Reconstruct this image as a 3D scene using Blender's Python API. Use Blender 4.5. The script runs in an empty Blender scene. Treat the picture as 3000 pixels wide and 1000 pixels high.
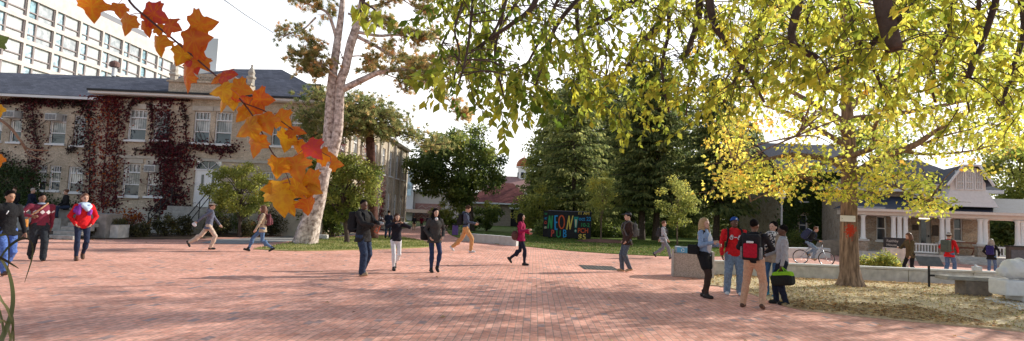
import bpy, math, random
import numpy as np
from mathutils import Vector, Matrix
R = math.radians
rng = np.random.default_rng(7)
random.seed(7)
scene = bpy.context.scene
COL = scene.collection

# ------------------------------------------------------------------ camera
HC, FPX = 1.7, 1700.0
PITCH, ROLL = math.atan(126/1700), R(2.4)
fwd = np.array([0, math.cos(PITCH), math.sin(PITCH)])
rt0 = np.array([1., 0, 0]); up0 = np.array([0, -math.sin(PITCH), math.cos(PITCH)])
RT = math.cos(ROLL)*rt0 + math.sin(ROLL)*up0
UP = -math.sin(ROLL)*rt0 + math.cos(ROLL)*up0
CAM = np.array([0, 0, HC])
cd = bpy.data.cameras.new('camera'); cam = bpy.data.objects.new('camera', cd); COL.objects.link(cam)
cd.sensor_width = 36; cd.lens = 36*FPX/3000; cd.clip_start = .05; cd.clip_end = 3000
M = Matrix(((RT[0], UP[0], -fwd[0], 0), (RT[1], UP[1], -fwd[1], 0), (RT[2], UP[2], -fwd[2], HC), (0, 0, 0, 1)))
cam.matrix_world = M
scene.camera = cam

def ray(px, py): return fwd + (px-1500)/FPX*RT + (500-py)/FPX*UP
def at(px, py, Y):
    r = ray(px, py); return CAM + r*(Y/r[1])
def gr(px, py, z=0.):
    r = ray(px, py); return CAM + r*((z-HC)/r[2])
def zat(py, px, Y): return at(px, py, Y)[2]

# ------------------------------------------------------------------ world and sun
SUN_AZ, SUN_EL = R(60), R(26)
w = bpy.data.worlds.new("World"); scene.world = w; w.use_nodes = True
nt = w.node_tree; nt.nodes.clear()
def N(nt, t, **k):
    n = nt.nodes.new(t)
    for a, b in k.items(): setattr(n, a, b)
    return n
o = N(nt, 'ShaderNodeOutputWorld'); bg = N(nt, 'ShaderNodeBackground'); bg.inputs[1].default_value = .15
sky = N(nt, 'ShaderNodeTexSky', sky_type='NISHITA', sun_disc=False, sun_elevation=SUN_EL, sun_rotation=SUN_AZ, air_density=1.0, dust_density=1.0)
tc = N(nt, 'ShaderNodeTexCoord'); mp = N(nt, 'ShaderNodeMapping'); mp.inputs['Scale'].default_value = (1.2, 1.2, 3.2)
ns = N(nt, 'ShaderNodeTexNoise'); ns.inputs['Scale'].default_value = 1.7; ns.inputs['Detail'].default_value = 7; ns.inputs['Roughness'].default_value = .6
rp = N(nt, 'ShaderNodeValToRGB'); rp.color_ramp.elements[0].position = .36; rp.color_ramp.elements[0].color = (.34,)*3+(1,); rp.color_ramp.elements[1].position = .52
mx = N(nt, 'ShaderNodeMix', data_type='RGBA'); mx.inputs[7].default_value = (11.6, 11.6, 11.7, 1)
L = nt.links.new
L(tc.outputs['Generated'], mp.inputs[0]); L(mp.outputs[0], ns.inputs['Vector']); L(ns.outputs[0], rp.inputs[0]); 
# bright cloud low ahead; cleared overhead for contrast, unseen cloud behind added as fill
sx_ = N(nt, 'ShaderNodeSeparateXYZ'); L(tc.outputs['Generated'], sx_.inputs[0])
m1 = N(nt, 'ShaderNodeMapRange', interpolation_type='SMOOTHSTEP'); m1.inputs[1].default_value = .40; m1.inputs[2].default_value = .72; m1.inputs[3].default_value = 1; m1.inputs[4].default_value = .0; L(sx_.outputs[2], m1.inputs[0])
m2 = N(nt, 'ShaderNodeMapRange', interpolation_type='SMOOTHSTEP'); m2.inputs[1].default_value = -.1; m2.inputs[2].default_value = .45; m2.inputs[3].default_value = .32; m2.inputs[4].default_value = 1; L(sx_.outputs[1], m2.inputs[0])
m3 = N(nt, 'ShaderNodeMath', operation='MULTIPLY'); L(m1.outputs[0], m3.inputs[0]); L(m2.outputs[0], m3.inputs[1])
m4 = N(nt, 'ShaderNodeMath', operation='MULTIPLY'); L(m3.outputs[0], m4.inputs[0]); L(rp.outputs[0], m4.inputs[1]); L(m4.outputs[0], mx.inputs[0])
L(sky.outputs[0], mx.inputs[6]); L(mx.outputs[2], bg.inputs[0]); L(bg.outputs[0], o.inputs[0])
sd = bpy.data.lights.new('sun', 'SUN'); sun = bpy.data.objects.new('sun', sd); COL.objects.link(sun)
sd.energy = 5.0; sd.angle = R(.53); sd.color = (1, .96, .87)
SDIR = Vector((math.sin(SUN_AZ)*math.cos(SUN_EL), math.cos(SUN_AZ)*math.cos(SUN_EL), math.sin(SUN_EL)))
sun.rotation_euler = SDIR.to_track_quat('Z', 'Y').to_euler(); sun.location = (30, 20, 30)
scene.view_settings.view_transform = 'Standard'; scene.view_settings.look = 'None'; scene.view_settings.exposure = 0
scene.render.engine = 'CYCLES'
scene.cycles.max_bounces = 6; scene.cycles.transmission_bounces = 4; scene.cycles.diffuse_bounces = 3

# ------------------------------------------------------------------ materials
MATS = {}
def newmat(name):
    m = bpy.data.materials.new(name); m.use_nodes = True; nt = m.node_tree; nt.nodes.clear()
    out = N(nt, 'ShaderNodeOutputMaterial'); b = N(nt, 'ShaderNodeBsdfPrincipled'); nt.links.new(b.outputs[0], out.inputs[0])
    return m, nt, b, out
def c4(c): return (c[0], c[1], c[2], 1)
def mat(name, col, rough=.7, var=.15, scale=8., bump=.0, metal=0., spec=.3, bscale=None, dark=None, stretch=None, spot=None):
    """a plain surface: noise mottling between a darker and a lighter tone of col, plus bump"""
    if name in MATS: return MATS[name]
    m, nt, b, out = newmat(name); L = nt.links.new
    t = N(nt, 'ShaderNodeTexCoord'); n = N(nt, 'ShaderNodeTexNoise'); n.inputs['Scale'].default_value = scale; n.inputs['Detail'].default_value = 6
    vec = t.outputs['Object']
    if stretch:
        mp_ = N(nt, 'ShaderNodeMapping'); mp_.inputs['Scale'].default_value = stretch; L(vec, mp_.inputs[0]); vec = mp_.outputs[0]
    L(vec, n.inputs['Vector'])
    r = N(nt, 'ShaderNodeValToRGB'); r.color_ramp.elements[0].position = .3; r.color_ramp.elements[1].position = .7
    d = dark or tuple(x*(1-var) for x in col)
    r.color_ramp.elements[0].color = c4(d); r.color_ramp.elements[1].color = c4(tuple(min(1, x*(1+var)) for x in col))
    L(n.outputs[0], r.inputs[0]); L(r.outputs[0], b.inputs['Base Color'])
    if spot:   # a ragged patch of other paint on the surface
        d = N(nt, 'ShaderNodeVectorMath', operation='DISTANCE'); mq = N(nt, 'ShaderNodeMapping'); mq.inputs['Scale'].default_value = (1, 1, .72); L(t.outputs['Object'], mq.inputs[0]); L(mq.outputs[0], d.inputs[0]); d.inputs[1].default_value = (spot[0][0], spot[0][1], spot[0][2]*.72)
        nn = N(nt, 'ShaderNodeTexNoise'); nn.inputs['Scale'].default_value = 20; nn.inputs['Detail'].default_value = 6; nn.inputs['Roughness'].default_value = .75; L(t.outputs['Object'], nn.inputs['Vector'])
        ad = N(nt, 'ShaderNodeMath', operation='MULTIPLY_ADD'); ad.inputs[1].default_value = .85; L(nn.outputs[0], ad.inputs[0]); L(d.outputs['Value'], ad.inputs[2]); lt = N(nt, 'ShaderNodeMath', operation='LESS_THAN'); lt.inputs[1].default_value = spot[1]; L(ad.outputs[0], lt.inputs[0])
        mk_ = N(nt, 'ShaderNodeMix', data_type='RGBA'); mk_.inputs[7].default_value = c4(spot[2]); L(lt.outputs[0], mk_.inputs[0]); L(r.outputs[0], mk_.inputs[6]); L(mk_.outputs[2], b.inputs['Base Color'])
    b.inputs['Roughness'].default_value = rough; b.inputs['Metallic'].default_value = metal; b.inputs['Specular IOR Level'].default_value = spec
    if bump:
        n2 = N(nt, 'ShaderNodeTexNoise'); n2.inputs['Scale'].default_value = bscale or scale*4; n2.inputs['Detail'].default_value = 4
        L(vec, n2.inputs['Vector'])
        bp = N(nt, 'ShaderNodeBump'); bp.inputs['Strength'].default_value = bump; bp.inputs['Distance'].default_value = .02
        L(n2.outputs[0], bp.inputs['Height']); L(bp.outputs[0], b.inputs['Normal'])
    MATS[name] = m; return m
def brickmat(name, c1, c2, mortar, bw, bh, ms=.012, rot=0, uv='wall', var=.5, rough=.85, stain=.25, odd=None, sstain=.35, bump=.3):
    if name in MATS: return MATS[name]
    m, nt, b, out = newmat(name); L = nt.links.new
    t = N(nt, 'ShaderNodeTexCoord')
    if uv == 'wall':
        s = N(nt, 'ShaderNodeSeparateXYZ'); L(t.outputs['Object'], s.inputs[0])
        a = N(nt, 'ShaderNodeMath', operation='ADD'); L(s.outputs[0], a.inputs[0]); L(s.outputs[1], a.inputs[1])
        cb = N(nt, 'ShaderNodeCombineXYZ'); L(a.outputs[0], cb.inputs[0]); L(s.outputs[2], cb.inputs[1]); vec = cb.outputs[0]
    else:
        mp = N(nt, 'ShaderNodeMapping'); mp.inputs['Rotation'].default_value = (0, 0, rot); L(t.outputs['Object'], mp.inputs[0]); vec = mp.outputs[0]
    br = N(nt, 'ShaderNodeTexBrick'); br.inputs['Scale'].default_value = 1; br.inputs['Brick Width'].default_value = bw; br.inputs['Row Height'].default_value = bh
    br.inputs['Mortar Size'].default_value = ms; br.inputs['Mortar Smooth'].default_value = .3; br.inputs['Color1'].default_value = c4(c1); br.inputs['Color2'].default_value = c4(c2); br.inputs['Mortar'].default_value = c4(mortar)
    br.inputs['Bias'].default_value = 0
    L(vec, br.inputs['Vector']); col = br.outputs['Color']
    if odd:
        # a scattering of odd coloured units: the same grid with only black / white
        b2 = N(nt, 'ShaderNodeTexBrick'); b2.inputs['Scale'].default_value = 1; b2.inputs['Brick Width'].default_value = bw; b2.inputs['Row Height'].default_value = bh; b2.inputs['Mortar Size'].default_value = ms
        b2.inputs['Color1'].default_value = (0, 0, 0, 1); b2.inputs['Color2'].default_value = (1, 1, 1, 1); b2.inputs['Mortar'].default_value = (0, 0, 0, 1)
        L(vec, b2.inputs['Vector'])
        g = N(nt, 'ShaderNodeMath', operation='GREATER_THAN'); g.inputs[1].default_value = .97; L(b2.outputs['Color'], g.inputs[0])
        mo = N(nt, 'ShaderNodeMix', data_type='RGBA'); mo.inputs[7].default_value = c4(odd); L(g.outputs[0], mo.inputs[0]); L(col, mo.inputs[6]); col = mo.outputs[2]
    n = N(nt, 'ShaderNodeTexNoise'); n.inputs['Scale'].default_value = sstain; n.inputs['Detail'].default_value = 8; n.inputs['Roughness'].default_value = .7; L(t.outputs['Object'], n.inputs['Vector'])
    mr = N(nt, 'ShaderNodeMapRange'); mr.inputs[1].default_value = .3; mr.inputs[2].default_value = .7; mr.inputs[3].default_value = 1-stain; mr.inputs[4].default_value = 1+stain; L(n.outputs[0], mr.inputs[0])
    n3 = N(nt, 'ShaderNodeTexNoise'); n3.inputs['Scale'].default_value = 14; n3.inputs['Detail'].default_value = 6; L(t.outputs['Object'], n3.inputs['Vector'])
    mr3 = N(nt, 'ShaderNodeMapRange'); mr3.inputs[1].default_value = .3; mr3.inputs[2].default_value = .7; mr3.inputs[3].default_value = .76; mr3.inputs[4].default_value = 1.24; L(n3.outputs[0], mr3.inputs[0])
    mm = N(nt, 'ShaderNodeMath', operation='MULTIPLY'); L(mr.outputs[0], mm.inputs[0]); L(mr3.outputs[0], mm.inputs[1])
    mu = N(nt, 'ShaderNodeMix', data_type='RGBA', blend_type='MULTIPLY'); mu.inputs[0].default_value = 1; L(col, mu.inputs[6]); L(mm.outputs[0], mu.inputs[7])
    L(mu.outputs[2], b.inputs['Base Color']); b.inputs['Roughness'].default_value = rough; b.inputs['Specular IOR Level'].default_value = .25
    if bump:
        iv = N(nt, 'ShaderNodeMath', operation='MULTIPLY_ADD'); iv.inputs[1].default_value = -1; L(br.outputs['Fac'], iv.inputs[0]); L(n3.outputs[0], iv.inputs[2])
        bp = N(nt, 'ShaderNodeBump'); bp.inputs['Strength'].default_value = bump; bp.inputs['Distance'].default_value = .01; L(iv.outputs[0], bp.inputs['Height']); L(bp.outputs[0], b.inputs['Normal'])
    MATS[name] = m; return m
def leafmat(name, stops, trans=.45, rough=.5, spec=.25, tgain=1.3, tshift=(1, 1, 1), mottle=0):
    """leaf surfaces: the mesh's tint attribute picks the tone, thin enough for sunlight to come through"""
    if name in MATS: return MATS[name]
    m, nt, b, out = newmat(name); L = nt.links.new
    a = N(nt, 'ShaderNodeAttribute', attribute_name='tint')
    r = N(nt, 'ShaderNodeValToRGB'); e = r.color_ramp.elements
    while len(e) < len(stops): e.new(.5)
    for i, (p, c) in enumerate(stops): e[i].position = p; e[i].color = c4(c)
    L(a.outputs['Fac'], r.inputs[0])
    if mottle:   # browned spots and paler veins
        tt = N(nt, 'ShaderNodeTexCoord'); n = N(nt, 'ShaderNodeTexNoise'); n.inputs['Scale'].default_value = mottle; n.inputs['Detail'].default_value = 6; n.inputs['Roughness'].default_value = .7; L(tt.outputs['Object'], n.inputs['Vector'])
        ma = N(nt, 'ShaderNodeMath', operation='MULTIPLY_ADD'); ma.inputs[1].default_value = .9; L(n.outputs[0], ma.inputs[0]); sb = N(nt, 'ShaderNodeMath', operation='SUBTRACT'); sb.inputs[1].default_value = .45; L(a.outputs['Fac'], sb.inputs[0]); L(sb.outputs[0], ma.inputs[2]); L(ma.outputs[0], r.inputs[0])
    L(r.outputs[0], b.inputs['Base Color']); b.inputs['Roughness'].default_value = rough; b.inputs['Specular IOR Level'].default_value = spec
    tr = N(nt, 'ShaderNodeBsdfTranslucent'); g = N(nt, 'ShaderNodeMix', data_type='RGBA', blend_type='MULTIPLY'); g.inputs[0].default_value = 1
    g.inputs[7].default_value = (tgain*tshift[0], tgain*tshift[1], tgain*tshift[2], 1); L(r.outputs[0], g.inputs[6]); L(g.outputs[2], tr.inputs[0])
    ms = N(nt, 'ShaderNodeMixShader'); ms.inputs[0].default_value = trans; L(b.outputs[0], ms.inputs[1]); L(tr.outputs[0], ms.inputs[2]); L(ms.outputs[0], out.inputs[0])
    MATS[name] = m; return m
def glassmat(name, col=(.03, .04, .05), rough=.06, stripes=None):
    if name in MATS: return MATS[name]
    m, nt, b, out = newmat(name); L = nt.links.new
    b.inputs['Roughness'].default_value = rough; b.inputs['Specular IOR Level'].default_value = .8
    t = N(nt, 'ShaderNodeTexCoord'); n = N(nt, 'ShaderNodeTexNoise'); n.inputs['Scale'].default_value = 1.1; n.inputs['Detail'].default_value = 3; L(t.outputs['Object'], n.inputs['Vector'])
    r = N(nt, 'ShaderNodeValToRGB'); r.color_ramp.elements[0].position = .42; r.color_ramp.elements[1].position = .6
    r.color_ramp.elements[0].color = c4(col); r.color_ramp.elements[1].color = c4(stripes or tuple(x*2.2 for x in col)); L(n.outputs[0], r.inputs[0])
    if stripes:
        wv = N(nt, 'ShaderNodeTexWave'); wv.inputs['Scale'].default_value = 2.6; wv.inputs['Distortion'].default_value = 1.5; wv.inputs['Detail'].default_value = 1
        mp = N(nt, 'ShaderNodeMapping'); mp.inputs['Scale'].default_value = (1, 1, .08); L(t.outputs['Object'], mp.inputs[0]); L(mp.outputs[0], wv.inputs['Vector'])
        mu = N(nt, 'ShaderNodeMix', data_type='RGBA', blend_type='MULTIPLY'); mu.inputs[0].default_value = .55; L(r.outputs[0], mu.inputs[6]); L(wv.outputs[0], mu.inputs[7]); L(mu.outputs[2], b.inputs['Base Color'])
    else: L(r.outputs[0], b.inputs['Base Color'])
    MATS[name] = m; return m

# ------------------------------------------------------------------ mesh building
ROOT = {}
def tag(o, label=None, cat=None, group=None, kind=None):
    if label: o['label'] = label
    if cat: o['category'] = cat
    if group: o['group'] = group
    if kind: o['kind'] = kind
    return o
def thing(name, label, cat, group=None, loc=(0, 0, 0), rot=0):
    o = bpy.data.objects.new(name, None); o.empty_display_size = .2; COL.objects.link(o)
    o.location = loc; o.rotation_euler = (0, 0, rot)
    ROOT[o.name] = np.array(Matrix.Translation(Vector(loc)) @ Matrix.Rotation(rot, 4, 'Z'))
    return tag(o, label, cat, group)
def rootof(o):
    while o.parent is not None: o = o.parent
    return o
def mk(name, V, F, m, parent=None, smooth=False, local=False, tint=None, kind=None):
    V = np.asarray(V, dtype=np.float64).reshape(-1, 3)
    if parent is not None and not local:
        Mx = ROOT[rootof(parent).name]; V = (V - Mx[:3, 3]) @ Mx[:3, :3]
    me = bpy.data.meshes.new(name)
    if isinstance(F, np.ndarray):
        k = F.shape[1]; nf = len(F)
        me.vertices.add(len(V)); me.vertices.foreach_set('co', V.astype(np.float32).ravel())
        me.loops.add(nf*k); me.loops.foreach_set('vertex_index', F.astype(np.int32).ravel())
        me.polygons.add(nf); me.polygons.foreach_set('loop_start', np.arange(nf, dtype=np.int32)*k)
        me.update(calc_edges=True)
    else:
        me.from_pydata([tuple(v) for v in V], [], [tuple(f) for f in F]); me.update()
    if smooth: me.polygons.foreach_set('use_smooth', np.ones(len(me.polygons), dtype=bool))
    if tint is not None:
        a = me.attributes.new('tint', 'FLOAT', 'POINT'); a.data.foreach_set('value', np.asarray(tint, dtype=np.float32))
    ob = bpy.data.objects.new(name, me); COL.objects.link(ob)
    me.materials.append(m)
    if parent is not None: ob.parent = parent
    if kind: ob['kind'] = kind
    return ob
class MB:
    def __init__(s): s.V = []; s.F = []
    def add(s, V, F):
        n = len(s.V); s.V += [tuple(v) for v in V]; s.F += [tuple(n+i for i in f) for f in F]; return s
    def quad(s, a, b, c, d): return s.add([a, b, c, d], [(0, 1, 2, 3)])
    def box(s, c, half, rot=None, bev=0):
        hx, hy, hz = half
        if bev > 0:
            b = min(bev, hx*.9, hy*.9, hz*.9); V = []
            # chamfered box: 24 vertices
            for sx in (-1, 1):
                for sy in (-1, 1):
                    for sz in (-1, 1):
                        V += [(sx*hx, sy*(hy-b), sz*(hz-b)), (sx*(hx-b), sy*hy, sz*(hz-b)), (sx*(hx-b), sy*(hy-b), sz*hz)]
            ix = lambda sx, sy, sz, k: ((sx > 0)*4+(sy > 0)*2+(sz > 0))*3+k
            F = []
            for q in (-1, 1):
                f = [ix(q, -1, -1, 0), ix(q, 1, -1, 0), ix(q, 1, 1, 0), ix(q, -1, 1, 0)]; F.append(f if q > 0 else f[::-1])
                f = [ix(-1, q, -1, 1), ix(1, q, -1, 1), ix(1, q, 1, 1), ix(-1, q, 1, 1)]; F.append(f if q < 0 else f[::-1])
                f = [ix(-1, -1, q, 2), ix(1, -1, q, 2), ix(1, 1, q, 2), ix(-1, 1, q, 2)]; F.append(f if q > 0 else f[::-1])
            for a in (-1, 1):
                for b_ in (-1, 1):
                    F.append([ix(a, b_, -1, 0), ix(a, b_, 1, 0), ix(a, b_, 1, 1), ix(a, b_, -1, 1)])
                    F.append([ix(a, -1, b_, 0), ix(a, 1, b_, 0), ix(a, 1, b_, 2), ix(a, -1, b_, 2)])
                    F.append([ix(-1, a, b_, 1), ix(1, a, b_, 1), ix(1, a, b_, 2), ix(-1, a, b_, 2)])
                    for c_ in (-1, 1): F.append([ix(a, b_, c_, 0), ix(a, b_, c_, 1), ix(a, b_, c_, 2)])
            V = np.array(V)
        else:
            V = np.array([(x, y, z) for x in (-hx, hx) for y in (-hy, hy) for z in (-hz, hz)])
            F = [(0, 1, 3, 2), (4, 6, 7, 5), (0, 4, 5, 1), (2, 3, 7, 6), (0, 2, 6, 4), (1, 5, 7, 3)]
        if rot is not None: V = V @ np.array(rot).T
        return s.add(V+np.array(c), F)
    def tube(s, path, rad, n=8, cap=True):
        P = np.array(path, float); k = len(P); rad = np.full(k, rad, float) if np.isscalar(rad) else np.array(rad, float)
        T = np.gradient(P, axis=0); T /= np.linalg.norm(T, axis=1)[:, None]+1e-9
        u = np.cross(T[0], (0, 0, 1.)); u = u if np.linalg.norm(u) > .05 else np.cross(T[0], (1., 0, 0)); u /= np.linalg.norm(u)
        a = np.arange(n)*2*math.pi/n; V = []
        for i in range(k):
            u = u-T[i]*np.dot(u, T[i]); u /= np.linalg.norm(u)+1e-9; v = np.cross(T[i], u)
            V.append(P[i]+rad[i]*(np.cos(a)[:, None]*u+np.sin(a)[:, None]*v))
        V = np.concatenate(V)
        F = [(i*n+j, i*n+(j+1) % n, (i+1)*n+(j+1) % n, (i+1)*n+j) for i in range(k-1) for j in range(n)]
        if cap: F += [tuple(range(n))[::-1], tuple((k-1)*n+j for j in range(n))]
        return s.add(V, F)
    def lathe(s, c, prof, n=16):
        V = []; a = np.arange(n)*2*math.pi/n
        for r, z in prof: V += [(c[0]+r*math.cos(t), c[1]+r*math.sin(t), c[2]+z) for t in a]
        k = len(prof); F = [(i*n+j, i*n+(j+1) % n, (i+1)*n+(j+1) % n, (i+1)*n+j) for i in range(k-1) for j in range(n)]
        F += [tuple(range(n))[::-1], tuple((k-1)*n+j for j in range(n))]
        return s.add(V, F)
    def torus(s, c, Rr, r, ax, n=28, m=6):
        ax = np.array(ax, float); ax /= np.linalg.norm(ax); u = np.cross(ax, (0, 0, 1.)); u = u if np.linalg.norm(u) > .1 else np.cross(ax, (1., 0, 0)); u /= np.linalg.norm(u); v = np.cross(ax, u); V = []
        for i in range(n):
            t = 2*math.pi*i/n; d = math.cos(t)*u+math.sin(t)*v
            for j in range(m):
                q = 2*math.pi*j/m; V.append(np.array(c)+d*(Rr+r*math.cos(q))+ax*r*math.sin(q))
        return s.add(V, [(i*m+j, ((i+1) % n)*m+j, ((i+1) % n)*m+(j+1) % m, i*m+(j+1) % m) for i in range(n) for j in range(m)])
    def prism(s, poly, z0, z1):
        n = len(poly); V = [(p[0], p[1], z0) for p in poly]+[(p[0], p[1], z1) for p in poly]
        return s.add(V, [tuple(range(n))[::-1], tuple(range(n, 2*n))]+[(i, (i+1) % n, n+(i+1) % n, n+i) for i in range(n)])
    def build(s, name, m, parent=None, **k): return mk(name, s.V, s.F, m, parent, **k)
def rotz(a): c, q = math.cos(a), math.sin(a); return np.array([[c, -q, 0], [q, c, 0], [0, 0, 1.]])
def rotx(a): c, q = math.cos(a), math.sin(a); return np.array([[1., 0, 0], [0, c, -q], [0, q, c]])
def roty(a): c, q = math.cos(a), math.sin(a); return np.array([[c, 0, q], [0, 1., 0], [-q, 0, c]])
def unit(v): v = np.asarray(v, float); return v/(np.linalg.norm(v, axis=-1, keepdims=True)+1e-9)
def smoothpath(P, n=24):
    P = np.array(P, float); k = len(P); t = np.linspace(0, k-1, n); i = np.clip(t.astype(int), 0, k-2); f = (t-i)[:, None]
    Q = np.vstack([2*P[0]-P[1], P, 2*P[-1]-P[-2]]); a, b, c, d = Q[i], Q[i+1], Q[i+2], Q[i+3]
    return .5*((2*b)+(c-a)*f+(2*a-5*b+4*c-d)*f**2+(3*b-a-3*c+d)*f**3)
def leaves(P, D, Nn, Ln, Wd, curl=.12):
    """many small folded leaf faces: base P, direction D, normal Nn, length Ln, width Wd"""
    P = np.asarray(P); D = unit(D); S = unit(np.cross(D, Nn)); Nn = np.cross(S, D); n = len(P)
    Ln = np.broadcast_to(Ln, (n,))[:, None]; Wd = np.broadcast_to(Wd, (n,))[:, None]
    V = np.empty((n, 4, 3)); V[:, 0] = P; V[:, 1] = P+D*Ln*.45+S*Wd*.5+Nn*Ln*curl; V[:, 2] = P+D*Ln-Nn*Ln*curl*.6; V[:, 3] = P+D*Ln*.45-S*Wd*.5+Nn*Ln*curl
    return V.reshape(-1, 3), np.arange(4*n).reshape(n, 4)
def rdir(n): return unit(rng.normal(size=(n, 3)))
# ================================================================== THE GROUND
def stonemat(name, c1, c2, mortar, scale=3.2):
    if name in MATS: return MATS[name]
    m, nt, b, out = newmat(name); L = nt.links.new
    t = N(nt, 'ShaderNodeTexCoord'); s = N(nt, 'ShaderNodeSeparateXYZ'); L(t.outputs['Object'], s.inputs[0])
    a = N(nt, 'ShaderNodeMath', operation='ADD'); L(s.outputs[0], a.inputs[0]); L(s.outputs[1], a.inputs[1])
    z = N(nt, 'ShaderNodeMath', operation='MULTIPLY'); z.inputs[1].default_value = 1.5; L(s.outputs[2], z.inputs[0])
    cb = N(nt, 'ShaderNodeCombineXYZ'); L(a.outputs[0], cb.inputs[0]); L(z.outputs[0], cb.inputs[1])
    v = N(nt, 'ShaderNodeTexVoronoi'); v.inputs['Scale'].default_value = scale; L(cb.outputs[0], v.inputs['Vector'])
    e = N(nt, 'ShaderNodeTexVoronoi', feature='DISTANCE_TO_EDGE'); e.inputs['Scale'].default_value = scale; L(cb.outputs[0], e.inputs['Vector'])
    sp = N(nt, 'ShaderNodeSeparateXYZ'); L(v.outputs['Color'], sp.inputs[0])
    m1 = N(nt, 'ShaderNodeMix', data_type='RGBA'); m1.inputs[6].default_value = c4(c1); m1.inputs[7].default_value = c4(c2); L(sp.outputs[0], m1.inputs[0])
    n = N(nt, 'ShaderNodeTexNoise'); n.inputs['Scale'].default_value = 12; n.inputs['Detail'].default_value = 6; L(t.outputs['Object'], n.inputs['Vector'])
    mr = N(nt, 'ShaderNodeMapRange'); mr.inputs[1].default_value = .3; mr.inputs[2].default_value = .7; mr.inputs[3].default_value = .7; mr.inputs[4].default_value = 1.3; L(n.outputs[0], mr.inputs[0])
    mu = N(nt, 'ShaderNodeMix', data_type='RGBA', blend_type='MULTIPLY'); mu.inputs[0].default_value = 1; L(m1.outputs[2], mu.inputs[6]); L(mr.outputs[0], mu.inputs[7])
    g = N(nt, 'ShaderNodeMapRange'); g.inputs[1].default_value = .02; g.inputs[2].default_value = .06; L(e.outputs['Distance'], g.inputs[0])
    m2 = N(nt, 'ShaderNodeMix', data_type='RGBA'); m2.inputs[6].default_value = c4(mortar); L(g.outputs[0], m2.inputs[0]); L(mu.outputs[2], m2.inputs[7]); L(m2.outputs[2], b.inputs['Base Color'])
    b.inputs['Roughness'].default_value = .9
    bp = N(nt, 'ShaderNodeBump'); bp.inputs['Strength'].default_value = .5; bp.inputs['Distance'].default_value = .03; L(g.outputs[0], bp.inputs['Height']); L(bp.outputs[0], b.inputs['Normal'])
    MATS[name] = m; return m
def groundmix(name, cols, scales=(.6, 9.), rough=.95, bump=.6):
    """two noises layered over three tones: patchy turf, soil or litter"""
    if name in MATS: return MATS[name]
    m, nt, b, out = newmat(name); L = nt.links.new
    t = N(nt, 'ShaderNodeTexCoord'); prev = None
    n1 = N(nt, 'ShaderNodeTexNoise'); n1.inputs['Scale'].default_value = scales[0]; n1.inputs['Detail'].default_value = 7; n1.inputs['Roughness'].default_value = .65; L(t.outputs['Object'], n1.inputs['Vector'])
    n2 = N(nt, 'ShaderNodeTexNoise'); n2.inputs['Scale'].default_value = scales[1]; n2.inputs['Detail'].default_value = 8; n2.inputs['Roughness'].default_value = .75; L(t.outputs['Object'], n2.inputs['Vector'])
    a = N(nt, 'ShaderNodeMath', operation='ADD'); L(n1.outputs[0], a.inputs[0]); L(n2.outputs[0], a.inputs[1])
    r = N(nt, 'ShaderNodeValToRGB'); e = r.color_ramp.elements
    while len(e) < len(cols): e.new(.5)
    for i, c in enumerate(cols): e[i].position = .33+.34*i/(len(cols)-1); e[i].color = c4(c)
    h = N(nt, 'ShaderNodeMath', operation='MULTIPLY'); h.inputs[1].default_value = .5; L(a.outputs[0], h.inputs[0])
    L(h.outputs[0], r.inputs[0]); L(r.outputs[0], b.inputs['Base Color']); b.inputs['Roughness'].default_value = rough; b.inputs['Specular IOR Level'].default_value = .1
    bp = N(nt, 'ShaderNodeBump'); bp.inputs['Strength'].default_value = bump; bp.inputs['Distance'].default_value = .03; L(n2.outputs[0], bp.inputs['Height']); L(bp.outputs[0], b.inputs['Normal'])
    MATS[name] = m; return m
def sheet(name, pts, z, m, skirt=0.):
    P = [(p[0], p[1]) for p in pts]; b = MB()
    n = len(P); V = [(x, y, z) for x, y in P]
    ar = sum(P[i][0]*P[(i+1) % n][1]-P[(i+1) % n][0]*P[i][1] for i in range(n))
    if ar < 0: V = V[::-1]
    F = [tuple(range(n))]
    if skirt: V += [(x, y, z-skirt) for x, y, _ in V]; F += [(i, n+i, n+(i+1) % n, (i+1) % n) for i in range(n)]
    return mk(name, V, F, m, kind='structure')
G = lambda px, py: gr(px, py)[:2]
def curve2(pts, n=30): return [tuple(p[:2]) for p in smoothpath([(p[0], p[1], 0) for p in pts], n)]
mGROUND = groundmix('turf_far', [(.05, .06, .02), (.07, .09, .025), (.12, .11, .05)])
mSOIL = groundmix('soil', [(.05, .035, .025), (.10, .07, .05), (.16, .11, .075)], (.8, 12))
mLAWN = groundmix('lawn', [(.07, .11, .02), (.13, .18, .034), (.24, .26, .07)], (.5, 14))
mDRY = groundmix('dry_lawn', [(.34, .25, .13), (.64, .51, .32), (.80, .69, .48)], (.7, 16))
mDRYL = groundmix('thin_lawn', [(.22, .22, .07), (.36, .34, .12), (.50, .45, .22)], (.8, 14))
mPLAZA = brickmat('plaza_bricks', (.70, .32, .225), (.86, .455, .34), (.46, .28, .22), .225, .1125, .0075, R(92.4), 'floor', stain=.34, odd=(.44, .29, .26), sstain=.3, bump=.25)
mPAVE = mat('concrete_paving', (.36, .34, .33), .9, .15, 3, .2)
mCONC = mat('concrete', (.60, .57, .53), .9, .2, 5, .3)
mCONCD = mat('weathered_concrete', (.36, .34, .31), .9, .25, 6, .4)

sheet('ground', [(-700, -60), (700, -60), (700, 1500), (-700, 1500)], -.03, mGROUND)
sheet('plaza', [(-45, -14), (45, -14), (45, 44), (G(1700, 700)[0], 44), (-6, 110), (-9.2, 110), (-9.2, 44), (-45, 30)], 0, mPLAZA)
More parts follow.
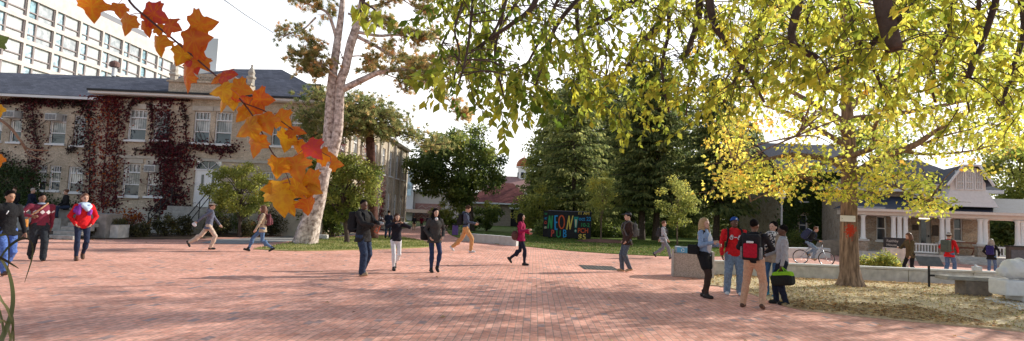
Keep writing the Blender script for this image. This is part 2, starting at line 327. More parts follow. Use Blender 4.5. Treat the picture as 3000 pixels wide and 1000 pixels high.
# planted bed in front of the old brick building
bed_edge = [(-40, 22.0), G(0, 700), G(250, 702), G(560, 702), G(620, 697)]
bed = [tuple(p) for p in bed_edge] + [tuple(G(860, 689)), (-10.1, 29), (-10.0, 56), (-40, 56)]
sheet('soil_bed', bed, .03, mSOIL, .04)
sheet('concrete_path', [tuple(G(585, 712)), tuple(G(640, 702)), tuple(G(850, 692)), tuple(G(1115, 668)), tuple(G(1180, 652)), tuple(G(1200, 652)), tuple(G(1140, 672)), tuple(G(1080, 684)), tuple(G(860, 707)), tuple(G(700, 716))], .008, mPAVE)
pp = curve2([G(742, 731), G(815, 720), G(880, 708), G(1000, 697), G(1110, 692), G(1200, 700), G(1265, 716), G(1262, 724), G(1150, 730), G(1000, 734), G(860, 736), G(742, 731)], 60)[:-1]
sheet('pine_lawn', pp, .03, mDRYL, .04)
ll = curve2([G(1308, 672), G(1316, 686), G(1352, 700), G(1420, 712), G(1530, 722), G(1700, 738), G(1960, 752), G(2120, 752)], 40)
lawn_right = ll + [tuple(G(2200, 738)), tuple(G(2290, 716)), (28, 60), (28, 120), (-2.5, 120), tuple(G(1330, 655))]
sheet('lawn', lawn_right, .03, mLAWN, .04)
lit_edge = curve2([G(2062, 836), G(2120, 842), G(2190, 860), G(2330, 905), G(2560, 932), G(2800, 955), G(3000, 974), (11, 8.9), (16, 8.0)], 40)
sheet('leafy_lawn', lit_edge + [(30, 9), (30, 18.9), (tuple(G(2082, 800))[0], 18.9)], .03, mDRY, .04)
sheet('stone_path', [tuple(G(2880, 880)), tuple(G(2905, 872)), tuple(G(2965, 884)), tuple(G(3080, 915)), tuple(G(3080, 945)), tuple(G(2960, 905))], .042, mCONC)
# mulch mound under the young tree
cx, cy = G(1772, 712); mb = MB(); a = np.arange(24)*2*math.pi/24; Vv = []
for r_, z_ in ((1.35, .02), (1.1, .12), (.7, .2), (.3, .24)): Vv += [(cx+r_*1.5*math.cos(t)*(1+.08*math.sin(3*t)), cy+r_*math.sin(t), z_) for t in a]
mb.add(Vv, [(i*24+j, i*24+(j+1) % 24, (i+1)*24+(j+1) % 24, (i+1)*24+j) for i in range(3) for j in range(24)]+[tuple(72+j for j in range(24))])
tag(mb.build('mulch_mound', groundmix('mulch', [(.10, .045, .03), (.2, .10, .07), (.3, .16, .11)], (1, 18)), smooth=True), kind='structure')

# ================================================================== OLD BRICK BUILDING
mOLD = brickmat('buff_brick', (.44, .355, .255), (.57, .465, .35), (.42, .36, .29), .22, .075, .008, stain=.35, sstain=.6, bump=.2)
mTRIM = mat('white_trim', (.78, .78, .78), .5, .05, 3)
mROOF = brickmat('slate_shingle', (.075, .08, .105), (.125, .13, .165), (.07, .07, .09), .32, .16, .012, stain=.25, sstain=.35, bump=.15)
mSTONE = mat('dressed_stone', (.50, .45, .38), .85, .15, 5, .3)
mDARK = mat('dark_iron', (.02, .02, .022), .5, .1)
mGLASS = glassmat('dark_glass'); mCURT = glassmat('curtained_glass', (.24, .24, .23), .12, (.78, .75, .70))  # curtain tone lightened to paint in white reflections too
mWHITEP = mat('white_paint', (.88, .87, .85), .45, .05, 3)
Z = np.array([0, 0, 1.])
def wall(parent, name, m, O, eu, en, u0, u1, v0, v1, holes=(), reveal=.2):
    """a flat wall with real openings and their reveals; holes are (u0,u1,v0,v1)"""
    O, eu, en = map(lambda q: np.array(q, float), (O, eu, en)); P = lambda u, v, d=0: O+eu*u+Z*v+en*d
    us = sorted({u0, u1, *[h[0] for h in holes], *[h[1] for h in holes]}); vs = sorted({v0, v1, *[h[2] for h in holes], *[h[3] for h in holes]})
    us = [u for u in us if u0 <= u <= u1]; vs = [v for v in vs if v0 <= v <= v1]; b = MB()
    for i in range(len(us)-1):
        for j in range(len(vs)-1):
            cu, cv = (us[i]+us[i+1])/2, (vs[j]+vs[j+1])/2
            if any(h[0] < cu < h[1] and h[2] < cv < h[3] for h in holes): continue
            b.quad(P(us[i], vs[j]), P(us[i+1], vs[j]), P(us[i+1], vs[j+1]), P(us[i], vs[j+1]))
    for h in holes:
        a, c, d, e = P(h[0], h[2]), P(h[1], h[2]), P(h[1], h[3]), P(h[0], h[3]); k = -en*reveal
        for p, q in ((a, c), (c, d), (d, e), (e, a)): b.quad(p, p+k, q+k, q)
    return b.build(name, m, parent)
def obox(b, O, eu, en, u, v, d, hu, hv, hd):
    """box in wall coordinates: centre (u,v,d), half sizes"""
    Rm = np.stack([eu, en, Z], axis=1); return b.box(np.array(O)+np.array(eu)*u+Z*v+np.array(en)*d, (hu, hd, hv), Rm)
def window(parent, O, eu, en, u, v, w_, h_, style='sash', fm=None, upper=None, lower=None, depth=-.12, sill=True):
    """sash window: frame with transom lights and meeting rail; panes are sub-parts"""
    fm = fm or mTRIM; O, eu, en = map(lambda q: np.array(q, float), (O, eu, en)); b = MB(); t = .055
    B = lambda uu, vv, hu, hv, dd=depth, hd=.04: obox(b, O, eu, en, uu, vv, dd, hu, hv, hd)
    B(u-w_/2+t/2, v, t/2, h_/2-t); B(u+w_/2-t/2, v, t/2, h_/2-t); B(u, v+h_/2-t/2, w_/2, t/2); B(u, v-h_/2+t/2, w_/2, t/2)
    tz = v+h_*.24
    if style == 'sash':
        B(u, tz, w_/2-t, .035); B(u, v-h_*.14, w_/2-t, .028, depth-.003)
        for k in (-1, 0, 1): B(u+k*(w_-2*t)/4, (tz+.035+v+h_/2-t)/2, .013, (v+h_/2-t-tz-.035)/2, depth-.004, .03)
    elif style == 'double':
        B(u, v, w_/2-t, .03)
    elif style == 'grid':
        B(u, v-h_*.1, w_/2-t, .03)
        for k in (-1, 1): B(u+k*(w_-2*t)/6, v, .012, h_/2-t, depth-.004, .03)
        for k in (-.3, .14, .32): B(u, v+k*h_, w_/2-t, .011, depth-.005, .03)
    if sill: B(u, v-h_/2-.05, w_/2+.08, .05, .02, .12)
    f = b.build('window', fm, parent)
    P = lambda a, c: O+eu*a+Z*c+en*(depth-.05)
    s = v-h_*.14
    for z0, z1, m in ((s, v+h_/2-t, upper or mCURT), (v-h_/2+t, s, lower or mGLASS)):
        MB().quad(P(u-w_/2+t, z0), P(u+w_/2-t, z0), P(u+w_/2-t, z1), P(u-w_/2+t, z1)).build('pane', m, f)
    return f
def pxrect(x0, x1, y0, y1, Y):
    a, b = at((x0+x1)/2, y0, Y), at((x0+x1)/2, y1, Y); h = a[2]-b[2]; w_ = (x1-x0)*Y/FPX*1.0
    return ((a[0]+b[0])/2, (a[2]+b[2])/2, w_, h)     # centre x, centre z, width, height
def hole(r): return (r[0]-r[2]/2, r[0]+r[2]/2, r[1]-r[3]/2, r[1]+r[3]/2)
FY, LY = 31.3, 33.1
X0, X1 = -22.4, -10.05; EZ = 7.35; SY1 = 56.
hall = thing('brick_hall', 'two storey buff brick hall with slate roof and white windows, climbed by red ivy', 'building', loc=((X0+X1)/2, FY, 0))
EX, NY = (1, 0, 0), (0, -1, 0)
wins = [pxrect(*r, FY) for r in ((375, 429, 321, 411), (450, 497, 321, 411), (567, 615, 327, 419), (629, 679, 329, 423), (797, 838, 335, 428), (848, 888, 337, 430),
                                 (358, 409, 480, 575), (431, 480, 483, 576), (752, 800, 503, 586), (850, 893, 507, 590))]
door = pxrect(566, 643, 498, 607, FY); dh = (door[0]-door[2]/2, door[0]+door[2]/2, door[1]-door[3]/2, door[1]+door[3]/2)
arch_top = dh[3]+.62
wall(hall, 'front_wall', mOLD, (0, FY, 0), EX, NY, X0, X1, 0, EZ, [hole(r) for r in wins]+[(dh[0], dh[1], dh[2], arch_top)])
for i, r in enumerate(wins): window(hall, (0, FY, 0), EX, NY, *r)
lw = [pxrect(*r, LY) for r in ((144, 193, 334, 422), (215, 251, 338, 427), (29, 64, 326, 417), (-35, 7, 322, 414), (108, 136, 484, 558), (143, 177, 485, 559), (198, 244, 488, 564))]
wall(hall, 'wing_wall', mOLD, (0, LY, 0), EX, NY, -38, X0, 0, EZ-.1, [hole(r) for r in lw])
for r in lw: window(hall, (0, LY, 0), EX, NY, *r)
MB().quad((X0, LY, 0), (X0, FY, 0), (X0, FY, EZ), (X0, LY, EZ)).build('return_wall', mOLD, hall)
# long sunlit side wall with two rows of windows
EYv, NX = (0, 1, 0), (1, 0, 0)
sw = []
for k in range(8):
    yc = 34.2+k*2.75
    sw += [(yc, 5.35, 1.05, 2.0), (yc, 1.95, 1.05, 2.0)]
wall(hall, 'side_wall', mOLD, (X1, 0, 0), EYv, NX, FY, SY1, 0, EZ, [hole(r) for r in sw])
for r in sw: window(hall, (X1, 0, 0), EYv, NX, *r)
MB().quad((X1, SY1, 0), (-22, SY1, 0), (-22, SY1, EZ), (X1, SY1, EZ)).build('rear_wall', mOLD, hall)
b = MB()
for k in range(9): b.box((X1+.06, 32.8+k*2.75, EZ/2-.1), (.06, .16, EZ/2-.15))
b.build('pilaster_trim', mSTONE, hall)
b = MB(); b.box(((X0+X1)/2, FY-.04, 3.9), ((X1-X0)/2, .04, .07)); b.box(((X0+X1)/2, FY-.05, .55), ((X1-X0)/2+.03, .05, .55)); b.build('string_course', mSTONE, hall)
for r in wins[:4]+wins[6:8]: MB().box((r[0], FY-.02, r[1]+r[3]/2+.16), (r[2]/2+.12, .025, .13)).build('lintel', mSTONE, hall)
# roofs
ov = .5; rz = EZ+.06; APX = (X1-4.9, FY+5.2, 10.25); APL = (X0+4.4, FY+5.2, 10.15)
b = MB(); e = [(X0-ov, FY-ov, rz), (X1+ov, FY-ov, rz), (X1+ov, FY+11, rz), (X0-ov, FY+11, rz)]
b.add([e[0], e[1], APX, APL], [(0, 1, 2, 3)]); b.add([e[1], e[2], (X1-4.9, FY+6.2, 10.25), APX], [(0, 1, 2, 3)]); b.add([e[3], e[0], APL], [(0, 1, 2)]); b.add([e[2], e[3], APL, (X1-4.9, FY+6.2, 10.25)], [(0, 1, 2, 3)])
rf = b.build('roof', mROOF, hall)
b = MB(); b.add([(-40, LY-ov, rz-.1), (X0-ov+.02, LY-ov, rz-.1), (X0+9, LY+6.4, 10.05), (-40, LY+6.4, 9.9)], [(0, 1, 2, 3)]); b.add([(X0+9, LY+6.4, 10.05), (-40, LY+6.4, 9.9), (-40, LY+13, rz), (X0+9, LY+13, rz)], [(0, 1, 2, 3)])
b.build('wing_roof', mROOF, hall)
b = MB(); sr = [(X1+ov-.02, FY+10, rz+.02), (X1+ov-.02, SY1+.4, rz+.02), (X1-3.5, SY1-4, 9.0), (X1-3.5, FY+10, 9.0), (-23, SY1+.4, rz+.02), (-23, FY+10, rz+.02)]
b.add(sr, [(0, 1, 2, 3), (1, 4, 2), (4, 5, 3, 2)]); b.build('rear_roof', mROOF, hall)
b = MB(); b.box(((X0+X1)/2, FY-ov+.03, rz-.1), ((X1-X0)/2+ov, .05, .085)); b.box(((X0+X1)/2, FY-ov/2+.04, rz-.19), ((X1-X0)/2+ov-.04, ov/2-.05, .03))
b.box((X1+ov-.05, (FY+SY1)/2, rz-.1), (.05, (SY1-FY)/2+.4, .085)); b.box((X1+ov/2-.05, (FY+SY1)/2, rz-.2), (ov/2-.06, (SY1-FY)/2, .025)); b.box((-31.3, LY-ov+.02, rz-.2), (8.4, .05, .07)); b.build('eaves_trim', mTRIM, hall)
g = MB(); g.box(((X0+X1)/2, FY-ov-.07, rz-.02), ((X1-X0)/2+ov, .06, .05)); g.build('gutter', mDARK, hall)
# stone parapet gable with carved panel and finials over the entrance
pc = at(620, 300, FY)[0]; pw = 2.2
b = MB(); b.prism([(pc-pw, FY-.35), (pc+pw, FY-.35), (pc+pw, FY+.25), (pc-pw, FY+.25)], EZ-.02, EZ+.72)
b.add([(pc-pw*.93, FY-.3, EZ+.72), (pc+pw*.93, FY-.3, EZ+.72), (pc+pw*.5, FY-.3, EZ+1.2), (pc-pw*.5, FY-.3, EZ+1.2), (pc-pw*.93, FY+.2, EZ+.72), (pc+pw*.93, FY+.2, EZ+.72), (pc+pw*.5, FY+.2, EZ+1.2), (pc-pw*.5, FY+.2, EZ+1.2)],
      [(0, 1, 2, 3), (5, 4, 7, 6), (1, 5, 6, 2), (4, 0, 3, 7), (3, 2, 6, 7)])
b.box((pc, FY-.38, EZ+.72), (pw+.08, .07, .05)); par = b.build('parapet', mOLD, hall)
b = MB()
for k in range(7): b.torus((pc-.75+k*.25, FY-.335, EZ+.95), .09, .022, (0, 1, 0), 10, 4)
b.build('carving', mSTONE, par)
for sx in (-1, 1):
    MB().lathe((pc+sx*(pw-.1), FY-.1, EZ+.68), [(.2, 0), (.2, .35), (.26, .4), (.26, .48), (.16, .55), (.2, .72), (.13, .9), (.05, 1.05), (.07, 1.12), (.01, 1.2)], 8).build('finial', mSTONE, par)
# door with arched fanlight
b = MB(); b.box((dh[0]+door[2]/2, FY-.02+.13, door[1]), (door[2]/2, .03, door[3]/2-.003))
dl = b.build('door', mWHITEP, hall)
b = MB()
for sx in (-1, 1):
    for k, (z0, z1) in enumerate(((.08, .42), (.5, .9))):
        if k == 0: b.box((door[0]+sx*door[2]*.24, FY+.075, dh[2]+door[3]*(z0+z1)/2), (door[2]*.17, .012, door[3]*(z1-z0)/2))
b.build('door_panel', mTRIM, dl)
for sx in (-1, 1): MB().box((door[0]+sx*door[2]*.2, FY+.07, dh[2]+door[3]*.68), (.06, .015, door[3]*.19)).build('pane', mGLASS, dl)
MB().tube([(door[0]-.4, FY+.04, dh[2]+.95), (door[0]-.4, FY+.04, dh[2]+1.15)], .02, 6).build('handle', mDARK, dl)
b = MB(); aa = [math.pi*k/12 for k in range(13)]; rx = door[2]/2; V = [(door[0]+rx*math.cos(t), FY+.1, dh[3]+.55*math.sin(t)) for t in aa]
b.add(V, [tuple(range(13))]); b.build('fanlight', mGLASS, dl)
b = MB(); b.tube([(door[0]+(rx-.02)*math.cos(t), FY+.05, dh[3]+.56*math.sin(t)) for t in aa], .05, 6); b.box((door[0], FY+.07, dh[3]), (rx, .04, .04))
for k in (-1, 0, 1): b.tube([(door[0], FY+.06, dh[3]), (door[0]+.85*rx*math.sin(k*.7), FY+.06, dh[3]+.47*math.cos(k*.7))], .02, 4)
b.build('arch_trim', mTRIM, dl)
V = [(door[0]+(rx+.02)*math.cos(t), FY-.012, dh[3]+.62*math.sin(t)) for t in aa]+[(dh[0]-.03, FY-.012, arch_top+.3), (dh[1]+.03, FY-.012, arch_top+.3)]
# window air conditioners
mAC = mat('cream_metal', (.62, .61, .58), .5, .1)
for r, hw in ((lw[0], .33), (lw[2], .33), (wins[7], .3)):
    yy = LY if r in lw else FY
    b = MB(); b.box((r[0]-.1, yy-.22, r[1]+r[3]/2-.24), (hw, .26, .2), bev=.02); ac = b.build('air_conditioner', mAC, hall)
    b = MB()
    for k in range(3): b.box((r[0]-.1+(k-1)*hw*.6, yy-.49, r[1]+r[3]/2-.24), (hw*.24, .012, .14))
    b.build('grille', mat('grey_grille', (.25, .25, .25), .6), ac)
# entrance stair with iron handrails
b = MB(); sh = dh[2]; ns_ = 6
for k in range(ns_): b.box((door[0]-.2, FY-1.1-(ns_-1-k)*.32/1-.16*0, sh*(k+1)/ns_/2), (1.05, .17 if k < ns_-1 else .2, sh*(k+1)/ns_/2))
b.box((door[0]-.2, FY-.46, sh/2), (1.05, .43, sh/2-.004)); st = tag(b.build('entrance_steps', mCONCD), 'grey concrete steps climbing to the arched white door', 'steps')
for sx, lab in ((-1, 'black iron handrail beside the red ivy bank at the steps'), (1, 'black iron handrail under the small yellow green tree at the door steps')):
    x = door[0]-.2+sx*.98; t = thing('handrail', lab, 'handrail', 'iron handrails at the hall entrance', loc=(x, FY-2.8, 0))
    for hz_ in (.95, .55): MB().tube([(x, FY-2.95, hz_), (x, FY-1.1, sh+hz_), (x, FY-.2, sh+hz_)], .024, 6).build('rail', mDARK, t)
    for q, zz in ((0, 0), (.5, sh*.5), (1, sh)): MB().tube([(x, FY-2.9+q*1.8, zz), (x, FY-2.9+q*1.8, zz+.97)], .022, 6).build('post', mDARK, t)
# roof vent seen over the wing roof
vx, vy, vz = at(334, 207, LY+6.2); t = thing('roof_vent', 'small brown capped ventilator on the slate roof ridge', 'vent', loc=(vx, vy, vz-.3))
MB().lathe((vx, vy, vz-.4), [(.13, 0), (.13, .6), (.1, .62)], 12).build('pipe', mTRIM, t)
MB().lathe((vx, vy, vz+.2), [(.1, 0), (.3, .05), (.32, .3), (.22, .42), (.03, .5)], 14).build('cap', mat('brown_tin', (.2, .11, .09), .6), t)

# ================================================================== MODERN CONCRETE BLOCK
mPRE = mat('precast_concrete', (.68, .60, .55), .9, .1, .8, .2); BX = -81.6
mBLUE = glassmat('blue_glass', (.30, .40, .45), .1); mBRIGHT = glassmat('reflection_toned_glass', (.50, .52, .52), .25, (.66, .67, .67))  # pale colour paints a bright reflection into the wide panes
tower = thing('office_block', 'tall pale concrete office block with a grid of bright windows', 'building', loc=(BX, 110, 0))
hs = []; P0 = 94.9-5.94*2
for k in range(10):
    for r_ in range(4):
        y0 = P0+k*5.94; zt = 34.1-3.8*r_
        hs.append((y0, y0+5.5, zt-3.1, zt))
wall(tower, 'facade', mPRE, (BX, 0, 0), EYv, NX, P0-1, 141.6, 0, 36.6, hs, .5)
for h in hs:
    y0, z0, z1 = h[0], h[2], h[3]; dm = mat('mullion', (.33, .27, .26), .6); b = MB()
    for yy, hw in ((y0+1.9, .16), (y0+.08, .08), (y0+5.42, .08)): b.box((BX-.3, yy, (z0+z1)/2), (.12, hw, (z1-z0)/2))
    b.box((BX-.3, y0+2.75, z0+1.0), (.1, 2.6, .09)); f = b.build('window', dm, tower)
    MB().quad((BX-.42, y0, z0), (BX-.42, y0+1.9, z0), (BX-.42, y0+1.9, z1), (BX-.42, y0, z1)).build('narrow_pane', mBLUE if rng.random() < .7 else glassmat('teal_glass', (.16, .26, .30), .1), f)
    MB().quad((BX-.42, y0+1.9, z0), (BX-.42, y0+5.5, z0), (BX-.42, y0+5.5, z1), (BX-.42, y0+1.9, z1)).build('wide_pane', mBRIGHT if rng.random() < .72 else glassmat('half_blind_glass', (.34, .37, .39), .25, (.55, .57, .58)), f)
b = MB(); b.prism([(BX-14, P0-1), (BX, P0-1), (BX, 141.6), (BX-14, 141.6)], 36.6, 36.9); b.quad((BX, 141.6, 0), (BX-14, 141.6, 0), (BX-14, 141.6, 36.6), (BX, 141.6, 36.6)); b.build('roof_slab', mPRE, tower)
b = MB(); b.box((BX-8, 122, 38.2), (4.5, 9, 1.3)); b.build('plant_room', mat('grey_metal_sheet', (.22, .22, .24), .6, .1), tower)
wt = thing('white_tower', 'plain white tower block rising behind the concrete office block', 'building', loc=(-86, 168, 0))
a0, a1 = at(545, 300, 165)[0], at(672, 300, 165)[0]; tz = at(600, 120, 165)[2]; b = MB()
b.box(((a0+a1)/2-1.5, 168, tz/2), ((a1-a0)/2-1.5, 6, tz/2)); b.build('wall', mat('pale_render', (.72, .71, .70), .8, .05), wt)
tz2 = at(660, 235, 165)[2]; MB().box(((a0+a1)/2+2, 164, tz2/2), ((a1-a0)/2, 4, tz2/2)).build('annex_wall', mat('pale_render', (.7, .7, .7)), wt)
MB().box(((a0+a1)/2+2, 163.6, tz2+.5), ((a1-a0)/2+1.5, 5.5, .5)).build('roof_slab', mat('pale_render', (.7, .7, .7)), wt)
MB().box((a1-1.2, 159.9, tz2-2.6), (2.2, .06, 1.8)).build('pane', mBLUE, wt)

# ================================================================== FAR BUILDINGS IN THE MIDDLE
def AX(px, Y): return at(px, 620, Y)[0]
def AZ(px, py, Y): return at(px, py, Y)[2]
Yb = 90; mBEIGE = mat('beige_render', (.62, .56, .51), .85, .06, 2); mRED = brickmat('red_brick', (.36, .15, .12), (.44, .2, .16), (.4, .33, .3), .24, .08, .01, stain=.15)
fb = thing('campus_block', 'low beige block with diamond patterned red brick panel at the far end of the path', 'building', loc=(AX(1250, Yb), Yb, 0))
z1 = AZ(1250, 563, Yb); x0, x1 = AX(1212, Yb), AX(1440, Yb)
MB().box(((x0+x1)/2, Yb+6, z1/2), ((x1-x0)/2, 6, z1/2)).build('wall', mBEIGE, fb)
bx0, bx1, bz = AX(1216, Yb), AX(1292, Yb), AZ(1250, 597, Yb); MB().box(((bx0+bx1)/2, Yb-.06, bz/2), ((bx1-bx0)/2, .055, bz/2)).build('brick_panel', mRED, fb)
b = MB()
for q in range(4):
    zc = bz*(.2+.2*q)
    for i in range(5):
        xa = bx0+(bx1-bx0)*(.1+.16*i); xb = xa+(bx1-bx0)*.16
        b.tube([(xa, Yb-.15, zc+(.2 if i % 2 else -.2)), (xb, Yb-.15, zc+(-.2 if i % 2 else .2))], .05, 4)
b.build('pattern', mat('pale_brick', (.6, .45, .4)), fb)
wx0, wx1 = AX(1178, Yb), AX(1211, Yb); wz = AZ(1195, 500, Yb)
MB().box(((wx0+wx1)/2, Yb+3, wz/2), ((wx1-wx0)/2, 4, wz/2)).build('stair_wall', mat('pale_render', (.7, .7, .7)), fb)
MB().box(((wx0+wx1)/2+.2, Yb-1.05, wz*.62), (.35, .05, 1.0)).build('window', mBLUE, fb)
MB().box(((wx0+wx1)/2+1.2, Yb-2.2, AZ(1210, 618, Yb)), (2.2, 1.3, .25)).build('canopy', mat('peach_metal', (.72, .5, .38), .6), fb)
MB().box(((x0+x1)/2, Yb+5.5, z1+.12), ((x1-x0)/2+.3, 6.4, .13)).build('roof_slab', mat('pale_render', (.7, .7, .7)), fb)

Yh = 76; mREDROOF = brickmat('rust_shingle', (.20, .06, .05), (.27, .09, .075), (.12, .04, .035), .5, .22, .015, stain=.2)
lh = thing('low_house', 'low brick pavilion with a wide rust red hipped roof beyond the lawn', 'building', loc=(AX(1465, Yh), Yh, 0))
x0, x1 = AX(1352, Yh), AX(1572, Yh); ez = AZ(1465, 596, Yh); az = AZ(1478, 536, Yh+4)
dx0, dx1 = AX(1497, Yh), AX(1520, Yh)
wall(lh, 'wall', mat('tan_brick', (.36, .29, .23), .9, .2, 6), (0, Yh, 0), EX, NY, x0+.6, x1-.6, 0, ez, [(dx0, dx1, 0, 2.2)], .3)
MB().box(((dx0+dx1)/2, Yh+.25, 1.1), ((dx1-dx0)/2, .04, 1.1)).build('door', mDARK, lh)
MB().box(((dx0+dx1)/2, Yh-.5, 2.4), ((dx1-dx0)/2+.2, .6, .1)).build('door_canopy', mTRIM, lh)
for q in (1395, 1420, 1452): window(lh, (0, Yh, 0), EX, NY, AX(q, Yh), 1.5, 1.0, 1.3, 'double', depth=.02)
b = MB(); r0 = [(x0, Yh-.8, ez), (x1, Yh-.8, ez), (x1, Yh+10, ez), (x0, Yh+10, ez)]; q0, q1 = (AX(1452, Yh+4), Yh+4.5, az), (AX(1500, Yh+4), Yh+4.5, az)
b.add(r0+[q0, q1], [(0, 1, 5, 4), (1, 2, 5), (2, 3, 4, 5), (3, 0, 4)]); b.build('roof', mREDROOF, lh)
MB().box(((x0+x1)/2, Yh-.84, ez-.06), ((x1-x0)/2, .05, .1)).build('fascia', mTRIM, lh)

Yd = 118; dh_ = thing('domed_hall', 'distant hall with pinkish roof and an orange domed white cupola', 'building', loc=(AX(1530, Yd), Yd, 0))
x0, x1 = AX(1400, Yd), AX(1660, Yd); ez = AZ(1530, 560, Yd); az = AZ(1530, 517, Yd+4)
MB().box(((x0+x1)/2, Yd+6, ez/2), ((x1-x0)/2, 6, ez/2)).build('wall', mBEIGE, dh_)
b = MB(); b.add([(x0-.5, Yd-.6, ez), (x1+.5, Yd-.6, ez), (x1+.5, Yd+13, ez), (x0-.5, Yd+13, ez), (x0+4, Yd+6, az), (x1-4, Yd+6, az)], [(0, 1, 5, 4), (1, 2, 5), (2, 3, 4, 5), (3, 0, 4)]); b.build('roof', mat('pink_tile', (.45, .25, .22), .8), dh_)
cx_, cy_ = AX(1531, Yd), Yd+6; k = Yd/FPX; zb = AZ(1531, 522, Yd); zd = AZ(1531, 484, Yd)
MB().lathe((cx_, cy_, zb-1), [(1.25, 0), (1.25, zd-zb+.8), (1.65, zd-zb+.85), (1.65, zd-zb+1.1)], 12).build('cupola', mWHITEP, dh_)
MB().lathe((cx_, cy_, zd+.05), [(1.6, 0), (1.62, .5), (1.4, 1.1), (1.0, 1.6), (.45, 1.95), (.1, 2.1), (.06, 2.6), (.01, 2.7)], 18).build('dome', mat('copper_orange', (.42, .13, .05), .6, .15), dh_, smooth=True)
b = MB()
for q in range(6): t = q*math.pi/3+.3; b.box((cx_+1.22*math.cos(t), cy_+1.22*math.sin(t), zb+.9), (.08, .3, .6), rotz(t))
b.build('louvre', mDARK, dh_)

# ================================================================== PORCH HOUSE
PO = np.array([at(2508, 680, 34)[0], 34.0, 0]); PE = np.array([at(3000, 680, 31.4)[0], 31.4, 0]); e1 = unit(PE-PO); pang = math.atan2(e1[1], e1[0]); e2 = np.array([-e1[1], e1[0], 0])
def pu(px, v=0):
    r = ray(px, 680); A = np.array([[r[0], -e1[0]], [r[1], -e1[1]]]); s = np.linalg.solve(A, (PO+e2*v)[:2]-CAM[:2]); return s[1]
def pz(px, py, v=0):
    r = ray(px, py); p = PO+e1*pu(px, v)+e2*v; t = p[1]/r[1]; return HC+r[2]*t
ph = thing('porch_house', 'stone cottage with white columned porch and a gabled dormer behind the low wall', 'house', loc=tuple(PO), rot=pang)
mRUB = stonemat('rubble_stone', (.30, .22, .16), (.46, .36, .27), (.42, .37, .31), 2.6)
LB = lambda b, n, m, par=None: b.build(n, m, par or ph, local=True)
FZ = .4; U1 = 12.; UH = pu(2900, 2.6)
bt, et = pz(2640, 634), pz(2510, 611); WV = 2.6
ex_, ny_ = (1, 0, 0), (0, -1, 0)
class _L:   # a window in the house's own axes
    pass
def lwindow(parent, v, u, z, w_, h_, style, **k):
    global mk
    _mk = mk
    def mkl(name, V, F, m, parent=None, **kk): kk['local'] = True; return _mk(name, V, F, m, parent, **kk)
    mk = mkl
    try: return window(parent, (0, v, 0), ex_, ny_, u, z, w_, h_, style, **k)
    finally: mk = _mk
def lwall(name, m, v, u0, u1, z0, z1, holes):
    global mk
    _mk = mk
    def mkl(name, V, F, m, parent=None, **kk): kk['local'] = True; return _mk(name, V, F, m, parent, **kk)
    mk = mkl
    try: return wall(ph, name, m, (0, v, 0), ex_, ny_, u0, u1, z0, z1, holes, .2)
    finally: mk = _mk
hw = []
for x0, x1, y0, y1 in ((2568, 2597, 634, 704), (2794, 2820, 636, 706)):
    hw.append((pu((x0+x1)/2, WV), (pz(x0, y0, WV)+pz(x0, y1, WV))/2, pu(x1, WV)-pu(x0, WV), pz(x0, y0, WV)-pz(x0, y1, WV)))
du0, du1 = pu(2692, WV), pu(2728, WV); dz1 = pz(2700, 632, WV); H2 = pz(2620, 553, WV)
lwall('wall', mRUB, WV, -.3, UH, 0, H2, [hole(r) for r in hw]+[(du0, du1, FZ, dz1)])
LB(MB().quad((-.3, WV, 0), (-.3, WV+7, 0), (-.3, WV+7, H2), (-.3, WV, H2)), 'end_wall', mRUB); LB(MB().quad((UH, WV+7, 0), (UH, WV, 0), (UH, WV, H2), (UH, WV+7, H2)), 'end_wall', mRUB)
for r in hw: lwindow(ph, WV, *r, 'double', upper=mGLASS)
mGREYP = mat('grey_paint', (.42, .41, .39), .5, .06)
b = MB(); b.box(((du0+du1)/2, WV+.12, (FZ+dz1)/2-.1), ((du1-du0)/2, .03, (dz1-FZ)/2-.11)); dd = LB(b, 'door', mGREYP)
LB(MB().box(((du0+du1)/2-.05, WV+.075, FZ+1.25), ((du1-du0)/2*.42, .012, .75)), 'pane', mGLASS, dd)
LB(MB().box((du1-.12, WV+.06, FZ+1.0), (.03, .04, .06)), 'handle', mDARK, dd)
mBRONZE = mat('bronze', (.06, .045, .035), .4, .2, metal=.5)
for x0, x1, y0, y1 in ((2672, 2691, 659, 674), (2731, 2749, 660, 691)):
    LB(MB().box(((pu(x0, WV)+pu(x1, WV))/2, WV-.03, (pz(x0, y0, WV)+pz(x0, y1, WV))/2), ((pu(x1, WV)-pu(x0, WV))/2, .028, (pz(x0, y0, WV)-pz(x0, y1, WV))/2), bev=.01), 'plaque', mBRONZE)
b = MB(); b.box((U1/2-.3, WV/2-.1, FZ/2), (U1/2+.1, WV/2+.05, FZ/2-.004)); LB(b, 'porch_floor', mCONC)
s0, s1 = pu(2800), pu(2868)
b = MB()
for k in range(3): b.box(((s0+s1)/2+.4, -.35-.3*k, FZ*(3-k)/4/2), ((s1-s0)/2+.5, .2, FZ*(3-k)/4/2-.002*k))
LB(b, 'porch_steps', mCONC)
cols = [2530, 2619, 2637, 2655, 2762, 2779, 2874, 2889, 2984, 2999]
pzb = pz(2640, 706)
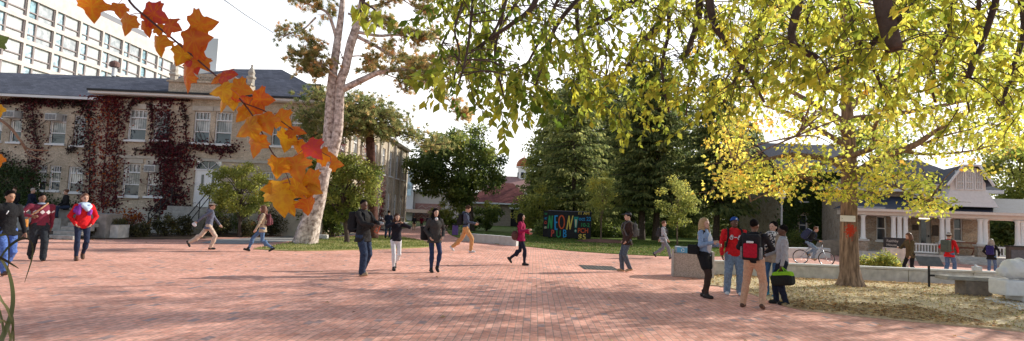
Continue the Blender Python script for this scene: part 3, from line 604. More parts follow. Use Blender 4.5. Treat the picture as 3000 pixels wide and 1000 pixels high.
for grp in ((2530,), (2619, 2637, 2655), (2762, 2779), (2874, 2889), (2984, 2999)):
    us_ = [pu(q) for q in grp]; a, c = us_[0]-.2, us_[-1]+.2
    if grp[0] == 2530: a = us_[0]-.25
    b = MB(); b.box(((a+c)/2, .1, pzb/2-.05), ((c-a)/2, .24, pzb/2-.055)); LB(b, 'pedestal', mRUB)
    LB(MB().box(((a+c)/2, .1, pzb-.05), ((c-a)/2+.06, .3, .048)), 'pedestal_cap', mCONC)
    for u in us_:
        LB(MB().lathe((u, .1, pzb), [(.17, 0), (.17, .06), (.14, .1), (.125, .14), (.105, bt-pzb-.16), (.12, bt-pzb-.13), (.12, bt-pzb-.08), (.17, bt-pzb-.05), (.17, bt-pzb)], 16), 'column', mWHITEP).data.polygons.foreach_set('use_smooth', [True]*(8*16)+[False]*2)
b = MB(); b.box((U1/2-.35, .1, (bt+et)/2), (U1/2+.15, .17, (et-bt)/2-.03)); b.box((-.36, WV/2+.15, (bt+et)/2-.004), (.15, WV/2-.1, (et-bt)/2-.04)); LB(b, 'beam', mat('cream_paint', (.80, .71, .64), .5, .05))
LB(MB().box((U1/2-.3, -.28, et-.06), (U1/2+.35, .06, .075)), 'gutter', mat('cream_paint', (.80, .71, .64)))
LB(MB().box((U1/2-.3, WV/2, bt+.02), (U1/2, WV/2-.15, .02)), 'porch_ceiling', mat('cream_paint', (.80, .71, .64)))
mPROOF = mat('dark_shingle', (.045, .05, .075), .7, .25, 3, .3)
pr = pz(2640, 575, WV)
b = MB(); q = [(-.75, -.35, et), (U1, -.35, et), (U1, WV+.1, pr), (.9, WV+.1, pr), (-.75, WV+.1, et)]; b.add(q, [(0, 1, 2, 3), (0, 3, 4)]); LB(b, 'porch_roof', mPROOF)
b = MB(); rh = pz(2640, 470, WV+3.5)
b.add([(-.8, WV-.5, H2), (UH+.5, WV-.5, H2), (UH+.5, WV+7.5, H2), (-.8, WV+7.5, H2), (2.6, WV+3.5, rh), (UH-2.5, WV+3.5, rh)], [(0, 1, 5, 4), (1, 2, 5), (2, 3, 4, 5), (3, 0, 4)]); LB(b, 'roof', mPROOF)
LB(MB().box(((UH)/2-.15, WV-.5, H2-.1), (UH/2+.65, .07, .1)), 'eaves_trim', mTRIM)
# dormer
d0, d1 = pu(2776, .3), pu(2900, .3); dmid = (d0+d1)/2+.05; db, dt_ = pz(2840, 545, .3), pz(2840, 492, .3); dbase = pz(2840, 607, .3)
b = MB(); b.add([(d0+.15, .3, db-.3), (d1-.15, .3, db-.3), (d1-.15, .3, db+.15), (dmid+.35, .3, dt_), (dmid-.35, .3, dt_), (d0+.15, .3, db+.15)], [(0, 1, 2, 3, 4, 5)])
for s in (0, 1):
    x = d0+.15 if s == 0 else d1-.15; b.quad((x, .3, db-.3), (x, 4, db-.3), (x, 4, db+.15), (x, .3, db+.15))
dw = LB(b, 'dormer', mat('white_board', (.80, .76, .74), .6, .06))
b = MB(); b.add([(d0-.25, -.1, dbase), (d1+.3, -.1, dbase), (d1-.1, .25, db-.3), (d0+.1, .25, db-.3), (d0-.25, 2, dbase), (d1+.3, 2, dbase), (d1-.1, 2, db-.3), (d0+.1, 2, db-.3)], [(0, 1, 2, 3), (1, 5, 6, 2), (4, 0, 3, 7), (3, 2, 6, 7)]); LB(b, 'dormer_skirt', mat('white_board', (.80, .76, .74)))
b = MB(); b.add([(d0-.1, -.05, db+.0), (dmid-.35, -.05, dt_+.12), (dmid-.35, 4.4, dt_+.12), (d0-.1, 4.4, db+.0), (dmid+.35, -.05, dt_+.12), (dmid+.35, 4.4, dt_+.12), (d1+.1, -.05, db), (d1+.1, 4.4, db)], [(0, 1, 2, 3), (1, 4, 5, 2), (4, 6, 7, 5)]); LB(b, 'dormer_roof', mPROOF)
b = MB(); b.tube([(d0-.1, -.06, db-.02), (dmid-.37, -.06, dt_+.1), (dmid+.37, -.06, dt_+.1), (d1+.1, -.06, db-.02)], .075, 5); LB(b, 'dormer_trim', mTRIM)
for du in (-.42, .02, .46): lwindow(dw, .3, dmid+du-.02, (db+dt_)/2-.2, .4, (dt_-db)*1.05, 'grid', upper=mCURT, lower=mGLASS, depth=.04, sill=False)
x0, x1 = pu(2712, 1.2), pu(2760, 1.2); zz0, zz1 = pz(2730, 567, 1.2), pz(2730, 552, 1.2)
b = MB(); b.box(((x0+x1)/2, 2.2, (zz0+zz1)/2), ((x1-x0)/2+.3, 1, (zz1-zz0)/2+.25)); sdm = LB(b, 'low_dormer', mat('white_board', (.80, .76, .74)))
for k in range(4): LB(MB().box((x0+(x1-x0)*(k+.5)/4, 1.19, (zz0+zz1)/2), ((x1-x0)/10, .012, (zz1-zz0)/2)), 'pane', mGLASS, sdm)
# balustrades
for q0, q1 in ((2672, 2752), (2898, 2976), (2545, 2606)):
    a, c = pu(q0), pu(q1); rt, rb = pzb-.12, FZ+.1
    if q0 == 2545: continue
    b = MB(); b.box(((a+c)/2, .1, rt), ((c-a)/2+.12, .06, .045)); b.box(((a+c)/2, .1, rb), ((c-a)/2+.12, .05, .04)); rl = LB(b, 'balustrade', mWHITEP)
    n_ = int((c-a)/.14)
    for k in range(n_): LB(MB().tube([(a+(k+.5)*(c-a)/n_, .1, rb+.04), (a+(k+.5)*(c-a)/n_, .1, rt-.045)], .032, 6), 'baluster', mWHITEP, rl)

# ivy covered house between the conifers and the oak
Yi = 43; ih = thing('ivy_house', 'brown stone house front mostly hidden under green ivy', 'house', loc=(AX(2400, Yi), Yi, 0))
x0, x1 = AX(2292, Yi), AX(2515, Yi); iz = AZ(2400, 505, Yi); iw = [pxrect(2342, 2366, 630, 690, Yi), pxrect(2410, 2434, 634, 693, Yi), pxrect(2344, 2366, 545, 590, Yi), pxrect(2412, 2434, 547, 592, Yi)]
wall(ih, 'wall', mRUB, (0, Yi, 0), EX, NY, x0, x1, 0, iz, [hole(r) for r in iw])
for r in iw: window(ih, (0, Yi, 0), EX, NY, *r, 'double', upper=mGLASS)
MB().quad((x0, Yi+8, 0), (x0, Yi, 0), (x0, Yi, iz), (x0, Yi+8, iz)).build('end_wall', mRUB, ih); MB().quad((x1, Yi, 0), (x1, Yi+8, 0), (x1, Yi+8, iz), (x1, Yi, iz)).build('end_wall', mRUB, ih)
b = MB(); b.add([(x0-.4, Yi-.4, iz), (x1+.4, Yi-.4, iz), (x1+.4, Yi+8.4, iz), (x0-.4, Yi+8.4, iz), (x0-.4, Yi+4, iz+2.6), (x1+.4, Yi+4, iz+2.6)], [(0, 1, 5, 4), (2, 3, 4, 5), (1, 2, 5), (3, 0, 4)]); b.build('roof', mPROOF, ih)
Ys = 60; ss = thing('small_lodge', 'small tan lodge with a dark slate roof glimpsed beside the ivy house', 'house', loc=(AX(2262, Ys), Ys, 0))
x0, x1 = AX(2225, Ys), AX(2292, Ys); sz = AZ(2260, 648, Ys)
wall(ss, 'wall', mat('tan_brick', (.36, .29, .23)), (0, Ys, 0), EX, NY, x0, x1, 0, sz, [])
window(ss, (0, Ys, 0), EX, NY, AX(2272, Ys), sz*.6, .8, 1.1, 'double', depth=.03)
MB().add([(x0-.4, Ys-.4, sz), (x1+.4, Ys-.4, sz), (x1+.4, Ys+4, sz+2), (x0-.4, Ys+4, sz+2)], [(0, 1, 2, 3)]).build('roof', mPROOF, ss)
# ================================================================== PLANTS
mBARK = mat('bark', (.17, .115, .08), .95, .45, 9, .9, bscale=26)
mBARKD = mat('dark_bark', (.085, .06, .048), .95, .4, 9, .8, bscale=30)
mBARKP = mat('pine_bark', (.60, .51, .46), .95, .4, 7, 1., bscale=13, dark=(.17, .115, .09))
mOAKL = leafmat('oak_leaf', [(0, (.08, .12, .02)), (.3, (.24, .28, .05)), (.6, (.44, .42, .085)), (.85, (.58, .45, .09)), (1, (.58, .30, .06))], .58, .65, .1, tgain=3.2)
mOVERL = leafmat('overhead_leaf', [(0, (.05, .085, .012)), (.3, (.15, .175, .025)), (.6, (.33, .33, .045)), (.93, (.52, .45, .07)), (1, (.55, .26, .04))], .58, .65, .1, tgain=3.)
mMAPD = leafmat('dark_maple_leaf', [(0, (.03, .055, .014)), (.4, (.095, .125, .035)), (.8, (.21, .23, .055)), (1, (.34, .27, .05))], .5, tgain=2.8)
mPALE = leafmat('pale_leaf', [(0, (.08, .12, .03)), (.5, (.22, .235, .06)), (.85, (.38, .37, .10)), (1, (.50, .42, .08))], .55, tgain=2.1)
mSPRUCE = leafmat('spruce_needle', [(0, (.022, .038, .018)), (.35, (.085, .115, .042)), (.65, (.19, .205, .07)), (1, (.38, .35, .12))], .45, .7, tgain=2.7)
mPINE = leafmat('pine_needle', [(0, (.07, .10, .035)), (.45, (.17, .18, .065)), (.75, (.36, .28, .12)), (1, (.54, .34, .17))], .48, .7, tgain=2.8)
mIVYR = leafmat('red_ivy_leaf', [(0, (.02, .028, .01)), (.35, (.045, .012, .014)), (.65, (.13, .012, .02)), (.88, (.30, .045, .02)), (1, (.45, .14, .02))], .35)
mIVYG = leafmat('green_ivy_leaf', [(0, (.018, .034, .010)), (.55, (.045, .075, .016)), (.85, (.09, .12, .02)), (1, (.11, .03, .02))], .35)
mSHRUB = leafmat('shrub_leaf', [(0, (.03, .035, .015)), (.4, (.07, .065, .03)), (.7, (.12, .11, .035)), (.9, (.20, .17, .04)), (1, (.30, .10, .04))], .35)
mMAPLE = leafmat('autumn_maple_leaf', [(0, (.58, .33, .012)), (.25, (.50, .22, .010)), (.55, (.50, .145, .010)), (.85, (.44, .065, .015)), (1, (.40, .04, .04))], .5, .45, .35, 1.25, mottle=70)
mGRASS = leafmat('grass_blade', [(0, (.04, .075, .012)), (.5, (.10, .15, .025)), (.8, (.28, .28, .08)), (1, (.62, .50, .28))], .4)
mFALL = leafmat('fallen_leaf', [(0, (.16, .09, .045)), (.3, (.38, .24, .12)), (.6, (.58, .40, .20)), (.9, (.70, .54, .28)), (1, (.55, .2, .04))], .2, .8)

def limbs(name, paths, m, parent, n=8):
    b = MB()
    for P, r0, r1 in paths:
        Q = smoothpath(P, max(6, 5*len(P))); b.tube(Q, np.linspace(r0, r1, len(Q)), n)
    return b.build(name, m, parent, smooth=True)
def trunk_mesh(pts, rad, m, parent, n=14, flare=1.0, name='trunk', rough=.05):
    Q = smoothpath(pts, 40); r = np.interp(np.linspace(0, len(pts)-1, 40), range(len(pts)), rad)
    if flare > 1: r = r*(1+(flare-1)*np.exp(-np.arange(40)/2.2))
    b = MB(); b.tube(Q, r, n); V = np.array(b.V); k = V.shape[0]//n
    ph_ = rng.uniform(0, 6, 3)
    for i in range(k):
        c = V[i*n:(i+1)*n].mean(0); a = np.arange(n)*2*math.pi/n
        V[i*n:(i+1)*n] = c+(V[i*n:(i+1)*n]-c)*(1+rough*np.sin(3*a+ph_[0]+i*.3)+rough*np.sin(5*a+ph_[1]-i*.2)+(rough*2*np.sin(5*a+ph_[2]) if flare > 1 and i < 6 else 0))[:, None]
    b.V = [tuple(v) for v in V]; return b.build(name, m, parent, smooth=True)
def clump_leaves(C, Rc, n, L_, W_, tint0, tvar=.22, droop=.5, flat=.75, jitter=.12):
    """n leaves around each clump centre C (k,3) with radius Rc (k,)"""
    k = len(C); idx = np.repeat(np.arange(k), n); m = len(idx)
    d = rdir(m)*rng.uniform(0, 1, (m, 1))**.45; d[:, 2] *= flat
    P = C[idx]+d*np.asarray(Rc)[idx][:, None]
    D = rdir(m)+np.array([0, 0, -droop])+d*.5; Nn = rdir(m)+np.array([0, 0, .6])
    s = rng.uniform(.7, 1.25, m); V, F = leaves(P, D, Nn, L_*s, W_*s)
    t = np.asarray(tint0)[idx] if np.ndim(tint0) else np.full(m, tint0)
    t = np.clip(t+rng.normal(0, tvar*.6, k)[idx]+rng.normal(0, jitter, m), 0, 1)
    return V, F, np.repeat(t, 4)
def merge(parts):
    V = np.concatenate([p[0] for p in parts]); o = 0; F = []
    for p in parts: F.append(p[1]+o); o += len(p[0])
    return V, np.concatenate(F), np.concatenate([p[2] for p in parts])
def ellipsoid_pts(n, c, r, shell=.35, zcut=None):
    d = rdir(n); q = rng.uniform(shell, 1, (n, 1))**.6; return np.array(c)+d*q*np.array(r)
def leafy_tree(name, label, cat, base, H, cz, cr, ncl, nper, L_, m, bark, tint=.5, tr=.2, group=None, rc=.28, lean=(0, 0), tvar=.25, z0=.25):
    bx, by = base; t = thing(name, label, cat, group, (bx, by, 0))
    C = ellipsoid_pts(ncl, (bx+lean[0], by+lean[1], cz), cr); C = C[C[:, 2] > H*z0*.6]
    top = np.array([bx+lean[0], by+lean[1], cz+cr[2]*.55])
    pts = [(bx, by, -.05), (bx+lean[0]*.15+rng.normal()*.06, by, H*z0), (bx+lean[0]*.5+rng.normal()*.1, by+lean[1]*.5, cz*.8+.1), top]
    trunk_mesh(pts, [tr, tr*.8, tr*.55, tr*.15], bark, t, 10, 1.5)
    P = []
    for c in C[rng.permutation(len(C))[:max(8, ncl//3)]]:
        s = rng.uniform(.3, .85); a = np.array(smoothpath(pts, 40)[int(8+s*26)]); a = a if a[2] < c[2]+.4 else np.array(smoothpath(pts, 40)[10])
        mid = a*.45+c*.55+np.array([0, 0, .12*np.linalg.norm(c-a)]); P.append(([a, mid, c], tr*.32, tr*.05))
    limbs('branch', P, bark, t, 5)
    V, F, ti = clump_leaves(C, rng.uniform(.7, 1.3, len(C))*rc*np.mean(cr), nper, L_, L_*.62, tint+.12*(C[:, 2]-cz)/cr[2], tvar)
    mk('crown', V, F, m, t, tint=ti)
    return t
def spruce(label, base, H, Rm, z0=1.2, nwh=34, group='dark conifers standing behind the painted board', tint=.35, tr=.2, seed=0, name='spruce_tree'):
    r_ = np.random.default_rng(100+seed); bx, by = base; t = thing(name, label, 'tree', group, (bx, by, 0))
    trunk_mesh([(bx, by, -.05), (bx+.05, by, H*.35), (bx-.03, by, H*.7), (bx, by, H)], [tr, tr*.85, tr*.5, .03], mBARKD, t, 10, 1.4)
    PP = []; DD = []; LL = []; TT = []; paths = []
    for w_ in range(nwh+8):
        nwh_ = nwh+8; z = z0+(H-z0)*(w_/nwh_)**1.05; q = (z-z0)/(H-z0)
        for k in range(9):
            if r_.random() < .12: continue
            a = r_.uniform(0, 2*math.pi); ln = Rm*(1-q)**.55*r_.uniform(.55, 1.12)*(.75+.25*min(1, q*6))+.25
            n_ = max(8, int(ln*17)); s = r_.uniform(.12, 1, n_)**.8
            dirh = np.array([math.cos(a), math.sin(a), 0]); side = np.array([-math.sin(a), math.cos(a), 0])
            dz = -.28*s*ln+.16*ln*s**3
            off = r_.normal(0, .16+.14*ln*.3, n_)*(.3+s)
            P = np.array([bx, by, z])+dirh*(s*ln)[:, None]+side*off[:, None]; P[:, 2] += dz-np.abs(off)*.25
            PP.append(P); D = dirh*.55+side*np.sign(off)[:, None]*.5+np.array([0, 0, -.75])+r_.normal(0, .25, (n_, 3)); DD.append(D)
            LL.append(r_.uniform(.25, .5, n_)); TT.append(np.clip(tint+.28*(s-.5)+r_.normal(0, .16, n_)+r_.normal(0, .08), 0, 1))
            if k % 2 == 0: paths.append(([np.array([bx, by, z]), np.array([bx, by, z])+dirh*ln*.5+np.array([0, 0, -.12*ln]), np.array([bx, by, z])+dirh*ln*.9+np.array([0, 0, -.14*ln])], .045, .012))
    P = np.concatenate(PP); D = np.concatenate(DD); Ls = np.concatenate(LL); T = np.concatenate(TT)
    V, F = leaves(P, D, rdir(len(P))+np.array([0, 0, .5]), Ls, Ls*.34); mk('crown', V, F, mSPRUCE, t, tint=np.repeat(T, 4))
    limbs('branch', paths, mBARKD, t, 4); return t
def shrub(label, base, rx, ry, h, n, L_, m, tint, name='shrub', group=None, z=0., stems=7, tvar=.3, cat='shrub'):
    bx, by = base; t = thing(name, label, cat, group, (bx, by, z))
    k = max(5, n//45); C = ellipsoid_pts(k, (bx, by, z+h*.45), (rx*.8, ry*.8, h*.5), .3); C[:, 2] = np.maximum(C[:, 2], z+.08)
    V, F, ti = clump_leaves(C, np.full(k, .32*min(max(rx, .3), h)), max(4, n//k), L_, L_*.6, tint, tvar, .1, .9); V[:, 2] = np.maximum(V[:, 2], z+.005)
    mk('foliage', V, F, m, t, tint=ti)
    P = [([(bx+rng.normal()*.1*rx, by+rng.normal()*.1*ry, z-.03), ((bx+c[0])/2, (by+c[1])/2, z+h*.4), c], .018, .006) for c in C[:stems]]
    limbs('stem', P, mBARKD, t, 4); return t
def tufts(P, n, Ln, Wd, D0=None, tint=.4, tv=.15):
    """needle tufts: n blades radiating from each point"""
    k = len(P); idx = np.repeat(np.arange(k), n); m = k*n
    D = rdir(m)+(D0[idx]*.9 if D0 is not None else 0)+np.array([0, 0, .25]); V, F = leaves(P[idx], D, rdir(m), Ln*rng.uniform(.7, 1.2, m), Wd, 0)
    t = np.clip((np.asarray(tint)[idx] if np.ndim(tint) else tint)+rng.normal(0, tv, k)[idx]+rng.normal(0, .08, m), 0, 1); return V, F, np.repeat(t, 4)

# ---- the tall pine with the pale forked trunk
PY = 25.3; pa = lambda px, py, dy=0: at(px, py, PY+dy)
pine = thing('pine_tree', 'tall old pine with pale flaking bark and a trunk forked in two', 'tree', loc=tuple(gr(893, 718)))
K = PY/FPX/2
trunk_mesh([pa(889, 726), pa(900, 680), pa(927, 589), pa(943, 519), pa(958, 450), pa(963, 376), pa(971, 248), pa(987, 133), pa(1002, 22), pa(1008, -120)], [66*K, 58*K, 49*K, 46*K, 38*K, 29*K, 25*K, 22*K, 16*K, 8*K], mBARKP, pine, 16, 1.06, rough=.07)
trunk_mesh([pa(940, 530), pa(968, 463), pa(990, 376), pa(998, 248), pa(1012, 200), pa(1026, 133), pa(1041, 88), pa(1059, 13), pa(1072, -110)], [26*K, 32*K, 30*K, 26*K, 26*K, 26*K, 23*K, 18*K, 8*K], mBARKP, pine, 14, 1, rough=.07)
bps = [([(1005, 262), (1060, 235), (1110, 213), (1160, 205), (1230, 200), (1300, 178), (1390, 160)], .16, .03, -.5, 60, 34),
       ([(1050, 95), (1110, 105), (1170, 103), (1230, 118), (1290, 112)], .08, .02, .8, 46, 26),
       ([(1048, 108), (1100, 135), (1140, 160), (1200, 188), (1240, 195)], .09, .02, 1.5, 60, 34),
       ([(990, 130), (975, 75), (955, 35), (900, 12), (840, -14)], .09, .02, -.6, 34, 26),
       ([(925, 52), (890, 85), (850, 98), (828, 106)], .05, .012, -.8, 14, 22), ([(890, 88), (905, 130), (938, 158)], .025, .01, -.9, 18, 18),
       ([(990, 228), (960, 205), (915, 180), (845, 170)], .07, .02, -1, 46, 26), ([(950, 200), (930, 225), (885, 200)], .04, .012, -1.2, 24, 20),
       ([(1062, 25), (1120, 12), (1200, -12), (1270, 5)], .07, .02, .4, 44, 24), ([(1180, 0), (1230, 30), (1265, 42)], .03, .01, .3, 22, 16),
       ([(1160, 207), (1200, 240), (1180, 262)], .03, .01, -.7, 20, 22), ([(1240, 202), (1290, 262), (1345, 330), (1362, 345)], .035, .01, -.8, 30, 20),
       ([(1120, 214), (1170, 230), (1250, 232), (1300, 250)], .035, .01, -1.2, 34, 22), ([(1300, 178), (1350, 215), (1400, 200)], .03, .01, -1, 26, 20),
       ([(1000, 170), (1060, 165), (1100, 190), (1060, 215)], .04, .012, 1.4, 30, 24), ([(1020, 40), (1075, 60), (1150, 75)], .05, .015, 1.2, 34, 22),
       ([(1005, -60), (930, -90), (860, -110)], .08, .03, 0, 60, 40), ([(1070, -70), (1150, -100), (1240, -130)], .08, .03, 0, 60, 40)]
pth = []; TP = []; TD = []
for P, r0, r1, dy, nt_, sp in bps:
    n_ = len(P); W3 = [pa(p[0], p[1], dy*i/(n_-1)) for i, p in enumerate(P)]; pth.append((W3, r0, r1))
    Q = smoothpath(W3, 60); nt_ = int(nt_*1.6); s = np.sqrt(rng.uniform(.1, 1, nt_)); base_ = Q[np.clip((s*59).astype(int), 0, 59)]
    off = rng.normal(0, sp*PY/FPX*.5, (nt_, 3)); off[:, 2] *= .8; TP.append(base_+off+np.array([0, 0, .08])); TD.append(unit(off+np.array([.1, 0, .2])))
    for q, o_ in zip(base_[::2], off[::2]): pth.append(([q, q+o_*.5+np.array([0, 0, -.05]), q+o_], .016, .007))
limbs('branch', pth, mBARKP, pine, 6)
TP = np.concatenate(TP); TD = np.concatenate(TD); sub = np.concatenate([TP, TP+rng.normal(0, .13, TP.shape), TP+rng.normal(0, .13, TP.shape)]); TDs = np.concatenate([TD]*3)
V, F, ti = tufts(sub, 24, .20, .026, TDs, .62, .22); mk('crown', V, F, mPINE, pine, tint=ti)
# bare dead stubs on the trunk
limbs('dead_stub', [([pa(1008, 180), pa(1000, 160), pa(997, 150)], .035, .015), ([pa(1000, 235), pa(970, 212), pa(962, 205)], .05, .02)], mBARKP, pine, 6)

# ---- second pine behind it, spreading in flat layers
SY = 30.; pb = lambda px, py, dy=0: at(px, py, SY+dy)
p2 = thing('pine_tree', 'shorter dark trunked pine with flat spreading green layers behind the pale pine', 'tree', loc=tuple(gr(1090, 690)*np.array([1, 1, 0])))
trunk_mesh([pb(1090, 697), pb(1092, 600), pb(1087, 480), pb(1083, 400), pb(1060, 330), pb(1050, 290)], [.26, .25, .24, .22, .11, .04], mat('ivy_dark_bark', (.10, .045, .035), .95, .5, 8, .8), p2, 12, 1.2)
pth = []; TP = []; TD = []
for cx_, cy_, wx, wy, n_, dy in ((930, 350, 60, 34, 90, -.6), (935, 280, 45, 22, 45, 0), (1040, 320, 70, 30, 120, -.4), (1090, 355, 80, 24, 130, -.5), (1060, 300, 50, 22, 70, .4), (1180, 392, 70, 16, 70, -.3), (1260, 420, 45, 16, 40, -.2), (910, 400, 40, 22, 50, -.2), (1010, 380, 60, 24, 80, -.9), (1120, 385, 50, 20, 70, -.6), (1140, 340, 40, 18, 50, 0)):
    c = pb(cx_, cy_, dy); pth.append(([pb(1078, 385), (pb(1078, 375)+c)/2+np.array([0, 0, .2]), c], .09, .03)); s = SY/FPX
    P = c+np.stack([rng.normal(0, wx*s*.62, n_), rng.normal(0, .7, n_), rng.normal(0, wy*s*.55, n_)], 1); TP.append(P); TD.append(unit(P-c+np.array([0, 0, .6])))
    for q in P[::3]: pth.append(([c*.6+q*.4-np.array([0, 0, .1]), q-np.array([0, 0, .08]), q], .02, .007))
limbs('branch', pth, mBARKD, p2, 5); TP = np.concatenate(TP); sub = np.concatenate([TP, TP+rng.normal(0, .16, TP.shape), TP+rng.normal(0, .16, TP.shape)])
V, F, ti = tufts(sub, 16, .22, .03, np.concatenate(TD*3), .42, .2); mk('crown', V, F, mPINE, p2, tint=ti)

# ---- yew and small trees along the hall
def px_tree(name, label, px, Y, x0, x1, y0, y1, ncl, nper, L_, m, tint, tr=.12, cat='tree', group=None, base_py=None, dy=1.0, rc=.3, bark=None, z0=.25):
    bx = at(px, 650, Y)[0]; c = at((x0+x1)/2, (y0+y1)/2, Y); k = Y/FPX
    rx, rz_ = (x1-x0)/2*k, (y1-y0)/2*k
    return leafy_tree(name, label, cat, (bx, Y), c[2]+rz_, c[2], (rx*.92, rx*.92*dy, rz_*.92), ncl, nper, L_, m, bark or mBARKD, tint, tr, group, rc, (c[0]-bx, 0), z0=z0)
px_tree('yew_tree', 'feathery olive tree overhanging the hall corner behind the pale pine', 1020, 27.2, 860, 1140, 430, 655, 110, 120, .13, mPALE, .42, .13, dy=.4, rc=.22, z0=.12)
px_tree('small_tree', 'small yellow green tree half covering the white arched door', 705, 28.4, 590, 820, 462, 650, 85, 100, .115, mPALE, .56, .09, dy=.5, rc=.22)
px_tree('yew_tree', 'dark bushy yew filling the gap behind the pale pine trunk', 975, 31.5, 860, 1060, 500, 690, 46, 150, .16, mMAPD, .3, .15, dy=.4, z0=.1)
px_tree('dark_maple', 'broad dark green maple standing alone before the rust roofed pavilion', 1383, 52, 1190, 1492, 355, 612, 120, 190, .26, mMAPD, .45, .24, dy=.9, rc=.24)
px_tree('pale_tree', 'tall loose pale green tree between the domed cupola and the conifers', 1625, 58, 1542, 1720, 262, 650, 110, 140, .30, mPALE, .5, .22, rc=.26)
px_tree('young_tree', 'young yellow green tree in a mulch mound just past the painted board', 1762, 40.5, 1712, 1812, 492, 640, 60, 60, .12, mPALE, .74, .055, rc=.24, bark=mBARK)
px_tree('young_tree', 'slender pale young tree before the conifers, near the man in grey', 1986, 37.5, 1925, 2046, 505, 668, 70, 60, .12, mPALE, .64, .055, rc=.24, bark=mBARK)
px_tree('hedge_tree', 'sunny yellow green bushy tree behind the painted board', 1575, 50, 1500, 1660, 545, 680, 44, 100, .22, mPALE, .62, .12, z0=.1)
px_tree('hedge_tree', 'round olive bush tree under the dark maple', 1310, 50, 1268, 1375, 575, 672, 30, 100, .2, mPALE, .35, .1, z0=.1)
px_tree('hedge_tree', 'dark rounded bush tree beside the pavilion wall', 1425, 53, 1365, 1482, 590, 668, 30, 110, .2, mMAPD, .45, .1, z0=.1)
# trees far behind the conifers and the houses
for i, (px, Y, x0, x1, y0, y1, tn, m, lab) in enumerate(((1700, 82, 1640, 1790, 380, 660, .5, mPALE, 'sunlit tree seen between the conifers nearest the painted board'), (1850, 78, 1770, 1960, 330, 660, .3, mMAPD, 'dim broad tree far behind the thickest conifers'),
        (2030, 84, 1940, 2130, 380, 665, .55, mPALE, 'yellowing tree glimpsed behind the slender young tree'), (2200, 70, 2100, 2300, 420, 660, .3, mMAPD, 'dark tree filling the gap beside the ivy house'),
        (2960, 52, 2880, 3110, 380, 640, .62, mPALE, 'golden green tree beyond the far end of the porch house'), (2925, 46, 2870, 3060, 600, 720, .3, mMAPD, 'low dark tree seen through the porch columns'), (2560, 66, 2440, 2660, 330, 560, .4, mPALE, 'tree rising over the roof of the porch house'))):
    px_tree('distant_tree', lab, px, Y, x0, x1, y0, y1, 46, 120, .34, m, tn, .2, group='trees behind the houses and conifers', z0=.12)
# ---- conifers
for i, (px, py, H, Rm, tn, lab) in enumerate(((1675, 690, 15, 4.6, .52, 'wide dark spruce right behind the painted board'), (1800, 686, 17.5, 5.0, .46, 'dark spruce behind the first young tree'), (1878, 704, 16, 3.6, .48, 'tall spruce with a bare lower trunk beyond the man in the cap'),
        (1922, 706, 15.5, 3.5, .42, 'spruce with the clearest straight dark trunk'), (1996, 692, 16, 4.2, .48, 'spruce standing behind the slender young tree'), (2097, 716, 13.5, 3.6, .42, 'spruce whose trunk shows beside the woman in the blue cardigan'), (2190, 704, 12.5, 4.0, .50, 'low branched spruce next to the ivy house'), (1850, 680, 21, 5.6, .42, 'tallest and darkest spruce at the back of the group'), (1735, 676, 20, 6.2, .52, 'broad spruce at the back nearest the pale tree'), (2060, 676, 20, 6.0, .46, 'broad spruce at the back above the bin'), (1960, 674, 21, 6.0, .42, 'tall spruce peering over the middle of the group'), (2150, 678, 17, 5.6, .5, 'broad spruce behind the person in the red hoodie'), (1768, 682, 18, 5.4, .44, 'wide spruce directly behind the first young tree'), (1905, 678, 19, 5.6, .42, 'wide spruce filling the gap behind the two bare trunks'), (1640, 682, 15, 4.6, .5, 'outermost spruce of the group toward the pavilion'))):
    b_ = gr(px, py)[:2]; spruce(lab, tuple(b_), H, Rm, (3.0 if px in (1878, 1922, 2097) else 1.1), 34, tint=tn, tr=.24 if px in (1878, 1922, 2097) else .2, seed=i)

# ---- the oak on the litter
OY = 16.9; ob_ = gr(2488, 842); po = lambda px, py, dy=0: at(px, py, OY+dy)
oak = thing('oak_tree', 'golden green oak with a stout ridged trunk growing on the leaf strewn grass', 'tree', loc=tuple(ob_))
mBARKO = mat('oak_bark', (.26, .175, .12), .95, .5, 16, 1., bscale=20, stretch=(1, 1, .16), dark=(.085, .052, .036), spot=((po(2491, 676, -.21)-np.array([ob_[0], ob_[1], 0])).tolist(), .55, (.50, .045, .02)))
trunk_mesh([po(2489, 846), po(2490, 790), po(2489, 650), po(2488, 520), po(2484, 400), po(2478, 250), po(2472, 80), po(2478, -160)], [.34, .255, .215, .21, .17, .135, .10, .04], mBARKO, oak, 18, 1.22, rough=.06)
lp = [([(2495, 530), (2530, 495), (2600, 455), (2680, 425), (2740, 385), (2800, 355)], .15, .04, -1.2), ([(2640, 440), (2700, 452), (2780, 450), (2860, 440)], .06, .02, -.5), ([(2480, 500), (2430, 470), (2330, 455), (2230, 470), (2150, 490)], .11, .03, -.8), ([(2482, 430), (2400, 380), (2300, 330), (2200, 300)], .1, .03, 1.5),
      ([(2480, 330), (2540, 270), (2640, 220), (2760, 200)], .1, .03, 2.5), ([(2478, 280), (2400, 210), (2330, 120), (2280, 20)], .09, .03, -2), ([(2475, 200), (2560, 120), (2650, 20)], .08, .03, 1), ([(2486, 460), (2560, 430), (2560, 380), (2600, 300)], .09, .03, -3), ([(2480, 400), (2440, 350), (2390, 330), (2330, 400)], .07, .02, -3.5),
      ([(2490, 480), (2550, 520), (2620, 545), (2720, 592)], .05, .012, -2), ([(2700, 425), (2760, 400), (2840, 380)], .045, .012, -1.5), ([(2484, 450), (2410, 480), (2300, 540), (2200, 590)], .06, .015, -1), ([(2480, 350), (2650, 330), (2850, 290), (2960, 260)], .1, .03, 3), ([(2480, 360), (2320, 270), (2200, 220), (2120, 240)], .1, .025, 3.5)]
pth = []; ends = []
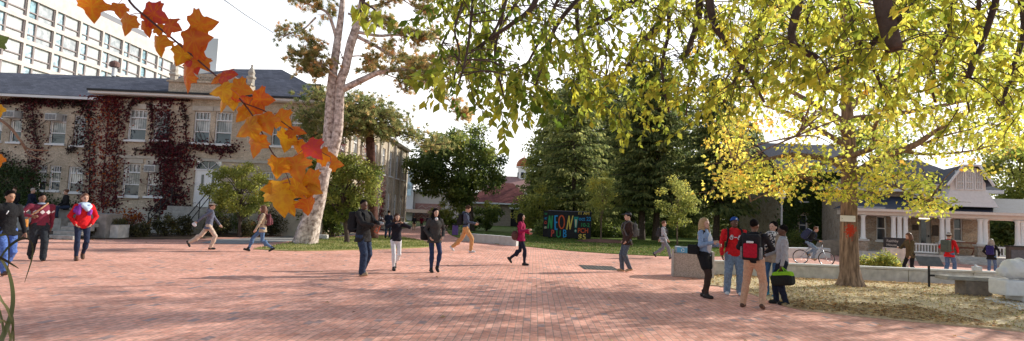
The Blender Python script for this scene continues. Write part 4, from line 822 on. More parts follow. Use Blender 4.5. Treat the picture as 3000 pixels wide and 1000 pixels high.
for P, r0, r1, dy in lp:
    W3 = [po(p[0], p[1], dy*i/(len(P)-1)) for i, p in enumerate(P)]; pth.append((W3, r0, r1)); Q = smoothpath(W3, 30); ends += [Q[k] for k in (12, 16, 20, 24, 27, 29)]
ends = np.array(ends)
# leaf clusters: along every limb, plus the outer shell of the crown; low skirts where the photo shows them hanging
Cc = [ends+rng.normal(0, .35, ends.shape)]
def clus(px, py, n_, sx, sy, dy0, dy1):
    d = rng.uniform(dy0, dy1, n_); X = rng.normal(px, sx, n_); Yp = rng.normal(py, sy, n_); return np.array([po(a, b_, c) for a, b_, c in zip(X, Yp, d)])
for a in ((2170, 450, 12, 40, 50, -3, 2), (2150, 545, 6, 28, 20, -2.5, 1), (2250, 535, 5, 34, 22, -3, 1), (2330, 500, 5, 50, 22, -4, 3), (2420, 490, 5, 30, 20, -4, 0), (2560, 430, 14, 45, 35, -4, 3), (2600, 500, 9, 40, 18, -3, 1), (2680, 545, 8, 34, 16, -3, 0), (2735, 600, 6, 26, 12, -2.4, -.5), (2780, 400, 10, 50, 30, -3, 3), (2890, 420, 6, 50, 25, -2, 4), (2970, 400, 8, 40, 40, -2, 4),
          (2120, 390, 12, 35, 50, -2, 3), (2200, 280, 18, 60, 60, -4, 5), (2400, 270, 22, 100, 70, -5, 5), (2600, 270, 22, 100, 70, -5, 5), (2800, 250, 18, 90, 70, -4, 5), (2950, 230, 12, 60, 70, -3, 5), (2300, 120, 34, 140, 70, -5, 5), (2550, 80, 34, 140, 70, -5, 5), (2800, 100, 30, 120, 70, -5, 5), (2450, -60, 40, 200, 70, -4, 5), (2450, -170, 110, 260, 100, -5, 5), (2450, -320, 60, 200, 60, -4, 4), (2440, 560, 6, 18, 20, -2, -.6), (2545, 575, 5, 14, 16, -2.2, -1)): Cc.append(clus(*a))  # unseen treetop clumps packed in to deepen the shade below
Cc = np.concatenate(Cc); Cc = Cc[Cc[:, 2] > 1.9]
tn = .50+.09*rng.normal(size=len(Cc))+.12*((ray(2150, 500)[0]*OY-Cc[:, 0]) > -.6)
V, F, ti = clump_leaves(Cc, rng.uniform(.3, .62, len(Cc)), 40, .118, .08, tn, .16, .35, .6, .13); mk('crown', V, F, mOAKL, oak, tint=ti)
for c in Cc:
    for _ in range(2): q = c+rdir(1)[0]*np.array([.5, .5, .3]); pth.append(([c, (c+q)/2+np.array([0, 0, .03]), q], .008, .003))
for c in Cc[rng.permutation(len(Cc))[:330]]:
    j = np.argmin(((ends-c)**2).sum(1)); e = ends[j]; pth.append(([e, (e+c)/2+np.array([0, 0, .12]), c], .022, .006))
limbs('branch', pth, mBARKO, oak, 6)
sg = thing('tree_notice', 'blank white board fixed across the oak trunk above a red paint patch', 'notice', loc=tuple(po(2485, 641)))
c = po(2484, 641, -.262); MB().box(c, (.215, .012, .088), bev=.004).build('board', mWHITEP, sg)
b = MB()
for dx in (-.17, .17): b.lathe((c[0]+dx, c[1]-.016, c[2]), [(.008, -.008), (.008, .008)], 6)
b.build('screw', mDARK, sg)

# ---- a neighbouring oak at the house end whose boughs reach in from the side
t2 = leafy_tree('oak_tree', 'dark olive and orange tinged tree leaning in over the far end of the porch', 'tree', (21.5, 18.6), 11, 7.2, (6.0, 5.2, 3.4), 95, 95, .16, mOAKL, mBARKO, .30, .32, rc=.17, z0=.34)

# ---- the overhanging tree whose trunk is out of the frame
ov_ = thing('overhanging_tree', 'tree reaching over the plaza with hanging twigs of pointed olive green leaves', 'tree', loc=(9.2, 1.6, 0))
T0 = np.array([9.2, 1.6, 4.6]); trunk_mesh([(9.2, 1.6, -.05), (9.25, 1.6, 2.4), T0, (9.0, 1.9, 7.5), (8.6, 2.2, 10)], [.34, .28, .26, .18, .05], mBARKD, ov_, 12, 1.5)
bo = [([(2056, -60), (2050, 0), (2044, 63), (2002, 178)], 6.4, .055, .016), ([(1990, -50), (1924, 79), (1871, 136), (1835, 204), (1777, 225)], 6.8, .045, .01), ([(2075, -30), (2090, 60), (2123, 120), (2196, 225), (2240, 300)], 6.2, .045, .01), ([(1880, -20), (1840, 16), (1777, 58), (1700, 90)], 7.2, .04, .01),
      ([(2580, -60), (2585, 0), (2600, 70), (2619, 146)], 5.2, .062, .05), ([(2350, -60), (2343, 0), (2320, 117), (2395, 173)], 5.8, .05, .02), ([(2720, -20), (2617, 72), (2530, 150), (2460, 195), (2400, 220)], 6.2, .04, .01), ([(2925, -30), (2890, 90), (2839, 228)], 5.6, .035, .012), ([(1362, -60), (1357, 0), (1333, 88), (1346, 155), (1330, 235)], 5.6, .014, .005), ([(1392, -60), (1386, 0), (1368, 155), (1340, 260)], 5.4, .016, .006),
      ([(1600, -80), (1560, 20), (1500, 70), (1440, 110), (1380, 150)], 6.4, .035, .008), ([(1750, -60), (1640, 60), (1600, 160), (1570, 250)], 6.8, .03, .008), ([(2250, -50), (2230, 80), (2180, 180), (2120, 300)], 7.2, .035, .01), ([(2480, -50), (2500, 80), (2560, 200), (2600, 300)], 6.6, .035, .01), ([(2800, -60), (2780, 80), (2720, 200), (2740, 300)], 7, .035, .01), ([(2980, -60), (3000, 90), (2960, 220), (2930, 330)], 6, .03, .01), ([(1700, -60), (1690, 60), (1720, 180), (1740, 300)], 7.4, .03, .01), ([(1950, -60), (1960, 80), (1940, 200), (1960, 330)], 7.6, .03, .01), ([(1480, -60), (1470, 60), (1450, 160), (1480, 300)], 7, .024, .008), ([(1560, -60), (1480, 60), (1420, 170), (1400, 265)], 7.4, .024, .007), ([(1420, -60), (1335, 60), (1292, 140), (1275, 225)], 7.8, .02, .006), ([(1660, -60), (1590, 100), (1525, 230), (1500, 315)], 8, .024, .007), ([(1500, -60), (1450, 90), (1350, 195)], 6.2, .02, .006), ([(2080, -60), (2060, 100), (2020, 230), (2010, 340)], 8, .03, .008), ([(2380, -60), (2360, 90), (2330, 190), (2320, 250)], 8, .03, .008), ([(2870, -60), (2860, 120), (2830, 240), (2840, 330)], 8, .03, .008), ([(1100, -70), (1075, -20), (1060, 20), (1050, 60)], 4.6, .016, .006), ([(1020, -60), (1040, -15), (1100, 30)], 4.4, .012, .005)]
pth = []; anch = []
for P, Y, r0, r1 in bo:
    W3 = [at(p[0], p[1], Y-.05*i) for i, p in enumerate(P)]; s = W3[0]; mid = (T0+s)/2+np.array([0, 0, .9]); pth.append(([T0, mid, s+(s-W3[1])*.25], max(.09*r0/.045, .035), r0)); pth.append(([s+(s-W3[1])*.25]+W3, r0*1.35, r1*1.5)); Q = smoothpath(W3, 26); anch.append(Q[4:])
anch = np.concatenate(anch)
yb = lambda x: np.interp(x, [1000, 1120, 1130, 1225, 1300, 1400, 1500, 1600, 1700, 1850, 2000, 2150, 2300, 2500, 2700, 2850, 3000, 3100], [40, 50, -60, 60, 215, 250, 310, 290, 290, 340, 360, 270, 250, 240, 290, 330, 360, 370])
LP = []; LD = []; LL_ = []; LT = []
nt_ = 0
while nt_ < 1020:
    px = rng.uniform(1262, 3080); yl = yb(px)
    py = rng.uniform(-70, yl) if yl > -60 else -999
    dens = np.interp(px, [1225, 1400, 1600, 2000], [.6, .85, .95, 1.])*(1-.35*max(0, py/yl)**2 if py > 0 else 1)
    gap = math.sin(px*.021+1)*math.sin(py*.03+px*.007)   # leave ragged openings to the sky
    if py < -900 or rng.random() > dens or gap > np.interp(px, [1250, 1600, 2200], [.38, .42, .46]): continue
    Y = rng.uniform(4.8, 9.0); p = at(px, py, Y); j = np.argmin(((anch-p)**2).sum(1)); q = anch[j]
    if np.linalg.norm(p-q) > 1.15: continue
    nt_ += 1
    if nt_ % 5 < 2: pth.append(([q, q*.6+p*.4+np.array([rng.normal()*.05, 0, .07]), q*.25+p*.75+np.array([rng.normal()*.04, 0, .05]), p], .007, .003))
    ln = rng.uniform(.25, .7); d = unit(np.array([rng.normal()*.5, rng.normal()*.4, -.75])); n_ = int(ln*26); s = np.linspace(.08, 1, n_); bend = np.array([rng.normal()*.12, rng.normal()*.12, .12])
    C = p+d*(s*ln)[:, None]+bend*(s**2)[:, None]; pth.append(([C[0], C[len(C)//2], C[-1]], .005, .002)) if nt_ % 2 else None
    sd_ = rdir(n_)*.8+d*.5+np.array([0, 0, -.45]); LP.append(C); LD.append(sd_); sc = rng.uniform(.75, 1.25); LL_.append(rng.uniform(.07, .11, n_)*sc*np.interp(px, [1300, 1800], [1.2, 1]))
    LT.append(np.clip(np.interp(px, [1225, 1500, 1900, 2400, 3000], [.16, .26, .38, .44, .46])+rng.normal()*.12+rng.normal(0, .12, n_), 0, .97)+(rng.random(n_) < .012)*.1)  # tint darkens toward the left, painting that side's shade into the leaves
for px, py, n_ in ((1058, 40, 7), (1085, 62, 6), (1050, 10, 6), (1108, 20, 5), (1290, 260, 7), (1275, 300, 4), (1505, 330, 4), (1310, 230, 6)):
    Y = 4.4 if px < 1200 else 5; P = np.array([at(px+rng.normal()*14, py+rng.normal()*12, Y+rng.normal()*.1) for _ in range(n_)]); LP.append(P); LD.append(rdir(n_)*.5+np.array([0, 0, -.9])); LL_.append(rng.uniform(.10, .14, n_)); LT.append(np.full(n_, .42)+rng.normal(0, .1, n_))
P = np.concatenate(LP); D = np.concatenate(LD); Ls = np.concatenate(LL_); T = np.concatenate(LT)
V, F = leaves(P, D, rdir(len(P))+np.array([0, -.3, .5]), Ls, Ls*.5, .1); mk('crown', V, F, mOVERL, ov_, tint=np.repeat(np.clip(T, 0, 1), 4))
limbs('branch', pth, mBARKD, ov_, 5)

# ---- ivy on the hall and on the stone house
def vine(label, Yp, paths, m, tint, L_=.125, group='ivy climbing the brick hall', stem_m=None, thin=.55):
    c = at(paths[0][0][0][0], paths[0][0][0][1], Yp); t = thing('ivy', label, 'ivy', group, (c[0], Yp, 0))
    P = []; T = []; st = []
    for pts, wd, n_, tt in paths:
        n_ = int(n_*thin); Q = smoothpath([(p[0], p[1], 0) for p in pts], 60); W3 = np.array([at(q[0], q[1], Yp) for q in Q]); k = Yp/FPX
        i = rng.integers(0, 60, n_); o_ = np.stack([rng.normal(0, wd*k*.42, n_), -np.abs(rng.normal(.06, .07, n_))-.03, rng.normal(0, max(wd*.3, 5)*k, n_)], 1)
        P.append(W3[i]+o_); blot = np.sin(W3[i][:, 0]*5+W3[i][:, 2]*4)*.1; T.append(np.clip(tt+blot+rng.normal(0, .14, n_), 0, 1))
        S = W3.copy(); S[:, 1] -= .03; st.append((S[::6], .035, .012))
        for _ in range(max(3, n_//70)):
            j = rng.integers(0, 50); a = S[j]; e = a+np.array([rng.normal()*wd*k*.8, 0, rng.uniform(.2, 1.2)]); e[2] = min(e[2], 7.15); st.append(([a, (a+e)/2+np.array([rng.normal()*.15, -.01, 0]), e], .016, .006))
    P = np.concatenate(P); T = np.concatenate(T); P[:, 2] = np.clip(P[:, 2], .1, 7.15 if Yp < 40 else 9); n_ = len(P)
    D = np.array([0, -.35, -1.])+rdir(n_)*.6; V, F = leaves(P, D, np.array([0, -1, .35])+rdir(n_)*.55, rng.uniform(.7, 1.3, n_)*L_, rng.uniform(.7, 1.2, n_)*L_*.85, .05); mk('foliage', V, F, m, t, tint=np.repeat(T, 4))
    limbs('stem', st, stem_m or mat('vine_stem', (.06, .03, .03), .9, .3), t, 4); return t
vine('dense crimson ivy column covering the projecting corner of the hall', FY, [([(300, 690), (300, 560), (312, 430), (318, 310), (320, 285)], 62, 3000, .72), ([(330, 690), (340, 540), (345, 400), (350, 290)], 40, 1300, .5), ([(300, 270), (350, 272), (420, 285)], 16, 260, .5)], mIVYR, .6)  # raised tint paints grazing sun into the red corner ivy
vine('maroon ivy trunk rising between the windows and arching over the white door', FY, [([(470, 660), (475, 600), (480, 520), (490, 440), (492, 360), (490, 290)], 46, 2300, .48), ([(520, 640), (510, 540), (500, 450)], 60, 1700, .5), ([(500, 440), (545, 425), (600, 425), (650, 440), (690, 425)], 30, 900, .46), ([(470, 430), (520, 450), (560, 480)], 44, 800, .47), ([(440, 300), (448, 330), (446, 410)], 12, 260, .42), ([(395, 290), (380, 320), (375, 350)], 10, 160, .42), ([(490, 290), (440, 285), (390, 300)], 16, 380, .42), ([(495, 290), (530, 270), (560, 265)], 14, 300, .42), ([(545, 410), (545, 350), (538, 300)], 12, 220, .42), ([(440, 420), (490, 425), (470, 400)], 24, 500, .4), ([(400, 440), (450, 440), (500, 430)], 20, 300, .42)], mIVYR, .5)
vine('dark green and maroon ivy sheet over the recessed wing of the hall', LY, [([(90, 690), (95, 560), (110, 440), (100, 350), (90, 290)], 44, 1900, .45), ([(250, 690), (262, 560), (262, 430), (258, 330), (250, 285)], 40, 2000, .40), ([(5, 300), (80, 292), (160, 300), (250, 298)], 22, 1300, .35), ([(-20, 690), (-10, 550), (10, 450)], 70, 1700, .2), ([(200, 440), (225, 425), (230, 350)], 12, 200, .3)], mIVYR, .4)
vine('low green ivy bank under the wing windows of the hall', LY-.1, [([(-10, 640), (40, 600), (90, 590), (140, 605), (230, 620)], 60, 2600, .5), ([(0, 500), (60, 510), (110, 540)], 60, 1700, .45), ([(-10, 560), (30, 560), (100, 580)], 50, 1300, .5)], mIVYG, .5)
vine('green ivy curtain around the windows of the stone house', Yi, [([(2300, 700), (2310, 620), (2315, 560), (2320, 520)], 34, 1900, .55), ([(2392, 690), (2392, 620), (2388, 560), (2390, 520)], 40, 2000, .5), ([(2460, 690), (2465, 620), (2460, 560)], 50, 2200, .55), ([(2320, 610), (2380, 605), (2440, 608)], 24, 900, .6), ([(2310, 535), (2400, 525), (2500, 530)], 40, 1500, .6), ([(2330, 700), (2400, 700), (2490, 705)], 14, 500, .5)], mIVYG, .5, .2, 'ivy on the stone house', None, 1.)
# red ivy patches on the long side wall
t = thing('ivy', 'dark red creeper hanging on the sunlit long side wall of the hall', 'ivy', 'ivy climbing the brick hall', (X1, 38, 0)); P = []
for y_, z_, sy, sz_, n_ in ((33.2, 4.5, .5, 2, 900), (35.6, 2, .6, 1.2, 700), (38.5, 3, .4, 2, 600), (45, 2, .5, 1.2, 500)): P.append(np.stack([X1+.05+np.abs(rng.normal(0, .08, n_)), rng.normal(y_, sy, n_), np.clip(rng.normal(z_, sz_, n_), .1, 7)], 1))
P = np.concatenate(P); n_ = len(P); V, F = leaves(P, np.array([.3, 0, -1])+rdir(n_)*.5, np.array([1, 0, .3])+rdir(n_)*.5, .15, .13, .05); mk('foliage', V, F, mIVYR, t, tint=np.repeat(np.clip(rng.normal(.6, .15, n_), 0, 1), 4))

# ---- shrubs of the planted bed
bushes = [(345, 694, 46, 50, .3, mSHRUB, 'scrubby brown bush just past the concrete planter'), (370, 680, 90, 66, .86, mIVYR, 'low bank of rust red leaves below the hall windows'), (425, 668, 70, 66, .93, mIVYR, 'orange red leaf bank running up beside the handrail'), (470, 655, 40, 60, .95, mIVYR, 'topmost orange leaf clump against the hall steps'), (410, 697, 66, 44, .45, mSHRUB, 'twiggy olive bush by the edge of the bricks'),
          (478, 694, 70, 62, .5, mSHRUB, 'ragged rose bush in front of the door steps'), (535, 692, 60, 56, .4, mSHRUB, 'dull brown bush at the foot of the near handrail'), (580, 684, 54, 56, .55, mSHRUB, 'olive bush just behind the walker with the cap'), (598, 664, 56, 60, .84, mSHRUB, 'golden bush bank beside the handrail under the small tree'), (640, 692, 70, 66, .4, mSHRUB, 'dark low bush between the two walkers at the bed'),
          (700, 686, 80, 80, .35, mMAPD, 'dark green shrub under the small yellow green tree'), (735, 696, 60, 46, .5, mSHRUB, 'olive shrub beside the person with the flowered backpack'), (795, 692, 80, 76, .4, mSHRUB, 'brown green shrub near the pale pine trunk'), (850, 688, 60, 60, .45, mMAPD, 'green shrub tucked behind the pale pine trunk'), (272, 698, 34, 60, .4, mSHRUB, 'tall weeds standing around the concrete planter'), (245, 690, 50, 80, .8, mIVYR, 'dark red bush between the steps and the planter'),
          (1050, 676, 60, 60, .4, mMAPD, 'clipped dark hedge clump at the hall side wall'), (1125, 664, 46, 46, .45, mMAPD, 'dark hedge clump by the corner of the path'), (1172, 662, 34, 40, .85, mPALE, 'bright yellow green hedge at the path end'), (930, 680, 70, 80, .35, mMAPD, 'shaded hedge behind the standing person'), (1000, 678, 50, 56, .55, mPALE, 'yellowish bush near the standing person')]
for px, py, wx, h_, tn, m, lab in bushes:
    p = gr(px, py); k = p[1]/FPX; hh = h_*k; rx = wx*k/2*1.15
    shrub(lab, (p[0], p[1]), rx, min(rx, .9), hh, int(900+600*rx), .10, m, tn, group='shrubs in front of the hall', z=.03)
shrub('silvery green bush behind the cyclist', tuple(gr(2342, 735)[:2]), 1.4, 1.0, 1.25, 2600, .10, mPALE, .18, 'shrub')
shrub('glossy low green shrub in front of the house sign', tuple(gr(2578, 795)[:2]), 1.15, .6, .72, 2200, .10, mMAPD, .7, 'shrub')
shrub('dry brown grass clump beside the concrete slab bench', tuple(gr(2425, 742)[:2]), .9, .5, .8, 900, .12, mSHRUB, .5, 'shrub')
for px, lab in ((1640, 'shadowy undergrowth bush behind the painted board'), (1790, 'shadowy bush at the foot of the first spruces'), (1850, 'dark fern clump beneath the tall spruce'), (1960, 'dim bush between two spruce trunks'), (2040, 'leafy bush beyond the concrete bin')):
    p = gr(px, 703); shrub(lab, (p[0], p[1]+4), 2.0, 1.2, 1.5, 2000, .18, mMAPD if px != 2040 else mPALE, .4, 'shrub', 'undergrowth below the conifers')

# ---- grass and fallen leaves
def inpoly(P, poly):
    poly = np.array(poly); x, y = P[:, 0], P[:, 1]; c = np.zeros(len(P), bool); j = len(poly)-1
    for i in range(len(poly)):
        xi, yi, xj, yj = *poly[i], *poly[j]; c ^= ((yi > y) != (yj > y)) & (x < (xj-xi)*(y-yi)/(yj-yi+1e-12)+xi); j = i
    return c
def scatter(poly, n, box_=None):
    q = np.array(poly); lo, hi = (q.min(0), q.max(0)) if box_ is None else (np.array(box_[0]), np.array(box_[1])); P = rng.uniform(lo, hi, (n*6, 2)); return P[inpoly(P, poly)][:n]
def blades(poly, n, h_, tint, box_=None, w_=.02):
    P = scatter(poly, n, box_); m = len(P); P3 = np.column_stack([P, np.full(m, .028)]); D = np.array([0, 0, 1.])+rdir(m)*.5; D[:, 2] = np.abs(D[:, 2]); V, F = leaves(P3, D, rdir(m), rng.uniform(.6, 1.3, m)*h_, w_, .02)
    return V, F, np.repeat(np.clip(tint+.18*np.sin(P[:, 0]*2.1)*np.sin(P[:, 1]*1.7)+rng.normal(0, .14, m), 0, 1), 4)
V, F, ti = merge([blades([tuple(p) for p in pp], 14000, .07, .66), blades(lawn_right, 16000, .08, .45, ((-3, 26), (14, 44)), .03), blades(lit_edge+[(30, 9), (30, 18.9), (6.6, 18.9)], 9000, .045, .96, ((5, 8.5), (18, 18.6)))])
tag(mk('grass', V, F, mGRASS, tint=ti, kind='stuff'), 'short grass blades of the lawns', 'grass')
litpoly = lit_edge+[(30, 9), (30, 18.6), (6.7, 18.6)]
P = np.concatenate([scatter(litpoly, 5200, ((5, 8.5), (18, 18.6))), np.column_stack([rng.uniform(6.4, 16.5, 1800), 18.55-np.abs(rng.normal(0, .28, 1800))]), scatter(litpoly, 1500, ((5, 8.8), (9, 13))), scatter(lawn_right, 2600, ((0, 27), (12, 36))), np.column_stack([rng.uniform(-8, 9, 60), rng.uniform(8, 22, 60)]), np.column_stack([rng.normal(-18.5, 1.5, 300), rng.normal(22.6, .3, 300)])])
m = len(P); zz = np.where(inpoly(P, litpoly) | inpoly(P, lawn_right), .045, .012)+rng.uniform(0, .012, m)
D = rdir(m)*np.array([1, 1, .12]); V, F = leaves(np.column_stack([P, zz]), D, np.array([0, 0, 1])+rdir(m)*.35, rng.uniform(.06, .11, m), rng.uniform(.04, .075, m), .12)
tag(mk('fallen_leaves', V, F, mFALL, tint=np.repeat(np.clip(rng.normal(.5, .25, m), 0, 1), 4), kind='stuff'), 'dry fallen leaves strewn over the grass and bricks', 'leaves')

# ---- the maple branch hanging in front of the lens
ML = np.array([(0, 0), (.10, -.02), (.24, -.07), (.37, -.04), (.37, .07), (.44, .17), (.60, .23), (.53, .31), (.56, .42), (.44, .45), (.33, .49), (.27, .54), (.26, .64), (.15, .80), (0, 1.0)])
ML = np.vstack([ML, ML[1:-1][::-1]*np.array([-1, 1])])     # outline, stalk at the origin, tip at (0,1)
VEIN = np.full(len(ML), .06); VEIN[[0, 3, 6, 8, 14, 20, 22, 25]] = -.22     # paler ribs running to the lobes
def maple_leaf(o, d, nrm, size, curl):
    d = unit(d); s = unit(np.cross(d, nrm)); n_ = np.cross(s, d); mid = np.array([0, .35]); out = []
    for q in np.vstack([[mid], ML, ML*.68+mid*.32, ML*.34+mid*.66]):
        r2 = (q[0]**2)*.9+.35*(max(0, q[1]-.35))**2; out.append(o+size*(s*q[0]+d*q[1]+n_*(-curl*r2+.06*math.sin(6*q[0]+curl*20)*abs(q[0])+.010*math.cos(14*math.atan2(q[0], q[1]+.01)))))
    k = len(ML); F = [(0, 1+2*k+i, 1+2*k+(i+1) % k) for i in range(k)]+[(1+r_*k+k+i, 1+r_*k+i, 1+r_*k+(i+1) % k, 1+r_*k+k+(i+1) % k) for i in range(k) for r_ in (0, 1)]
    return np.array(out), F
MY = 1.65; mpt = lambda px, py, dy=0: at(px, py, MY+dy)
mb_ = thing('maple_branch', 'thin maple branch hung with orange and gold lobed leaves close by', 'branch', loc=tuple(mpt(330, -60)))
stem1 = [(350, -90), (377, 0), (440, 60), (507, 115), (553, 154), (615, 207), (676, 261), (723, 315), (753, 361), (792, 438), (815, 469), (838, 507), (852, 545)]; stem2 = [(715, 303), (784, 330), (853, 377), (915, 430), (969, 461)]
limbs('twig', [([mpt(*p) for p in stem1], .0036, .0013), ([mpt(*p) for p in stem2], .002, .001)], mat('red_brown_twig', (.09, .035, .03), .6, .3, 40), mb_, 6)
LV = [(269, 28, 88, -10, .38), (350, 31, 52, 10, .42), (373, 73, 72, -20, .40), (430, 85, 56, 5, .55), (465, 90, 48, 20, .3), (458, 46, 84, 62, .72), (504, 77, 64, 70, .66), (465, 135, 70, 0, .28), (596, 73, 86, 100, .42), (577, 115, 92, 100, .48), (584, 140, 70, 125, .62), (530, 165, 72, -30, .16), (569, 192, 60, 20, .92), (546, 232, 92, -15, .46), (596, 186, 62, 40, .4), (638, 230, 54, -60, .36), (669, 219, 66, 92, .8),
      (646, 265, 70, -80, .1), (653, 302, 62, -20, .14), (682, 298, 62, 10, .1), (711, 261, 68, 70, .32), (700, 284, 60, 60, .75), (769, 292, 76, 85, .62), (738, 317, 70, 60, .55), (711, 336, 60, -40, .2), (723, 377, 86, -60, .16), (780, 361, 78, 30, .36), (750, 427, 78, -15, .3), (830, 354, 70, 45, .3), (838, 415, 78, -20, .12), (869, 384, 62, 80, .55), (876, 438, 62, 10, .3), (919, 442, 70, 40, .96), (957, 459, 62, 85, .42), (988, 480, 46, 80, .5),
      (811, 492, 72, -10, .24), (869, 494, 86, 20, .4), (826, 578, 120, 10, .06), (876, 555, 72, 60, .12), (915, 532, 70, 40, .34), (903, 607, 62, 0, .5), (788, 552, 52, -80, .05), (922, 556, 52, 70, .2), (895, 570, 60, 20, .3), (850, 610, 60, 20, .08)]
S1 = np.vstack([smoothpath([mpt(*p) for p in stem1], 80), smoothpath([mpt(*p) for p in stem2], 40)]); mSTALK = mat('red_stalk', (.35, .08, .05), .5)
for px, py, sz_, ang, tn in LV:
    # (px,py) is the leaf's middle, ang its tip direction from straight down
    dy = rng.normal(0, .05); a = R(ang); c = mpt(px, py, dy); tipd = RT*math.sin(a)-UP*math.cos(a)+fwd*rng.normal(0, .25); k = sz_*.92*MY/FPX
    o_ = c-unit(tipd)*k*.45; nrm = -fwd+RT*rng.normal(.1, .45)+UP*rng.normal(.25, .4)
    V, F = maple_leaf(o_, tipd, nrm, k, rng.uniform(.3, 1.15)); t_ = np.clip(tn+.09+rng.normal(0, .05)+np.concatenate([[-.12], .25*(np.linalg.norm(ML-np.array([0, .35]), axis=1)-.3), VEIN, VEIN]), 0, 1)
    lf = mk('leaf', V, F, mMAPLE, mb_, tint=t_, smooth=True)
    q = S1[np.argmin(((S1-o_)**2).sum(1))]; MB().tube([q, (q+o_)/2+np.array([0, 0, .004]), o_], .0011, 4).build('stalk', mSTALK, lf)
tw = thing('maple_twig', 'bare forked brown twig with a few leaves at the picture edge', 'branch', loc=tuple(mpt(-60, 330)))
limbs('twig', [([mpt(-80, 300), mpt(20, 365), mpt(60, 412), mpt(84, 436), mpt(140, 441)], .0045, .002), ([mpt(62, 416), mpt(84, 452), mpt(130, 470)], .0025, .001)], mat('tan_twig', (.22, .13, .08), .7, .3, 30), tw, 6)
for px, py, sz_, ang, tn, m in ((16, 118, 50, 110, .3, mMAPD), (6, 330, 44, 15, .1, mMAPLE), (4, 478, 46, 10, .5, mMAPLE)):
    a = R(ang); c = mpt(px-14, py); tipd = RT*math.sin(a)-UP*math.cos(a); k = sz_*MY/FPX; V, F = maple_leaf(c-tipd*k*.5, tipd, RT*.8-fwd*.5, k, .5); mk('leaf', V, F, m, tw, tint=np.full(len(V), tn))
# ---- strap leaved plant at the near edge
GYp = 1.5; sp_ = thing('strap_plant', 'arching strap leaved plant with dark and olive blades close by', 'plant', loc=tuple(at(-60, 1050, GYp)))
mSTRAP = leafmat('strap_leaf', [(0, (.03, .03, .02)), (.5, (.10, .12, .04)), (1, (.28, .30, .14))], .3)
for P, wd, tn in (([(-30, 1060), (20, 960), (38, 880), (26, 800), (-10, 740)], 24, .55), ([(0, 1080), (30, 1000), (38, 940), (20, 900), (-20, 860)], 16, .8), ([(-40, 900), (0, 760), (50, 705), (88, 705), (95, 750), (72, 828)], 9, .12), ([(-30, 740), (10, 760), (55, 787)], 12, .05), ([(-10, 1080), (10, 980), (-5, 900), (-30, 850)], 14, .6), ([(-30, 700), (20, 690), (26, 745), (22, 800)], 8, .15), ([(-20, 830), (30, 930), (40, 1000), (30, 1060)], 9, .75), ([(-40, 980), (10, 940), (30, 990), (36, 1060)], 10, .9)):
    Q = smoothpath([at(p[0], p[1], GYp+.02*i) for i, p in enumerate(P)], 22); T = unit(np.gradient(Q, axis=0)); S = unit(np.cross(T, fwd+np.array([.3, 0, .2]))); s = np.linspace(0, 1, 22); w_ = wd*GYp/FPX/2*np.sin(np.pi*np.clip(s*.82+.16, 0, 1))**.6
    Nn = np.cross(S, T); V = np.concatenate([Q+S*w_[:, None], Q+Nn*w_[:, None]*.35, Q-S*w_[:, None]]); F = [(r_*22+i, r_*22+i+1, (r_+1)*22+i+1, (r_+1)*22+i) for r_ in (0, 1) for i in range(21)]
    mk('blade', V, F, mSTRAP, sp_, smooth=True, tint=np.tile(np.clip(tn+.15*np.sin(s*9), 0, 1), 3))
